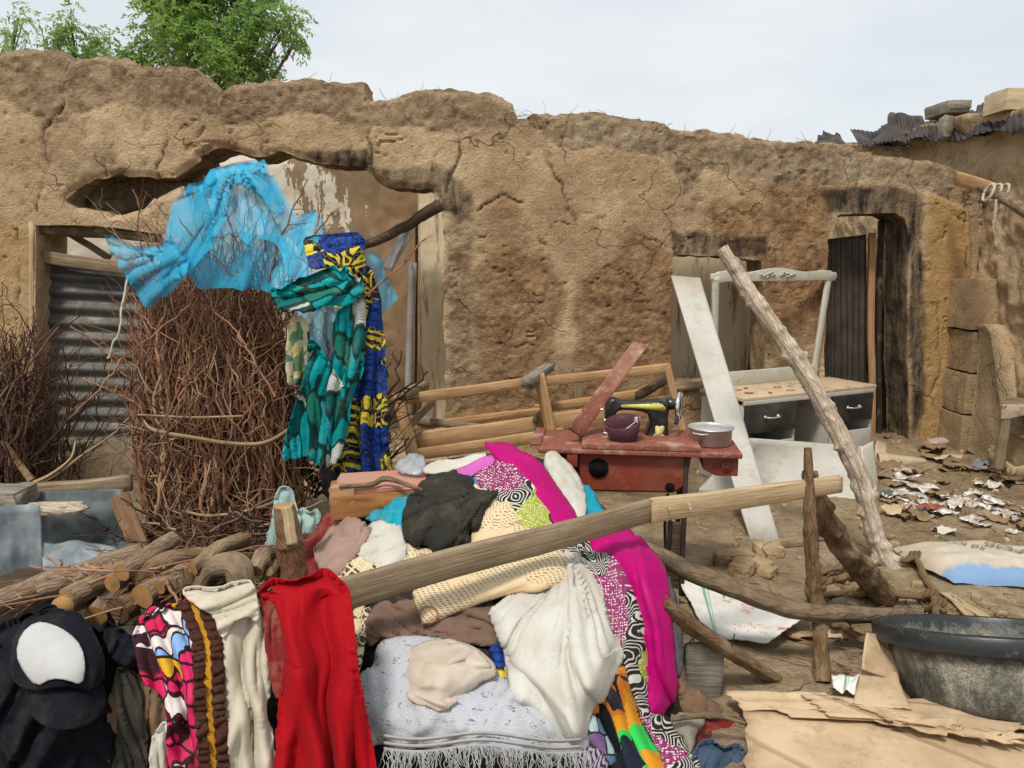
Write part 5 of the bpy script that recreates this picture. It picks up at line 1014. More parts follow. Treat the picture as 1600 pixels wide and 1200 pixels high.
# ================= RIGHT BACKGROUND LITTER =================
M['mudcard'] = m_cloth('muddy_card', (.30, .21, .12), (.2, .13, .07), dirt=.6)
rr = np.random.default_rng(3)
def scrap(name, c, s, m, seed, lb, cat, grp, rough=.5):
    n = 8; q_ = np.linspace(-1, 1, n+1); A, B = np.meshgrid(q_, q_); a = rr.uniform(0, 2*PI); z_ = s*rough*fbm(A*1.2+seed, B*1.2, 0, 3, seed, .7); z_ -= z_.min()
    x_ = s*(A*(1+.3*fbm(B+seed, A, 0, 2, seed))); y_ = s*.55*(B*(1+.4*fbm(A*1.1+seed, B, 3, 2, seed))); X = c[0]+x_*math.cos(a)-y_*math.sin(a); Yy = c[1]+x_*math.sin(a)+y_*math.cos(a)
    V = np.stack([X, Yy, c[2]+z_+.006], -1).reshape(-1, 3); i = np.arange((n+1)**2).reshape(n+1, n+1); F = np.stack([i[:-1, :-1], i[:-1, 1:], i[1:, 1:], i[1:, :-1]], -1).reshape(-1, 4)
    o = mesh(name, V, F, m, None, False, V[:, :2]); sm = o.modifiers.new('solid', 'SOLIDIFY'); sm.thickness = .002; return tag(o, lb, cat, grp)
def gz(x_, y_): return float(ground_h(np.array([x_]), np.array([y_]))[0])
for k in range(75):
    u_ = rr.random(); px = 1395+200*u_+rr.normal()*10; py = 786+u_*32+rr.normal()*13; p = G(px, py); scrap('foil_scrap', (p.x, p.y, gz(p.x, p.y)), rr.uniform(.02, .085), M['foil'] if k % 3 else M['mudcard'], k, 'crumpled shiny foil scrap trodden into the dirt at right' if k % 3 else 'muddy brown cardboard scrap among the foil at right', 'foil' if k % 3 else 'cardboard', 'foil scraps on the dirt at right' if k % 3 else 'cardboard scraps among the foil')
for k in range(26):
    px = rr.uniform(1370, 1600); py = rr.uniform(700, 775); p = G(px, py); scrap('mud_flake', (p.x, p.y, gz(p.x, p.y)), rr.uniform(.04, .16), M['dirt'] if k % 2 else M['mudcard'], k+99, 'curled flake of dried mud at the foot of the wall' if k % 2 else 'muddy flattened paper piece at the foot of the wall', 'debris', 'mud flakes by the right doorway' if k % 2 else 'muddy paper by the right doorway', .35)
for k in range(60):
    px = rr.uniform(1090, 1600); py = rr.uniform(700, 1000); p = G(px, py)
    if 1050 < px < 1290 and py > 895: continue
    s = rr.uniform(.012, .045); lump('clod', (p.x, p.y, gz(p.x, p.y)+s*.2), (s*1.5, s*1.2, s), M['mud'], k, 'small clod of dry mud lying on the bare yard', 'clod', 'clods of mud on the ground', sub=5, rot=rr.uniform(0, 3))
for k, (px, py, s) in enumerate([(1200, 872, .11), (1160, 900, .12), (1185, 892, .1), (1140, 885, .12), (1198, 905, .08), (1165, 880, .09)]):
    p = G(px, py); lump('mud_clod', (p.x, p.y, gz(p.x, p.y)+s*.2), (s*1.4, s, s*.7), M['mud'], k+30, ['largest pale', 'long flat', 'dark angular', 'crumbling', 'small square', 'half buried'][k]+' mud brick lump in front of the sewing table legs', 'clod', None, sub=10, box_=.6, rot=k)
# can, slipper, pipe, stool, crate pieces
p = G(1497, 694); e8 = empty('tin_can', 'red and white tin can lying on its side against the wall', 'can', (p.x, 5.85, gz(p.x, 5.85)+.06)); Mc = Matrix.Translation((p.x, 5.85, gz(p.x, 5.85)+.07))@Matrix.Rotation(PI/2, 4, 'Y')@Matrix.Rotation(.3, 4, 'X')
g = NG('can_label'); u = g.uv(); M['can'] = g.done(g.mi(g.rp(g.no(g.ob(), 25, 3), [(.5, 0), (.56, 1)]), (.55, .10, .08), (.62, .55, .48)), .4, spec=.5)
v, f, uv = lathe([(.046, -.062), (.047, -.055), (.047, .045), (.046, .05)], 30, Mc); mesh('label_band', v, f, M['can'], e8, True, uv); v, f, uv = lathe([(0, .052), (.043, .052), (.048, .056), (.048, .05), (.0461, .049)], 30, Mc); mesh('tin_end', v, f, M['alu'], e8, True, uv); v, f, uv = lathe([(0, -.064), (.043, -.064), (.048, -.068), (.048, -.062), (.0461, -.061)], 30, Mc); mesh('tin_end', v, f, M['alu'], e8, True, uv)
pole('curled_sheet', [G(1372, 722, .06), G(1410, 722, .07), G(1460, 722, .05)], [.07, .045, .02], M['cream_top'], 'rolled buff floor mat end poking out beside the dressing table', 'mat', n=30, seg=14, rough=.15)
slab('mat_piece', [G(1366, 690, .16), G(1400, 700, .05), G(1420, 735, .04), G(1366, 735, .02)], .006, M['cream_top'], label='curled buff mat piece against the side of the dressing table', cat='mat', bump=.05)
p = G(1470, 715); M['pink_rubber'] = m_cloth('pink_rubber', (.46, .36, .30)); e9 = lump('slipper', (p.x, p.y, gz(p.x, p.y)+.03), (.28, .11, .05), M['pink_rubber'], 8, 'muddy old slipper at the foot of the wall', 'slipper', rot=.4, box_=.5, amp=.05)
p = G(1536, 716); lump('crushed_bucket', (p.x, p.y, gz(p.x, p.y)+.05), (.2, .16, .13), M['zinc_dark'], 9, 'crushed dark grey container near the block pillar', 'container', rot=.2, amp=.2)
for k, (px, py, s, mm, lb) in enumerate([(1530, 740, .09, M['zinc'], 'grey blue rag flattened on the dirt near the crate pieces'), (1555, 748, .07, M['foil'], 'shiny bit of crushed packaging below the crate pieces'), (1480, 735, .10, M['beige'], 'pale broken tile half buried near the slipper'), (1452, 816, .08, M['red_wood'], 'dark red crumpled scrap left of the foil litter'), (1400, 812, .10, M['card'], 'long muddy strip of card left of the foil litter'), (1386, 786, .07, M['zinc_dark'], 'small dark green scrap beside the foot of the gnarled pole')]):
    p = G(px, py); scrap('scrap', (p.x, p.y, gz(p.x, p.y)+.01), s, mm, k+300, lb, 'scrap', None)
e = empty('broken_crate', 'broken pale wooden crate frame at the right edge', 'crate', G(1580, 725)); cN = M['wood_pale']
plank('slat', P(1545, 706, 5.6), P(1600, 698, 5.6), .05, .02, (0, 0, 1), cN, parent=e); plank('slat', P(1548, 712, 5.45), P(1585, 738, 5.1), .06, .03, (0, 0, 1), cN, parent=e, seed=2); plank('slat', P(1575, 738, 5.15), P(1640, 728, 5.2), .06, .02, (0, 0, 1), cN, parent=e, seed=3); plank('post', P(1556, 695, 5.6), P(1556, 720, 5.6), .08, .05, (1, 0, 0), cN, parent=e, seed=4)
e = empty('wooden_stool', 'worn wooden stool with a scalloped apron at the right edge', 'stool', G(1610, 745)); c0 = P(1566, 630, 5.25)
slab('seat', [P(1566, 627, 5.2), P(1690, 640, 5.1), P(1690, 610, 5.7), P(1588, 618, 5.7)], .03, M['wood_old'], e)
pr = [(0, 0), (.6, 0), (.6, -.10), (.55, -.10), (.45, -.075), (.3, -.065), (.15, -.075), (.05, -.10), (0, -.10)]; M['rust_white'] = m_paint('chipped_white_red', (.5, .44, .36), (.42, .34, .26), 1.0, .6, (.22, .04, .03), 14)
extr('apron', pr[::-1], P(1566, 632, 5.18), (1, 0, 0), (0, 0, 1), .02, M['rust_white'], e)
for (a, b, ya) in (((1573, 645), (1560, 735), 5.2), ((1604, 645), (1600, 735), 5.5), ((1680, 645), (1690, 740), 5.2)): plank('leg', P(*a, ya), P(*b, ya), .06, .05, (1, 0, 0), M['wood_old'], parent=e, seed=ya)

# ================= LEFT FOREGROUND: zinc, boards, firewood =================
corr('zinc_sheet', P(-60, 985, 2.75), P(70, 985, 2.85), P(62, 790, 2.9), P(-60, 792, 2.8), 0, .3, .006, M['zinc'], label='bent pale blue zinc sheet standing at the left edge', cat='tin sheet', warp=.05, seed=6, n=40)
corr('zinc_sheet', P(55, 900, 3.3), P(212, 900, 3.25), P(188, 764, 3.35), P(60, 768, 3.4), 1, .22, .012, M['zinc_dark'], label='dark upright zinc sheet behind the firewood pile', cat='tin sheet', warp=.04, seed=7, n=40)
corr('zinc_sheet', P(60, 930, 2.9), P(215, 915, 2.95), P(180, 850, 3.25), P(68, 845, 3.3), 1, .3, .006, M['zinc'], label='scuffed blue zinc sheet lying low behind the firewood logs', cat='tin sheet', warp=.05, seed=8, n=40)
plank('old_board', P(-20, 776, 3.42), P(206, 753, 3.55), .075, .05, (0, 0, 1), M['wood_old'], 'old squared timber lying across the top of the dark zinc sheet', 'board', bend=.01, seed=31)
lump('concrete_block', P(10, 778, 3.3), (.2, .18, .1), M['wood_grey'], 31, 'crusty grey block at the left end of the old timber', 'block', box_=.7)
lump('rotten_wood', P(84, 795, 3.25), (.26, .09, .055), M['bark_pale'], 33, 'rotten crumbling piece of wood above the zinc sheet', 'wood', box_=.4, amp=.22)
plank('brown_plank', P(186, 775, 3.3), P(222, 870, 3.1), .08, .02, (1, 0, 0), m_wood('brown_board', (.24, .13, .07)), 'short split brown plank beside the dark zinc sheet', 'plank', seed=33)
FW = 'firewood logs stacked at left'
def log(nm, a, b, ra, rb, lb, sd_, ya, yb, m=None, cut=True, rough=.09):
    v, f, uv = pole_shape([P(*a, ya), P((a[0]+b[0])/2, (a[1]+b[1])/2-2, (ya+yb)/2), P(*b, yb)], [ra, (ra+rb)/2, rb], n=30, seg=18, rough=rough, seed=sd_, wob=.01, knots=2)
    mm = m or M['bark_grey']; ends = 2; o = mesh(nm, v, f, mm, None, True, uv); o.data.materials.append(M['cut']); o.data.set_sharp_from_angle(angle=.8)
    if cut:
        for pg in o.data.polygons[-2:]: pg.material_index = 1
    return tag(o, lb, 'log', FW)
log('firewood_log', (-30, 950), (224, 860), .042, .030, 'long grey barked log lying on top of the firewood at left', 1, 2.40, 2.62)
log('firewood_log', (60, 925), (190, 885), .028, .024, 'thinner curved log just below the long log', 2, 2.4, 2.55)
for k, (px, py, r_, dx, lb) in enumerate([(104, 936, .042, .25, 'log with an orange cut end under the left part of the long log'), (190, 895, .034, .12, 'round sawn log end at the top right of the firewood'), (175, 912, .034, .1, 'log with a pale splintered cut end in the middle of the firewood'), (106, 935+12, .03, .2, 'lowest small log end at the left of the firewood'), (104+2, 936-0, .0, 0, ''), (222, 932, .046, .16, 'largest sawn log end in the firewood, above the patterned dress'), (247, 918, .028, .12, 'small sawn log end right of the largest one'), (105, 940, 0, 0, ''), (148, 940, .0, 0, ''), (107+0, 0, 0, 0, ''), (186, 955, .05, .2, 'big dark log end wedged above the black shirt'), (230, 958, .035, .2, 'dark round log below the largest sawn end'), (275, 915, .03, .15, 'short stub of log at the right end of the firewood'), (290, 900, .035, .2, 'brown log end behind the patterned dress'), (104, 940, 0, 0, '')]):
    if r_ <= 0: continue
    a = P(px, py, 2.28+.01*(k % 5)); r_ *= .85; b = a+Vector((dx*.5, .24, .02)); v, f, uv = pole_shape([tuple(a), tuple((a+b)/2), tuple(b)], [r_, r_*1.03, r_], n=16, seg=20, rough=.1, seed=k+3); o = mesh('firewood_log', v, f, M['bark_grey'] if k < 10 else M['bark_brown'], None, True, uv)
    o.data.materials.append(M['cut']); o.data.polygons[-2].material_index = 1 if k < 10 else 0; o.data.set_sharp_from_angle(angle=.8); tag(o, lb, 'log', FW)
pr_ = np.array([P(88, 958, 2.25), P(112, 930, 2.3)])
v, f, uv = pole_shape([P(97, 948, 2.2), P(135, 930, 2.4)], [.032, .03], n=12, seg=16, seed=77); o = mesh('firewood_log', v, f, M['bark_brown'], None, True, uv); o.data.materials.append(M['cut']); o.data.polygons[-2].material_index = 1; tag(o, 'slanting log with a bright orange cut face above the black shirt', 'log', FW)
for k, (px, py, r_, dx, dy, lb) in enumerate([(150, 962, .036, .02, .45, 'log end just above the collar of the black shirt'), (208, 905, .026, .3, .3, 'thin branch end between the two upper sawn ends'), (258, 945, .034, .28, .32, 'brown barked log end beside the top of the patterned dress'), (300, 890, .024, .2, .4, 'slim branch end near the bent root'), (398, 892, .026, .05, .2, 'brown log end between the bent root and the split post'), (418, 905, .020, .04, .2, 'small orange log end just left of the split post')]):
    a = P(px, py, 2.30+.02*(k % 3)); b = a+Vector((dx*.5, dy*.55, .02)); v, f, uv = pole_shape([tuple(a), tuple((a+b)/2+Vector((0, 0, .02))), tuple(b)], [r_, r_*1.05, r_*.9], n=18, seg=18, rough=.18, seed=k+53, knots=2); o = mesh('firewood_log', v, f, M['bark_brown'] if k % 2 else M['bark_grey'], None, True, uv)
    o.data.materials.append(M['cut']); o.data.polygons[-2].material_index = 1; o.data.set_sharp_from_angle(angle=.8); tag(o, lb, 'log', FW)
rr = np.random.default_rng(9); ps, rs_ = [], []
for k in range(110):
    a = P(rr.uniform(90, 420), rr.uniform(875, 935), rr.uniform(2.25, 2.9)); b = a+Vector((rr.normal()*.2, rr.normal()*.15, rr.normal()*.03)); o, r2 = branchy(a, b, .05, rr.uniform(.003, .007), rr, 2, 10, .5, .3); ps += o; rs_ += r2
v, f, uv = tubes(ps, rs_); tag(mesh('kindling', v, f, M['twig'], None, True, uv), 'loose dry kindling scattered over the firewood', 'kindling', kind='stuff')
lump('wood_heap_core', P(150, 1000, 2.6), (1.1, .6, .36), M['wood_dark'], 61, 'dark heap of old wood and dirt under the firewood', 'heap', sub=30, amp=.2)
pole('knobbly_root', [P(305, 935, 2.3), P(322, 898, 2.33), P(345, 884, 2.33), P(372, 888, 2.3), P(376, 930, 2.28)], [.022, .032, .04, .045, .038], M['bark_pole'], 'smooth bent root knee rising behind the cream cloth', 'root', n=40, seg=20, rough=.05)
o = pole('split_post', [P(458, 925, 2.42), P(455, 860, 2.42), P(444, 790, 2.42)], [.052, .048, .034], m_bark('orange_bark', (.30, .15, .07), (.12, .06, .035), .7), 'stout split post with a pale cut top behind the red cloth', 'post', n=36, seg=18, rough=.14, knots=3, seed=19); o.data.materials.append(M['cut']); o.data.polygons[-1].material_index = 1
plank('split_face', P(458, 850, 2.37), P(447, 792, 2.385), .035, .012, (1, 0, 0), M['wood_pale'], parent=o)

rr = np.random.default_rng(21); ps, rs_ = [], []
for k in range(170):
    px, py = rr.uniform(1060, 1600), rr.uniform(700, 1090); p = G(px, py); a = rr.uniform(0, 2*PI); L_ = rr.uniform(.03, .22)*(1 if k % 4 else 1.6); z_ = gz(p.x, p.y)+.006
    ps.append(kink((p.x, p.y, z_), (p.x+L_*math.cos(a), p.y+L_*math.sin(a), z_+rr.uniform(0, .03)), 7, .06, rr)); rs_.append(rr.uniform(.0015, .005))
v, f, uv = tubes(ps, rs_); tag(mesh('straw', v, f, M['twig'], None, True, uv), 'bits of straw and twig strewn over the bare yard', 'straw', kind='stuff')
ps, rs_ = [], []
for k in range(420):
    i = rr.uniform(2, len(TOP)-2.01); j = int(i); t = i-j; px = TOP[j][0]*(1-t)+TOP[j+1][0]*t; py = TOP[j][1]*(1-t)+TOP[j+1][1]*t+abs(rr.normal())*22; a = wp(px, py, -.03-.02*rr.random()); L_ = rr.uniform(.04, .16); th = rr.uniform(0, 2*PI)
    ps.append(kink(a, a+Vector((L_*math.cos(th), -.02*rr.random(), L_*math.sin(th)*.7)), 7, .14, rr)); rs_.append(rr.uniform(.0012, .003))
v, f, uv = tubes(ps, rs_, 4); tag(mesh('straw', v, f, M['bast'], None, True, uv), 'dry straw and roots sticking out of the ragged wall top', 'straw', kind='stuff')

rr = np.random.default_rng(31); ps, rs_ = [], []
for k in range(120):
    px, py = rr.uniform(235, 470), rr.uniform(810, 890); a = P(px, py, rr.uniform(3.0, 3.7)); a.z = max(.02, a.z); th = rr.uniform(0, 2*PI); L_ = rr.uniform(.1, .5); o, r2 = branchy(a, a+Vector((L_*math.cos(th), L_*math.sin(th)*.5, rr.normal()*.10)), .10, rr.uniform(.003, .008), rr, 3, 12, .7, .4); ps += o; rs_ += r2
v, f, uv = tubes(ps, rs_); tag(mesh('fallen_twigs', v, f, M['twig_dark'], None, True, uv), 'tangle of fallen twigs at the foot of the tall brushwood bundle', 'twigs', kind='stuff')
ps, rs_ = [], []  # dark twigs added so the gap behind the hanging cloths reads dark
for k in range(330):
    px, py = rr.uniform(440, 592), rr.uniform(590, 780); a = P(px, py, rr.uniform(3.95, 4.5)); a.z = max(.02, a.z); th = PI/2+rr.normal()*.7; L_ = rr.uniform(.15, .5); o, r2 = branchy(a, a+Vector((L_*math.cos(th), rr.normal()*.1, L_*math.sin(th))) if py > 640 else a+Vector((L_*math.cos(th)*.4, 0, -L_)), .10, rr.uniform(.004, .010), rr, 3, 12, .7, .4); ps += o; rs_ += r2
v, f, uv = tubes(ps, rs_); tag(mesh('gap_dark_twigs', v, f, M['twig_dark'], None, True, uv), 'dark twigs added to darken the gap behind the hanging printed cloths', 'brush', kind='stuff')
for k in range(70):
    px = rr.uniform(1080, 1600); py = rr.uniform(705, 880); p = G(px, py); s = rr.uniform(.008, .03); lump('stone', (p.x, p.y, gz(p.x, p.y)+s*.2), (s*1.5, s*1.1, s), M['mud'] if k % 3 else M['beige'], k+7, 'little stone or mud crumb on the bare yard', 'stone', 'stones on the ground', sub=4, rot=k)
rr2 = np.random.default_rng(77)
for k in range(34):
    px = rr2.uniform(1380, 1600); py = rr2.uniform(705, 850); p = G(px, py); mm = (M['foil'], M['mudcard'], M['white_string'], M['zinc_dark'], M['rust_white'])[k % 5]
    scrap('scrap', (p.x, p.y, gz(p.x, p.y)), rr2.uniform(.015, .06), mm, k+500, ('silvery', 'brown paper', 'whitish rag', 'dark tin', 'chipped painted')[k % 5]+' scrap scattered by the right wall', 'scrap', ('silvery', 'brown', 'whitish', 'dark', 'painted')[k % 5]+' scraps by the right wall', .8)
# ================= CLOTHES =================
def tps(pts):
    p = np.array(pts, float); xy = p[:, :2]/100.0; n = len(p)
    U = lambda r2: np.where(r2 > 0, r2*np.log(r2+1e-12), 0)
    if n < 4: A = np.c_[np.ones(n), xy]; w = np.linalg.lstsq(A, p[:, 2], rcond=None)[0]; return lambda x, y: w[0]+w[1]*x/100+w[2]*y/100
    K = U(((xy[:, None]-xy[None])**2).sum(-1))+np.eye(n)*.02; Pm = np.c_[np.ones(n), xy]; A = np.block([[K, Pm], [Pm.T, np.zeros((3, 3))]])
    w = np.linalg.lstsq(A, np.r_[p[:, 2], 0, 0, 0], rcond=None)[0]
    def f(x, y):
        x, y = x/100, y/100; s = w[n]+w[n+1]*x+w[n+2]*y
        for i in range(n): s = s+w[i]*U((x-xy[i, 0])**2+(y-xy[i, 1])**2)
        return s
    return f
PILE = tps([(700, 700, 3.3), (850, 690, 3.32), (640, 740, 3.15), (960, 780, 3.15), (760, 760, 3.02), (750, 850, 2.75), (900, 880, 2.66), (600, 850, 2.8), (500, 850, 2.95), (540, 910, 2.6), (700, 950, 2.5), (850, 950, 2.46), (1010, 870, 2.72), (1040, 940, 2.6), (1060, 1030, 2.52),
            (640, 1000, 2.36), (800, 1050, 2.26), (950, 1050, 2.3), (1055, 1120, 2.42), (600, 1150, 2.1), (750, 1200, 2.0), (900, 1200, 2.05), (1090, 1200, 2.2), (540, 1200, 2.06)])
FRONT = tps([(0, 960, 2.12), (100, 950, 2.14), (200, 970, 2.12), (300, 935, 2.16), (400, 915, 2.2), (480, 900, 2.22), (545, 905, 2.22), (0, 1080, 1.98), (100, 1080, 1.96), (200, 1080, 2.0), (300, 1060, 2.02), (400, 1050, 2.06), (500, 1050, 2.06), (0, 1210, 1.93), (150, 1210, 1.93), (300, 1210, 1.95), (450, 1210, 1.97), (580, 1210, 2.0)])
HANG = tps([(160, 370, 3.75), (260, 300, 3.72), (380, 250, 3.8), (350, 380, 3.55), (300, 440, 3.52), (480, 350, 3.75), (480, 430, 3.6), (560, 380, 3.72), (600, 440, 3.8), (500, 600, 3.62), (570, 600, 3.7), (600, 730, 3.75), (450, 730, 3.6), (230, 470, 3.68)])
def drape(al, ac, z, seed):
    """long irregular folds running along al; unit spacing across ac"""
    t = 0
    for k, (f, a) in enumerate(((1.0, 1.0), (2.1, .34), (4.3, .03))):
        u, v = al*f**.6, ac*f
        ph = 2*PI*(v*.62+1.15*(fbm(v*.42, u*.16, z+k, 2, seed+k)+.35*fbm(v*.9, u*.35, z+k+4, 2, seed+k+20))); am = .30+.95*vn(v*.5+9, u*.22, z, seed+k+40)
        q = .5+.5*np.sin(ph); t = t+a*am*(q**1.5*2-1)
    return t*.8
def foldh(px, py, specs, seed):
    h = np.zeros(px.shape)
    wx = px+20*fbm(px/150, py/150, 0, 2, seed+5); wy = py+20*fbm(px/150, py/150, 5, 2, seed+6)
    for k, sp_ in enumerate(specs):
        if sp_[0] == 'lin':       # angle of the fold LINES (deg, 90 = vertical), spacing px, amplitude m
            _, an, wl, am = sp_; a = math.radians(an); al = wx*math.cos(a)-wy*math.sin(a); ac = wx*math.sin(a)+wy*math.cos(a)
            h += am*drape(al/(wl*1.6), ac/wl, seed*.77+k*3.1, seed+k)
        elif sp_[0] == 'pol':     # folds radiating from a gather point
            _, cx, cy, nf, am = sp_; th = np.arctan2(wy-cy, wx-cx); rr = np.hypot(wx-cx, wy-cy); h += am*drape(rr/70, th*nf/2.6, seed*.5+k, seed+k)*sst(0, 60, rr)
        elif sp_[0] == 'fb':
            _, wl, am = sp_; h += am*(1-2.6*np.abs(fbm(wx/wl, wy/wl, k*2.0, 3, seed+k, .45)))
        elif sp_[0] == 'cr':      # crumple: sharp creases
            _, wl, am = sp_; f1, f2 = worley(wx/wl+.5*fbm(px/wl, py/wl, 0, 2, seed), wy/wl+.5*fbm(px/wl, py/wl, 7, 2, seed), seed+k); h += am*(f1*1.8-.6)
    return h
def cloth(name, label, poly, mat, surf, lift=.0, folds=(), step=4.0, edge=.03, ew=16, thick=.004, cat='cloth', uvr=0, uvs=1.0, smooth=1, jag=3.0, parent=None, seed=None, group=None, back=None, bev=True):
    seed = seed if seed is not None else (abs(hash_(label or name)) % 997)
    pl = chaikin(poly, smooth) if smooth else np.array(poly, float); pl = roughen(pl, 7, jag, .045, seed)
    x0, y0 = pl.min(0)-step*2; x1, y1 = pl.max(0)+step*2
    x, y, q, be = grid_shell(pl, [], step, x0, x1, y0, y1)
    d, _, _ = near_poly(pl, x, y); d = np.maximum(0, -d); fade = sst(0, ew*1.6, d)
    fs_ = list(folds); h = foldh(x, y, fs_, seed); gx_ = (foldh(x+1, y, fs_, seed)-foldh(x-1, y, fs_, seed))/2; gy_ = (foldh(x, y+1, fs_, seed)-foldh(x, y-1, fs_, seed))/2
    gm = np.hypot(gx_, gy_)+1e-9; sh_ = np.minimum(gm*700, step*1.1)*sst(0, 3, d); ux_, uy_ = x.copy(), y.copy(); bx, by = near_poly(pl, x, y)[1:]
    topw = np.clip((y-by)/(np.hypot(x-bx, y-by)+1e-6), 0, 1) if surf is not PILE else np.full(x.shape, .55)
    x = x-gx_/gm*sh_; y = y-gy_/gm*sh_+h*(260 if parent is None else 90)*(1-.85*np.clip((y-by)/(np.hypot(x-bx, y-by)+1e-6), 0, 1)*(1-sst(10, 60, d)))
    roll = edge*topw*(1-np.clip(d/ew, 0, 1))**2+lift*.30*(1-sst(0, 42, d))*(surf is PILE); tw_ = np.clip((uy_-by)/(np.hypot(ux_-bx, uy_-by)+1e-6), 0, 1); h = h*(.75+.25*sst(0, 8, d)) if surf is PILE else h*(1-.85*tw_*(1-sst(0, 60, d))); Yv = surf(ux_, uy_)-lift-h+roll; V = PN(x, y, Yv); Ym = float(np.mean(Yv)); a = math.radians(uvr)
    u0, v0 = (ux_-x.mean())*Ym/1200+h*1.2, (uy_-y.mean())*Ym/1200+h*.6; uv = np.stack([u0*math.cos(a)-v0*math.sin(a), u0*math.sin(a)+v0*math.cos(a)], 1)*uvs
    o = mesh(name, V, q[:, ::-1], mat, parent, True, uv); 
    if thick > .0016: s = o.modifiers.new('solid', 'SOLIDIFY'); s.thickness = thick; s.offset = -1
    return tag(o, label, cat, group)
def hash_(s):
    h = 7
    for ch in s: h = (h*31+ord(ch)) % 1000003
    return h
# ---- patterned fabrics ----
def fin(g, col, rough=.8, weave=True, bs=.22, sheen=.02):
    n = g.no(g.uv(), 30, 4, .6); n2 = g.no(g.ob(), 7, 6, .7); col = g.mi(g.rp(n2, [(.52, 0), (.75, .28)]), col, (.30, .22, .13)); return g.done(col, rough, n, bs, .012, sheen=sheen, spec=.12)
g = NG('ring_print'); u = g.uv(); uw = g.warp(u, 4, .10); vd = g.vo(g.mp(uw, (1, 1.3, 1)), 8); ring = g.ma('SINE', g.ma('MULTIPLY', vd, 100)); bw = g.mi(g.rp(ring, [(.45, 0), (.55, 1)]), (.02, .02, .02), (.55, .53, .46))
z_ = g.no(u, 3.2, 1, .4); dt = g.vo(g.mp(u, (1, 1, 1), (0, 0, .6)), 115, rnd=.4); dots = g.rp(dt, [(.30, 1), (.36, 0)])
pur = g.mi(dots, (.22, .03, .11), (.62, .50, .50)); grn = g.mi(dots, (.30, .33, .04), (.60, .60, .36))
col = g.mi(g.rp(z_, [(.0, 0), (.44, 1)], 'CONSTANT'), grn, bw); col = g.mi(g.rp(z_, [(.0, 0), (.56, 1)], 'CONSTANT'), col, pur); col = g.mi(g.rp(vd, [(.0, 1), (.085, 0)], 'CONSTANT'), col, (.05, .03, .045)); M['rings'] = fin(g, col)
g = NG('teal_leaf_print'); u = g.uv(); uw = g.warp(u, 3, .12); v1 = g.vo(g.mp(uw, (9, 3.2, 1)), 1.6, o='Color'); e1 = g.vo(g.mp(uw, (9, 3.2, 1)), 1.6, 'DISTANCE_TO_EDGE'); sp_ = g.nd('ShaderNodeSeparateColor'); g.ln(v1, sp_.inputs[0])
base = g.rp(sp_.outputs[0], [(0, (.0, .13, .13)), (.22, (.0, .28, .30)), (.45, (.01, .36, .40)), (.62, (.01, .17, .12)), (.74, (.50, .55, .50)), (.92, (.62, .64, .58))], 'CONSTANT'); vein = g.wv(g.mp(uw, (1, 2, 1), (0, 0, .5)), 24, 3, 1)
col = g.mi(g.rp(vein, [(.0, .8), (.09, 0)]), base, (.0, .06, .05)); col = g.mi(g.rp(e1, [(0, 1), (.05, .9), (.06, 0)]), col, (.005, .035, .03)); M['teal'] = fin(g, col, .6)
g = NG('navy_yellow_print'); u = g.uv(); uw = g.warp(u, 7, .07); e1 = g.vo(uw, 13, 'DISTANCE_TO_EDGE'); z_ = g.no(u, 5, 1, .4); e2 = g.vo(uw, 32, 'DISTANCE_TO_EDGE')
bl2 = g.mi(g.rp(e2, [(.04, 1), (.1, 0)]), (.012, .05, .24), (.006, .012, .06)); yb = g.mi(g.rp(e1, [(.08, 0), (.1, 1), (.2, 1), (.22, 0)]), (.012, .012, .016), (.62, .50, .04))
yb = g.mi(g.rp(e2, [(.0, .8), (.03, 0)]), yb, (.55, .42, .2)); M['navywax'] = fin(g, g.mi(g.rp(z_, [(.49, 0), (.5, 1)], 'CONSTANT'), yb, bl2), .7)
g = NG('crimson_print'); u = g.uv(); uw = g.warp(u, 9, .03); v1 = g.vo(uw, 19, o='Color'); e1 = g.vo(uw, 19, 'DISTANCE_TO_EDGE'); sp_ = g.nd('ShaderNodeSeparateColor'); g.ln(v1, sp_.inputs[0]); z_ = g.no(u, 4.5, 1, .4)
base = g.rp(sp_.outputs[1], [(0, (.62, .02, .12)), (.48, (.62, .56, .54)), (.72, (.50, .015, .07)), (.88, (.62, .35, .02)), (.95, (.2, .36, .65))], 'CONSTANT'); col = g.mi(g.rp(e1, [(0, 1), (.06, 1), (.07, 0)]), base, (.03, .008, .012)); M['crimsonwax'] = fin(g, col, .65)
g = NG('cream_jacquard'); u = g.uv(); v1 = g.vo(g.mp(u, (1, 1, 1), (0, 0, .5)), 8); ring = g.rp(v1, [(.18, 0), (.2, 1), (.25, 1), (.27, 0)]); z_ = g.no(u, 6, 2, .4); ds = g.vo(g.mp(u, (1, 2.2, 1), (0, 0, .35)), 60, rnd=.15)
dash = g.ma('MULTIPLY', g.rp(ds, [(.26, 1), (.32, 0)]), g.rp(z_, [(.47, 0), (.49, 1)])); st_ = g.ma('MULTIPLY', g.rp(g.wv(g.mp(u, (1, 1, 1), (0, 0, .9)), 42), [(.75, 0), (.85, 1)]), g.rp(v1, [(.14, 1), (.16, 0)]))
col = g.mi(g.rp(g.no(u, 3, 3), [(.4, 0), (.6, 1)]), (.62, .46, .27), (.68, .55, .36)); col = g.mi(g.ma('MULTIPLY', dash, .85), col, (.20, .16, .08)); col = g.mi(g.ma('MULTIPLY', g.ma('MAXIMUM', ring, st_), .75), col, (.32, .10, .04)); M['cream'] = fin(g, col, .75)
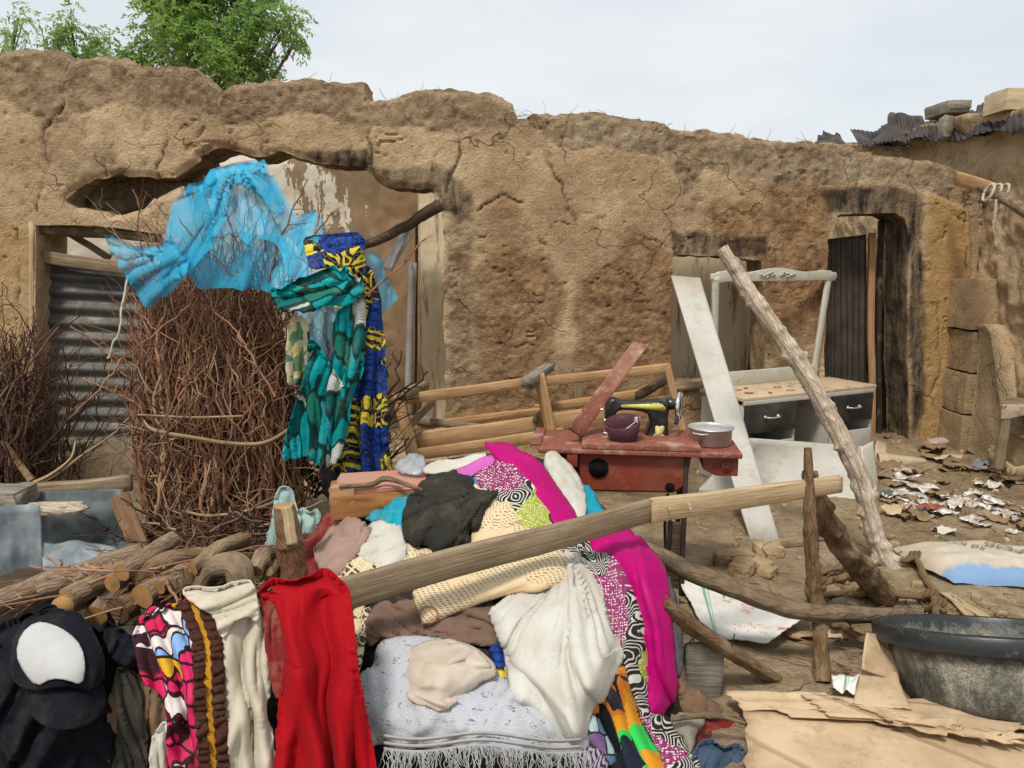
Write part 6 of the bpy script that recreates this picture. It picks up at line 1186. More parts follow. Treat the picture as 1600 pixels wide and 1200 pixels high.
g = NG('diamond_print'); u = g.mp(g.uv(), (1, 1, 1), (0, 0, .8)); ck = g.nd('ShaderNodeTexChecker'); g.ln(u, ck.inputs[0]); ck.inputs['Scale'].default_value = 20; ck.inputs[1].default_value = (.55, .45, .26, 1); ck.inputs[2].default_value = (.09, .05, .03, 1)
ln_ = g.rp(g.wv(u, 13), [(.78, 0), (.85, 1)]); ln2 = g.rp(g.wv(u, 13, dr='Y'), [(.78, 0), (.85, 1)]); M['diamond'] = fin(g, g.mi(g.ma('MAXIMUM', ln_, ln2), ck.outputs[0], (.60, .52, .34)), .8)
g = NG('flower_blanket'); u = g.uv(); v1 = g.vo(u, 23, rnd=.12); v2 = g.vo(u, 125, rnd=.5); rg = g.ma('MULTIPLY', g.rp(v1, [(.10, 0), (.13, 1), (.24, 1), (.27, 0)]), g.rp(v2, [(.32, 1), (.45, 0)])); ce = g.rp(v1, [(.05, 1), (.07, 0)]); lat = g.vo(g.mp(u, (1, 1, 1), (0, 0, .78)), 135, rnd=.3)
col = g.mi(g.rp(lat, [(.22, 1), (.34, 0)]), (.41, .42, .45), (.50, .51, .53)); col = g.mi(g.ma('MULTIPLY', g.ma('MAXIMUM', rg, ce), .8), col, (.10, .115, .14)); n = g.no(g.uv(), 16, 6, .6); n2 = g.no(g.ob(), 7, 6, .7)
col = g.mi(g.rp(n2, [(.56, 0), (.74, .3)]), col, (.36, .28, .17)); M['blanket'] = g.done(col, .95, g.ma('ADD', n, g.ma('MULTIPLY', lat, -.35)), .6, .01, sheen=.04)
g = NG('white_lace'); u = g.uv(); v2 = g.vo(g.mp(u, (1, 1, 1), (0, 0, .4)), 210, rnd=.1); n = g.no(g.uv(), 26, 4, .6); n2 = g.no(g.ob(), 5, 5, .65); col = g.mi(g.rp(v2, [(.25, .22), (.45, 0)]), g.mi(g.rp(n2, [(.4, 0), (.65, 1)]), (.56, .55, .50), (.47, .43, .36)), (.30, .27, .22))
M['lace'] = g.done(col, .85, n, .2, .01, sheen=.03)
g = NG('orange_print'); u = g.uv(); uw = g.warp(u, 3, .12); z_ = g.no(uw, 4.5, 2, .4); col = g.rp(z_, [(0, (.012, .014, .03)), (.40, (.03, .50, .08)), (.435, (.60, .25, .015)), (.62, (.5, .16, .02)), (.66, (.02, .02, .035))], 'CONSTANT'); M['orangewax'] = fin(g, col, .6)
g = NG('triangle_print'); u = g.uv(); e1 = g.vo(u, 20, 'DISTANCE_TO_EDGE'); v1 = g.vo(u, 20, o='Color'); sp_ = g.nd('ShaderNodeSeparateColor'); g.ln(v1, sp_.inputs[0]); M['triwax'] = fin(g, g.mi(g.rp(e1, [(.04, 1), (.06, 0)]), g.rp(sp_.outputs[0], [(0, (.07, .16, .24)), (.4, (.35, .45, .48)), (.7, (.15, .08, .2))], 'CONSTANT'), (.01, .015, .02)), .7)
g = NG('striped_print'); u = g.uv(); M['stripes'] = fin(g, g.mi(g.rp(g.wv(u, 26, 1, 1), [(.35, 0), (.6, 1)]), (.05, .025, .08), (.42, .34, .40)), .7)
g = NG('flower_print'); u = g.uv(); v1 = g.vo(u, 30, o='Color'); sp_ = g.nd('ShaderNodeSeparateColor'); g.ln(v1, sp_.inputs[0]); M['flower'] = fin(g, g.rp(sp_.outputs[0], [(0, (.55, .50, .32)), (.35, (.10, .22, .12)), (.6, (.5, .42, .16)), (.75, (.03, .04, .08)), (.88, (.5, .5, .4))], 'CONSTANT'), .7)
g = NG('blue_net'); n = g.no(g.uv(), 9, 4, .6); n2 = g.no(g.ob(), 6, 3, .5); mesh_ = g.vo(g.uv(), 260, rnd=.1)
al = g.ma('ADD', g.rp(mesh_, [(.3, .42), (.5, .66)]), g.rp(n, [(.4, 0), (.7, .2)])); M['net'] = g.done(g.mi(n2, (.01, .33, .56), (.03, .44, .68)), .6, n, .4, .01, alpha=al); g.b.inputs['Transmission Weight'].default_value = 0
tb = g.nd('ShaderNodeBsdfTranslucent'); tb.inputs[0].default_value = (.03, .42, .62, 1)
g = NG('clear_plastic'); n = g.no(g.ob(), 25, 5, .6); M['plastic'] = g.done((.42, .45, .48), .2, n, .6, .01, alpha=.55, spec=.6)
C_ = m_cloth
M['magenta'] = C_('magenta_satin', (.44, .0012, .15), (.34, .001, .11), .5, dirt=.03, crumple=.15); M['red'] = C_('red_cloth', (.34, .003, .008), (.29, .0025, .007), .75, dirt=.0, crumple=.2); M['maroon'] = C_('muddy_red', (.20, .02, .022), dirt=.5)
M['offwhite'] = C_('off_white_cloth', (.55, .53, .47), (.46, .43, .36), weave=150, dirt=.3); M['creamcloth'] = C_('cream_cotton', (.54, .49, .39), (.45, .40, .31), dirt=.4, crumple=.3); M['navy'] = C_('black_navy_jersey', (.004, .005, .008), (.008, .009, .014), .85, dirt=.08); M['white'] = C_('white_print_patch', (.48, .48, .47), dirt=.2, crumple=.2)
M['charcoal'] = C_('charcoal_cloth', (.036, .034, .027), (.022, .021, .017), dirt=.15); M['dusty'] = C_('dusty_pink_cloth', (.34, .22, .18), (.25, .16, .13)); M['mauve'] = C_('brown_mauve_cloth', (.20, .125, .09), (.13, .08, .06)); M['mint'] = C_('mint_cloth', (.33, .47, .43), dirt=.3); M['beigecl'] = C_('grubby_beige_cloth', (.55, .47, .39), (.46, .38, .30), dirt=.45)
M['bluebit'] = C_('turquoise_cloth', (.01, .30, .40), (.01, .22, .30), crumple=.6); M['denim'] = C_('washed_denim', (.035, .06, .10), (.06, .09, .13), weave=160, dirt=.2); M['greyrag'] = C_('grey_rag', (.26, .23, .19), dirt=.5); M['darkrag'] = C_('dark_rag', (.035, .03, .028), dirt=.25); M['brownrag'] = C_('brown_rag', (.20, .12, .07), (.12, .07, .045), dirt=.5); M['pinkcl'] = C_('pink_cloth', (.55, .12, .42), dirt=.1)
M['trim'] = C_('brown_ruffle', (.075, .026, .018), (.04, .016, .010), weave=90, dirt=.2, crumple=1.0); M['mustard'] = C_('mustard_band', (.50, .23, .02), dirt=.2); M['greyknit'] = C_('speckled_grey_knit', (.08, .085, .09), weave=110); M['fringe'] = C_('grey_fringe', (.42, .42, .42), (.30, .30, .30), dirt=.3); M['orangebag'] = C_('orange_brown_leather', (.36, .15, .045), (.26, .12, .05), .5, dirt=.4); M['pinkbag'] = C_('faded_pink_cover', (.52, .20, .15), (.42, .25, .18), .5, dirt=.4)

# heap of older clothes that carries the rest
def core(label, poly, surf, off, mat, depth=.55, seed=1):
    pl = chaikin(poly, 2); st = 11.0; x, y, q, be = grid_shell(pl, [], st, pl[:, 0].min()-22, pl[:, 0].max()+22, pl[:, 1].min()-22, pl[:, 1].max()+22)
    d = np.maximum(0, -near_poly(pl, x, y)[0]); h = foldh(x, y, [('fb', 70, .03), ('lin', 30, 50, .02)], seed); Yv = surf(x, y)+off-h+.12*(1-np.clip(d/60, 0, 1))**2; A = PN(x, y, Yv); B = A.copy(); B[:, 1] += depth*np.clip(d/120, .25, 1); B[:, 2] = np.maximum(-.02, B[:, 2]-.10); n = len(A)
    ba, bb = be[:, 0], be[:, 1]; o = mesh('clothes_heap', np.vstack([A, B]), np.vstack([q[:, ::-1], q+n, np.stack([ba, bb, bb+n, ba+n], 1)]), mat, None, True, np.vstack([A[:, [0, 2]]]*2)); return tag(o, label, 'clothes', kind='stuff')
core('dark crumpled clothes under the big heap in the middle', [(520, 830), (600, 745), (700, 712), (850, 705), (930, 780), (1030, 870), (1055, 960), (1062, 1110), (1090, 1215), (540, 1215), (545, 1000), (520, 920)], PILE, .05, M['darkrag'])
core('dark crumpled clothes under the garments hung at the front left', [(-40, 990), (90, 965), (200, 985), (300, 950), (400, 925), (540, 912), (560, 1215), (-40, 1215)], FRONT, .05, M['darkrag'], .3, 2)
L = cloth
# -- back of the heap --
L('plastic_bag', 'clear crumpled plastic bag at the back of the heap by the sofa frame', [(612, 730), (630, 715), (650, 705), (662, 712), (668, 735), (640, 745)], M['plastic'], PILE, .05, [('cr', 14, .02)], cat='bag', step=3)
L('white_cloth', 'white rag at the back of the heap left of the magenta strip', [(658, 728), (675, 718), (715, 714), (745, 706), (765, 712), (745, 728), (690, 742), (665, 740)], M['offwhite'], PILE, .05, [('lin', 15, 20, .015)], step=3)
L('pink_cloth', 'small orchid pink cloth end at the back of the heap', [(695, 748), (728, 728), (762, 712), (780, 716), (765, 730), (725, 752)], M['pinkcl'], PILE, .07, [('lin', 25, 18, .01)], step=3)
L('turquoise_cloth', 'turquoise cloth showing at the right rear of the heap', [(905, 755), (925, 762), (945, 795), (952, 815), (905, 820)], M['bluebit'], PILE, -.02, [('lin', 60, 20, .015)], step=3)
L('turquoise_cloth', 'small turquoise piece between the dark grey cloth and the ringed print', [(718, 742), (735, 733), (755, 740), (772, 760), (765, 772), (735, 765), (720, 755)], M['bluebit'], PILE, .03, [('lin', 40, 14, .012)], step=3)
L('white_cloth', 'crumpled white cotton on the right of the magenta strip', [(845, 712), (866, 706), (888, 722), (908, 752), (918, 782), (916, 815), (893, 818), (880, 778), (862, 745)], M['offwhite'], PILE, .05, [('lin', 120, 22, .02), ('cr', 22, .012)], step=3)
L('ring_print_cloth', 'upper part of the green and purple ring print cloth above the board', [(738, 735), (755, 720), (790, 710), (818, 716), (842, 738), (864, 765), (884, 800), (895, 822), (850, 830), (818, 826), (790, 792), (765, 768), (748, 758)], M['rings'], PILE, .06, [('lin', 130, 40, .02)], step=3, uvr=30, cat='cloth')
L('magenta_cloth', 'magenta satin strip over the top of the heap behind the board', [(752, 692), (775, 688), (812, 699), (842, 715), (862, 743), (887, 780), (902, 802), (900, 824), (868, 824), (848, 795), (824, 760), (798, 727), (768, 712)], M['magenta'], PILE, .085, [('lin', 130, 18, .012)], step=3)
L('blue_net_piece', 'bunched turquoise mosquito net between the suitcase and the dark grey cloth', [(556, 812), (572, 795), (592, 790), (606, 766), (632, 754), (648, 762), (645, 795), (636, 850), (628, 870), (622, 830), (590, 815)], M['bluebit'], PILE, .04, [('lin', 70, 16, .02)], step=3, cat='net')
L('white_knit', 'grubby white knitted cloth left of the dark grey cloth', [(545, 865), (560, 840), (588, 810), (625, 818), (637, 850), (636, 885), (600, 890), (568, 875)], M['offwhite'], PILE, .07, [('lin', 20, 16, .02)], step=3)
L('dusty_pink_cloth', 'dusty pink crumpled cloth at the left of the heap', [(488, 878), (498, 840), (518, 808), (540, 797), (568, 805), (585, 820), (572, 842), (548, 868), (530, 890), (508, 898)], M['dusty'], PILE, .10, [('lin', 60, 24, .045), ('fb', 40, .02)], step=3)
L('dark_cloth', 'dark maroon rags left of the dusty pink cloth', [(470, 905), (468, 850), (490, 820), (520, 790), (540, 800), (500, 850), (495, 900)], M['maroon'], PILE, .04, [('fb', 26, .02)], step=4)
L('mint_cloth', 'pale mint cloth draped around the split post', [(413, 862), (418, 830), (428, 800), (428, 772), (440, 757), (456, 764), (463, 795), (480, 798), (500, 800), (503, 818), (480, 836), (455, 838), (432, 866)], M['mint'], tps([(413, 860, 2.75), (500, 800, 2.8), (440, 760, 2.8)]), 0, [('lin', 80, 22, .02)], step=3)
L('diamond_print_cloth', 'brown and cream diamond print cloth above the left end of the board', [(508, 902), (530, 880), (556, 865), (590, 868), (622, 880), (640, 895), (560, 935), (515, 925)], M['diamond'], PILE, .05, [('lin', 20, 40, .012)], step=3)
L('diamond_print_cloth', 'hanging brown and cream diamond print cloth beside the red cloth', [(538, 962), (560, 948), (582, 945), (572, 985), (568, 1030), (560, 1060), (546, 1075)], M['diamond'], PILE, .03, [('lin', 80, 16, .02)], step=3)
L('jacquard_cloth', 'cream printed cloth above the board beside the dark grey cloth', [(630, 840), (650, 855), (690, 855), (735, 850), (735, 825), (752, 790), (745, 775), (720, 775), (703, 765), (712, 752), (740, 755), (780, 770), (812, 790), (850, 822), (830, 850), (740, 875), (640, 900), (632, 878)], M['cream'], PILE, .045, [('lin', 20, 34, .02), ('fb', 40, .01)], step=3)
L('charcoal_cloth', 'dark grey bunched cloth on top of the heap', [(628, 838), (627, 800), (643, 766), (665, 745), (700, 736), (742, 742), (738, 760), (760, 764), (783, 768), (770, 790), (756, 796), (752, 828), (732, 832), (740, 855), (700, 858), (668, 862), (640, 852)], M['charcoal'], PILE, .11, [('pol', 760, 775, 12, .026), ('lin', 55, 40, .02)], step=3, edge=.07)
# old suitcase
e = empty('old_suitcase', 'battered orange and pink suitcase lying behind the blue net piece', 'suitcase', P(590, 780, 3.1))
lump('case_body', P(590, 775, 3.1), (.40, .26, .10), M['orangebag'], 12, None, None, rot=.25, box_=.8, amp=.05, parent=e); lump('case_lid', P(600, 753, 3.12), (.38, .26, .03), M['pinkbag'], 13, None, None, rot=.22, box_=.8, amp=.06, parent=e); lump('case_corner', P(537, 775, 2.98), (.11, .06, .10), M['beigecl'] if False else C_('tan_patch', (.42, .24, .13)), 14, None, None, box_=.5, parent=e)
pole('dry_branch', [P(530, 760, 2.95), P(580, 757, 2.98), P(605, 748, 3.0), P(660, 766, 2.9)], [.008, .013, .006], M['bark_pole'], 'dry crooked branch lying on the battered suitcase', 'branch', n=24, seg=8, knots=3)
# -- front of the heap --
L('mauve_cloth', 'brown mauve cloth bunched under the board', [(556, 985), (572, 958), (610, 940), (660, 925), (760, 930), (785, 960), (780, 1005), (770, 1020), (700, 1008), (640, 995), (600, 1005), (575, 1010)], M['mauve'], PILE, .03, [('lin', 160, 30, .035), ('fb', 50, .02)], step=4)
L('jacquard_cloth', 'folded cream printed cloth with brown rings below the board', [(640, 915), (700, 890), (760, 875), (820, 855), (875, 846), (886, 880), (886, 908), (860, 922), (800, 928), (758, 945), (700, 962), (662, 980), (652, 955)], M['cream'], PILE, .10, [('lin', 15, 60, .012)], step=3, edge=.05, thick=.008)
L('ring_print_cloth', 'lower part of the green and purple ring print cloth hanging beside the magenta', [(865, 850), (900, 836), (930, 838), (965, 856), (990, 900), (1008, 950), (1014, 1000), (1018, 1060), (1030, 1110), (1058, 1130), (1080, 1160), (1098, 1200), (1098, 1225), (1045, 1225), (1030, 1175), (1006, 1135), (988, 1080), (975, 1035), (962, 1000), (945, 960), (922, 910), (897, 885)], M['rings'], PILE, .05, [('lin', 110, 30, .02)], step=3, uvr=60)
L('magenta_cloth', 'magenta satin cloth hanging down the right side of the heap', [(910, 842), (945, 822), (985, 824), (1016, 848), (1037, 880), (1048, 915), (1052, 970), (1058, 1030), (1061, 1080), (1052, 1108), (1032, 1124), (1012, 1106), (1010, 1060), (1005, 1000), (990, 940), (962, 885)], M['magenta'], PILE, .085, [('lin', 104, 42, .038), ('lin', 99, 9, .0015)], step=3, edge=.06, ew=22)
L('grey_knit', 'speckled grey knit hanging behind the magenta cloth', [(1042, 890), (1052, 915), (1062, 950), (1068, 1000), (1067, 1050), (1056, 1065), (1050, 1000)], M['greyknit'], PILE, .06, [('lin', 90, 14, .01)], step=3)
L('brown_rag', 'brown rag hanging below the speckled grey knit', [(1054, 1020), (1068, 1010), (1070, 1060), (1100, 1082), (1130, 1100), (1128, 1118), (1090, 1120), (1060, 1110)], M['brownrag'], PILE, .03, [('fb', 20, .02)], step=3)
L('grey_rag', 'torn grey rag at the foot of the magenta cloth', [(1045, 1118), (1065, 1108), (1095, 1114), (1104, 1128), (1088, 1140), (1086, 1168), (1076, 1175), (1072, 1150), (1056, 1140)], M['greyrag'], PILE, .07, [('fb', 22, .02)], step=3)
L('orange_print_cloth', 'orange and green printed cloth at the bottom of the heap', [(915, 1075), (940, 1050), (968, 1040), (985, 1050), (992, 1100), (1012, 1150), (1040, 1185), (1050, 1225), (980, 1225), (962, 1170), (945, 1130), (915, 1110)], M['orangewax'], PILE, .045, [('lin', 120, 26, .02)], step=3, uvr=20)
L('triangle_print_cloth', 'pale blue triangle print cloth at the bottom beside the lace', [(914, 1135), (932, 1112), (950, 1150), (968, 1185), (950, 1200), (920, 1170)], M['triwax'], PILE, .06, [('lin', 120, 20, .01)], step=3)
L('striped_cloth', 'purple striped cloth corner at the bottom beside the blanket fringe', [(908, 1165), (935, 1168), (958, 1195), (930, 1215), (905, 1200)], M['stripes'], PILE, .08, [('lin', 30, 20, .01)], step=3)
L('black_cloth', 'black cloth strip between the lace and the orange print', [(930, 1085), (948, 1100), (965, 1140), (988, 1225), (930, 1225), (966, 1188), (945, 1145), (925, 1110)], M['navy'], PILE, .055, [('lin', 110, 20, .01)], step=3)
L('denim_cloth', 'crumpled blue denim at the bottom right of the heap', [(1080, 1168), (1110, 1155), (1150, 1168), (1190, 1182), (1206, 1205), (1206, 1235), (1080, 1235)], M['denim'], tps([(1080, 1160, 2.25), (1200, 1180, 2.3), (1140, 1230, 2.2)]), 0, [('lin', 60, 26, .03), ('fb', 30, .02)], step=3, edge=.06)
L('dark_cloth', 'dark red and black rags behind the denim', [(1070, 1160), (1090, 1120), (1135, 1115), (1168, 1125), (1172, 1190), (1120, 1185)], M['maroon'], tps([(1080, 1160, 2.35), (1180, 1180, 2.4), (1140, 1110, 2.5)]), 0, [('fb', 30, .03)], step=4)
bk = L('blanket', 'pale grey blanket with tiny dark flowers and a fringed hem', [(545, 1066), (560, 1042), (584, 1036), (588, 1010), (606, 996), (650, 988), (700, 998), (770, 1048), (800, 1064), (860, 1086), (922, 1122), (926, 1160), (920, 1188), (860, 1184), (760, 1180), (690, 1178), (620, 1180), (606, 1162), (560, 1168), (550, 1120)], M['blanket'], PILE, .06, [('lin', 150, 90, .04), ('lin', 50, 120, .03), ('lin', 100, 40, .008)], step=4, thick=.012, edge=.05, cat='blanket')
# hem bands and fringe
def pilept(px, py, lift): return P(px, py, float(PILE(np.array([px*1.0]), np.array([py*1.0]))[0])-lift)
for dy in (0, 11, 20):
    pts = [pilept(600+i*16.2, 1150+dy+5*math.sin(i*.5)+(0 if i < 14 else (i-14)*1.2), .095) for i in range(20)]; strip('hem_band', [tuple(q) for q in pts], .010, M['fringe'], bk, t=.0015, n=90)
ps, rs_ = [], []; r = np.random.default_rng(4)
for k in range(210):
    px = 602+k*1.52; py = 1170+5*math.sin((px-600)/32)+max(0, (px-830))*.07; a = pilept(px, py, .10); b = pilept(px+r.normal()*9+6*math.sin(k*.21), py+r.uniform(18, 48), .11+.01*r.random()); ps.append(kink(a, b, 7, .16, r)); rs_.append(r.uniform(.001, .0026))
v, f, uv = tubes(ps, rs_, 4); tag(mesh('fringe', v, f, M['fringe'], bk, True, uv), kind='stuff')
bg_ = L('beige_cloth', 'small crumpled beige garment lying on the flowered blanket', [(628, 1075), (636, 1035), (652, 1006), (690, 996), (722, 1002), (757, 1022), (778, 1043), (775, 1062), (742, 1072), (714, 1095), (692, 1114), (660, 1104), (636, 1090)], M['beigecl'], PILE, .12, [('lin', 152, 48, .014), ('lin', 70, 60, .010)], step=2.4, edge=.05)
L('folded_sleeve', None, [(690, 1008), (722, 1003), (752, 1020), (772, 1044), (750, 1052), (720, 1050), (700, 1062), (682, 1050), (668, 1028)], M['beigecl'], PILE, .138, [('lin', 40, 26, .014)], step=2.4, edge=.03, parent=bg_, cat=None)
L('waistband', None, [(634, 1082), (650, 1072), (676, 1086), (712, 1088), (716, 1098), (690, 1113), (660, 1103), (638, 1094)], M['beigecl'], PILE, .135, [('lin', 160, 14, .006)], step=2.2, edge=.02, parent=bg_, cat=None)
for q_ in ([(585, 1035), (595, 1030), (605, 1060), (618, 1095), (615, 1118), (608, 1112), (604, 1080), (590, 1055)], [(563, 1070), (575, 1066), (588, 1076), (575, 1084)]): L('mud_smear', 'long mud smear caked on the flowered blanket' if q_[0][0] == 585 else 'small lump of mud on the left of the flowered blanket', q_, M['mud'], PILE, .085, [('fb', 8, .008)], step=2.5, edge=.008, cat='mud')
L('white_lace_cloth', 'large white lace cloth draped down the front of the heap', [(757, 948), (790, 934), (850, 925), (876, 895), (880, 868), (902, 872), (935, 905), (950, 958), (966, 1000), (978, 1026), (970, 1052), (942, 1090), (922, 1130), (918, 1164), (870, 1152), (832, 1126), (797, 1092), (788, 1042), (784, 1010), (770, 980)], M['lace'], PILE, .115, [('pol', 885, 850, 13, .035), ('lin', 70, 120, .05), ('lin', 130, 50, .015)], step=2.8, edge=.07, ew=22)
L('blue_cloth', 'sliver of dark blue printed cloth between the beige garment and the lace', [(762, 1010), (785, 1000), (796, 1045), (798, 1080), (785, 1085), (770, 1050)], M['navywax'], PILE, .03, [('lin', 90, 14, .01)], step=3)
# -- garments hung at the front left --
L('dark_cloth', 'brown patterned rags behind the white strip at the bottom left', [(170, 1050), (225, 1055), (262, 1100), (262, 1225), (165, 1225)], M['brownrag'], FRONT, .03, [('lin', 85, 18, .02)], step=4)
sh = L('black_shirt', 'black short sleeved jersey shirt hanging under the black and white cap', [(-30, 1005), (0, 985), (30, 965), (58, 952), (90, 956), (122, 966), (150, 966), (182, 985), (206, 1002), (213, 1032), (206, 1045), (182, 1046), (180, 1075), (190, 1110), (196, 1160), (190, 1230), (-30, 1230)], M['navy'], FRONT, .05, [('lin', 70, 50, .04), ('lin', 130, 70, .03), ('fb', 60, .015)], step=4, edge=.06, ew=24, cat='shirt')
L('sleeve', None, [(160, 968), (185, 980), (208, 1000), (214, 1030), (204, 1042), (178, 1036), (166, 1010)], M['navy'], FRONT, .085, [('lin', 60, 20, .015)], step=3, edge=.03, parent=sh, cat=None)
def dome(cx, cy, rx, ry, h): return lambda x, y: FRONT(x, y)-.03-h*np.sqrt(np.clip(1-((x-cx)/rx)**2-((y-cy)/ry)**2, 0, 1))
cp = cloth('cap', 'black cap with a white front panel resting on the black shirt', [(20, 1070), (14, 1030), (22, 990), (45, 962), (85, 950), (125, 962), (152, 992), (166, 1035), (162, 1066), (128, 1080), (90, 1070), (55, 1082)], M['navy'], dome(92, 1030, 92, 95, .13), 0, [('lin', 80, 60, .008)], step=3, edge=.02, ew=14, cat='cap')
cloth('front_panel', None, [(55, 971), (80, 974), (108, 988), (128, 1010), (134, 1040), (129, 1071), (104, 1062), (80, 1060), (56, 1074), (36, 1050), (24, 1022), (32, 990)], M['white'], dome(92, 1030, 92, 95, .13), .009, [('lin', 80, 60, .003)], step=3, smooth=1, edge=.004, ew=6, thick=.002, parent=cp, cat=None, jag=.5)
cloth('visor', None, [(52, 1078), (80, 1066), (106, 1066), (132, 1076), (160, 1068), (168, 1090), (160, 1118), (128, 1138), (88, 1142), (56, 1128), (40, 1100)], M['navy'], lambda x, y: FRONT(x, y)-.115-.045*np.clip((y-1066)/70, 0, 1)+.045*((x-102)/60)**2, 0, [], step=3, edge=.012, ew=8, thick=.005, parent=cp, cat=None, jag=.6)
L('dark_trousers', 'dark grey trousers hanging below the sleeve of the black shirt', [(178, 1045), (205, 1050), (225, 1110), (238, 1230), (175, 1230), (185, 1120)], M['charcoal'], FRONT, .06, [('lin', 100, 16, .02)], step=3, edge=.04, cat='trousers')
L('white_strip', 'small white cloth corner below the crimson printed dress', [(236, 1160), (248, 1135), (262, 1128), (264, 1225), (232, 1225)], M['offwhite'], FRONT, .07, [('lin', 90, 14, .012)], step=3)
dr = L('crimson_print_dress', 'crimson, white and yellow printed dress with a brown ruffled trim', [(206, 995), (220, 968), (240, 955), (275, 944), (300, 938), (326, 955), (342, 990), (351, 1040), (354, 1100), (360, 1160), (364, 1230), (258, 1230), (262, 1100), (243, 1088), (225, 1062), (213, 1030)], M['crimsonwax'], FRONT, .085, [('lin', 105, 34, .022), ('lin', 60, 60, .01)], step=3, edge=.05, cat='dress')
ctr = [(298, 940), (312, 975), (322, 1010), (324, 1060), (326, 1110), (330, 1160), (334, 1225)]
def band(nm, off, w, mat, lift, par, ruf=0):
    a = smoothpath([(x_+off, y_, 0) for x_, y_ in ctr], 60); l_ = [(q_[0]-w/2-(ruf*abs(math.sin(i*.9))), q_[1]) for i, q_ in enumerate(a)]; r_ = [(q_[0]+w/2+(ruf*abs(math.sin(i*.9+1))), q_[1]) for i, q_ in enumerate(a)]
    return L(nm, None, l_+r_[::-1], mat, FRONT, lift, [('lin', 10, 9, .010)] if ruf else [('lin', 90, 20, .003)], step=2.2, smooth=0, jag=.5, edge=.012, ew=5, thick=.003, parent=par, cat=None)
band('ruffle_trim', -13, 14, M['trim'], .12, dr, 4); band('ruffle_trim', 16, 15, M['trim'], .12, dr, 4); band('mustard_band', 1, 13, M['mustard'], .112, dr)
cc = L('cream_cloth', 'cream cotton cloth hanging between the dress and the red cloth', [(335, 962), (345, 935), (385, 912), (402, 925), (412, 975), (420, 1020), (425, 1080), (416, 1112), (426, 1160), (434, 1230), (360, 1230), (356, 1150), (350, 1090), (352, 1040), (345, 990)], M['creamcloth'], FRONT, .10, [('lin', 95, 30, .03), ('lin', 80, 60, .02)], step=3, edge=.05)
L('folded_top', None, [(281, 925), (296, 916), (340, 921), (372, 909), (396, 910), (403, 935), (405, 975), (385, 962), (366, 968), (350, 998), (342, 992), (334, 962), (304, 944)], M['creamcloth'], FRONT, .135, [('lin', 15, 24, .02)], step=2.8, edge=.05, parent=cc, cat=None)
L('muddy_red_cloth', 'dull muddy red fold hanging left of the bright red cloth', [(404, 935), (430, 915), (450, 960), (448, 1040), (440, 1090), (428, 1095), (420, 1040), (412, 980)], M['maroon'], FRONT, .105, [('lin', 95, 16, .015)], step=3, edge=.04)
L('red_cloth', 'bright red cloth hanging over the end of the long board', [(400, 932), (415, 915), (445, 906), (482, 900), (520, 903), (542, 915), (552, 960), (556, 1005), (562, 1060), (570, 1110), (580, 1165), (592, 1230), (425, 1230), (432, 1150), (436, 1100), (446, 1040), (440, 980), (425, 945)], M['red'], FRONT, .125, [('lin', 93, 56, .045), ('lin', 86, 110, .03), ('lin', 97, 22, .005)], step=3, edge=.07, ew=22)
L('dark_red_cloth', 'very dark red cloth edge right of the bright red cloth', [(538, 1010), (552, 1055), (568, 1100), (560, 1110), (578, 1150), (590, 1230), (560, 1230)], C_('dark_red', (.10, .008, .012)), FRONT, .09, [('lin', 100, 14, .01)], step=3)
L('black_cloth', 'black cloth in the gap below the left corner of the blanket', [(555, 1160), (600, 1165), (618, 1190), (618, 1230), (575, 1230)], M['navy'], PILE, .03, [('fb', 26, .01)], step=4)
# -- hung on the brushwood --
nt_ = L('blue_net', 'sheer bright blue mosquito net draped over the top of the brushwood', [(248, 478), (252, 420), (258, 370), (272, 318), (288, 286), (312, 283), (338, 264), (365, 254), (410, 250), (422, 275), (440, 308), (462, 338), (478, 362), (490, 410), (486, 440), (455, 436), (440, 402), (425, 374), (345, 372), (328, 398), (305, 428), (280, 448)], M['net'], HANG, .0, [('pol', 370, 250, 9, .04), ('lin', 75, 50, .02)], step=3.2, edge=.02, thick=.0015, cat='net')
L('net_fold', None, [(306, 300), (330, 268), (365, 253), (411, 250), (418, 275), (440, 310), (448, 335), (420, 330), (395, 300), (372, 285), (362, 300), (350, 350), (335, 372), (318, 372), (328, 330), (335, 290)], M['net'], HANG, .06, [('pol', 370, 250, 12, .05)], step=3.2, thick=.0015, parent=nt_, cat=None)
L('net_wing', None, [(159, 369), (172, 366), (205, 380), (240, 384), (268, 372), (298, 402), (290, 430), (262, 448), (240, 484), (224, 478), (200, 442), (178, 404)], M['net'], HANG, .03, [('lin', 40, 26, .03), ('pol', 280, 400, 9, .03)], step=3.2, thick=.0015, parent=nt_, cat=None)
L('net_wing', None, [(478, 332), (492, 322), (508, 362), (500, 385), (470, 400), (452, 360)], M['net'], HANG, .02, [('lin', 90, 20, .02)], step=3.2, thick=.0015, parent=nt_, cat=None)
L('net_tail', None, [(565, 398), (582, 392), (598, 405), (600, 430), (624, 462), (612, 480), (596, 494), (580, 480), (570, 440)], M['net'], HANG, -.03, [('lin', 80, 20, .02)], step=3.2, thick=.0015, parent=nt_, cat=None)
L('net_tail', None, [(440, 430), (490, 450), (530, 480), (548, 540), (548, 590), (515, 600), (490, 560), (470, 500), (450, 470)], M['net'], HANG, -.06, [('lin', 80, 20, .03)], step=3.2, thick=.0015, parent=nt_, cat=None)
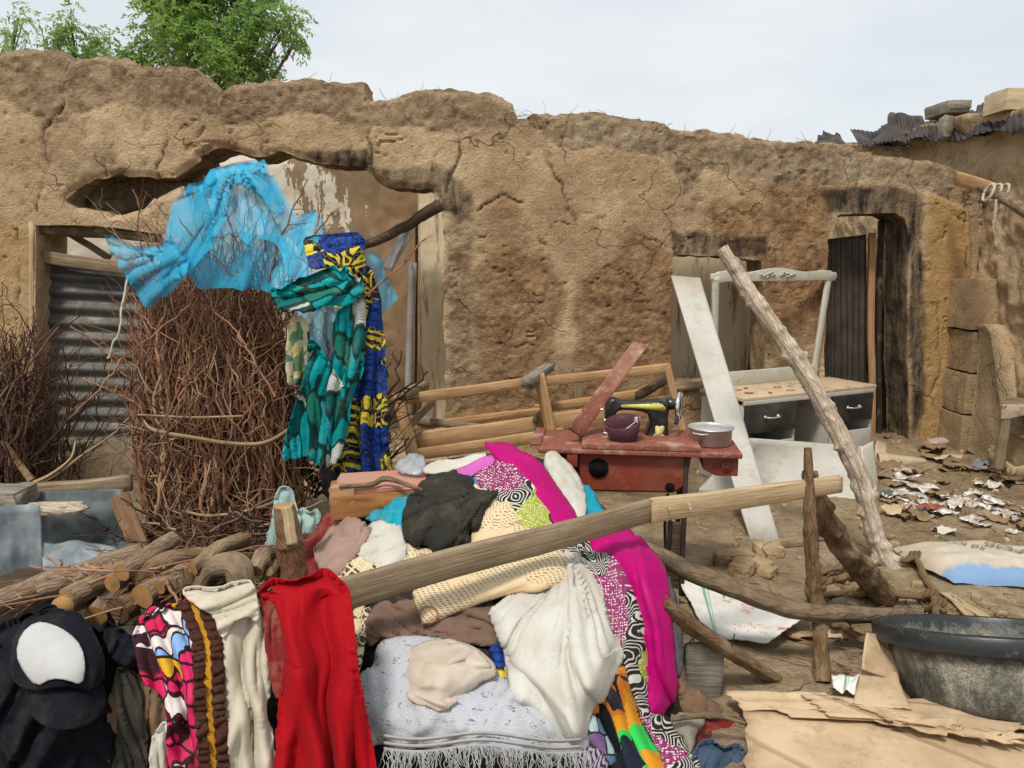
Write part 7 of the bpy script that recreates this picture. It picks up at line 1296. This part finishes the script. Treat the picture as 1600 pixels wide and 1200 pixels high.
L('net_back', None, [(285, 372), (330, 366), (440, 366), (470, 400), (478, 450), (430, 462), (380, 448), (320, 456), (290, 430)], M['net'], HANG, -.12, [('lin', 80, 40, .03)], step=4, thick=.0015, parent=nt_, cat=None)
nw = L('navy_print_cloth', 'navy blue and yellow printed cloth hung on the brushwood', [(474, 372), (492, 366), (530, 366), (569, 363), (572, 400), (573, 440), (560, 436), (540, 428), (518, 414), (486, 422), (478, 402)], M['navywax'], HANG, .03, [('lin', 10, 24, .012)], step=2.8, edge=.03)
L('hanging_length', None, [(566, 415), (582, 422), (594, 460), (600, 520), (603, 570), (606, 640), (608, 700), (609, 738), (596, 746), (575, 738), (552, 748), (520, 742), (500, 700), (530, 650), (548, 610), (562, 540), (568, 470)], M['navywax'], HANG, .03, [('lin', 90, 22, .03)], step=2.8, edge=.05, parent=nw, cat=None)
tl_ = L('teal_print_cloth', 'teal and white leaf print cloth knotted and hanging beside the brushwood', [(420, 458), (436, 446), (480, 432), (528, 418), (556, 426), (574, 452), (552, 472), (505, 486), (468, 484), (448, 490), (430, 476)], M['teal'], HANG, .10, [('lin', 14, 15, .03)], step=2.6, edge=.05, uvr=80)
L('hanging_end', None, [(522, 490), (545, 474), (570, 456), (573, 520), (567, 580), (552, 620), (541, 655), (518, 645), (520, 560)], M['teal'], HANG, .07, [('lin', 85, 18, .03)], step=2.6, edge=.05, parent=tl_, cat=None, uvr=5)
L('hanging_end', None, [(484, 524), (498, 540), (520, 575), (540, 610), (550, 640), (540, 690), (528, 722), (505, 735), (482, 712), (462, 722), (439, 720), (448, 672), (466, 618), (478, 570)], M['teal'], HANG, .09, [('lin', 80, 20, .032)], step=2.6, edge=.05, parent=tl_, cat=None, uvr=-12)
L('flower_print_cloth', 'narrow cream and green flower print strip beside the teal cloth', [(450, 500), (466, 492), (480, 498), (486, 530), (478, 568), (468, 600), (450, 606), (446, 570)], M['flower'], HANG, .05, [('lin', 85, 12, .015)], step=2.6)
L('flower_print_cloth', 'dark cloth hanging below the teal cloth', [(500, 720), (540, 735), (580, 742), (560, 790), (520, 800), (500, 760)], M['darkrag'], HANG, -.05, [('lin', 85, 22, .02)], step=3)
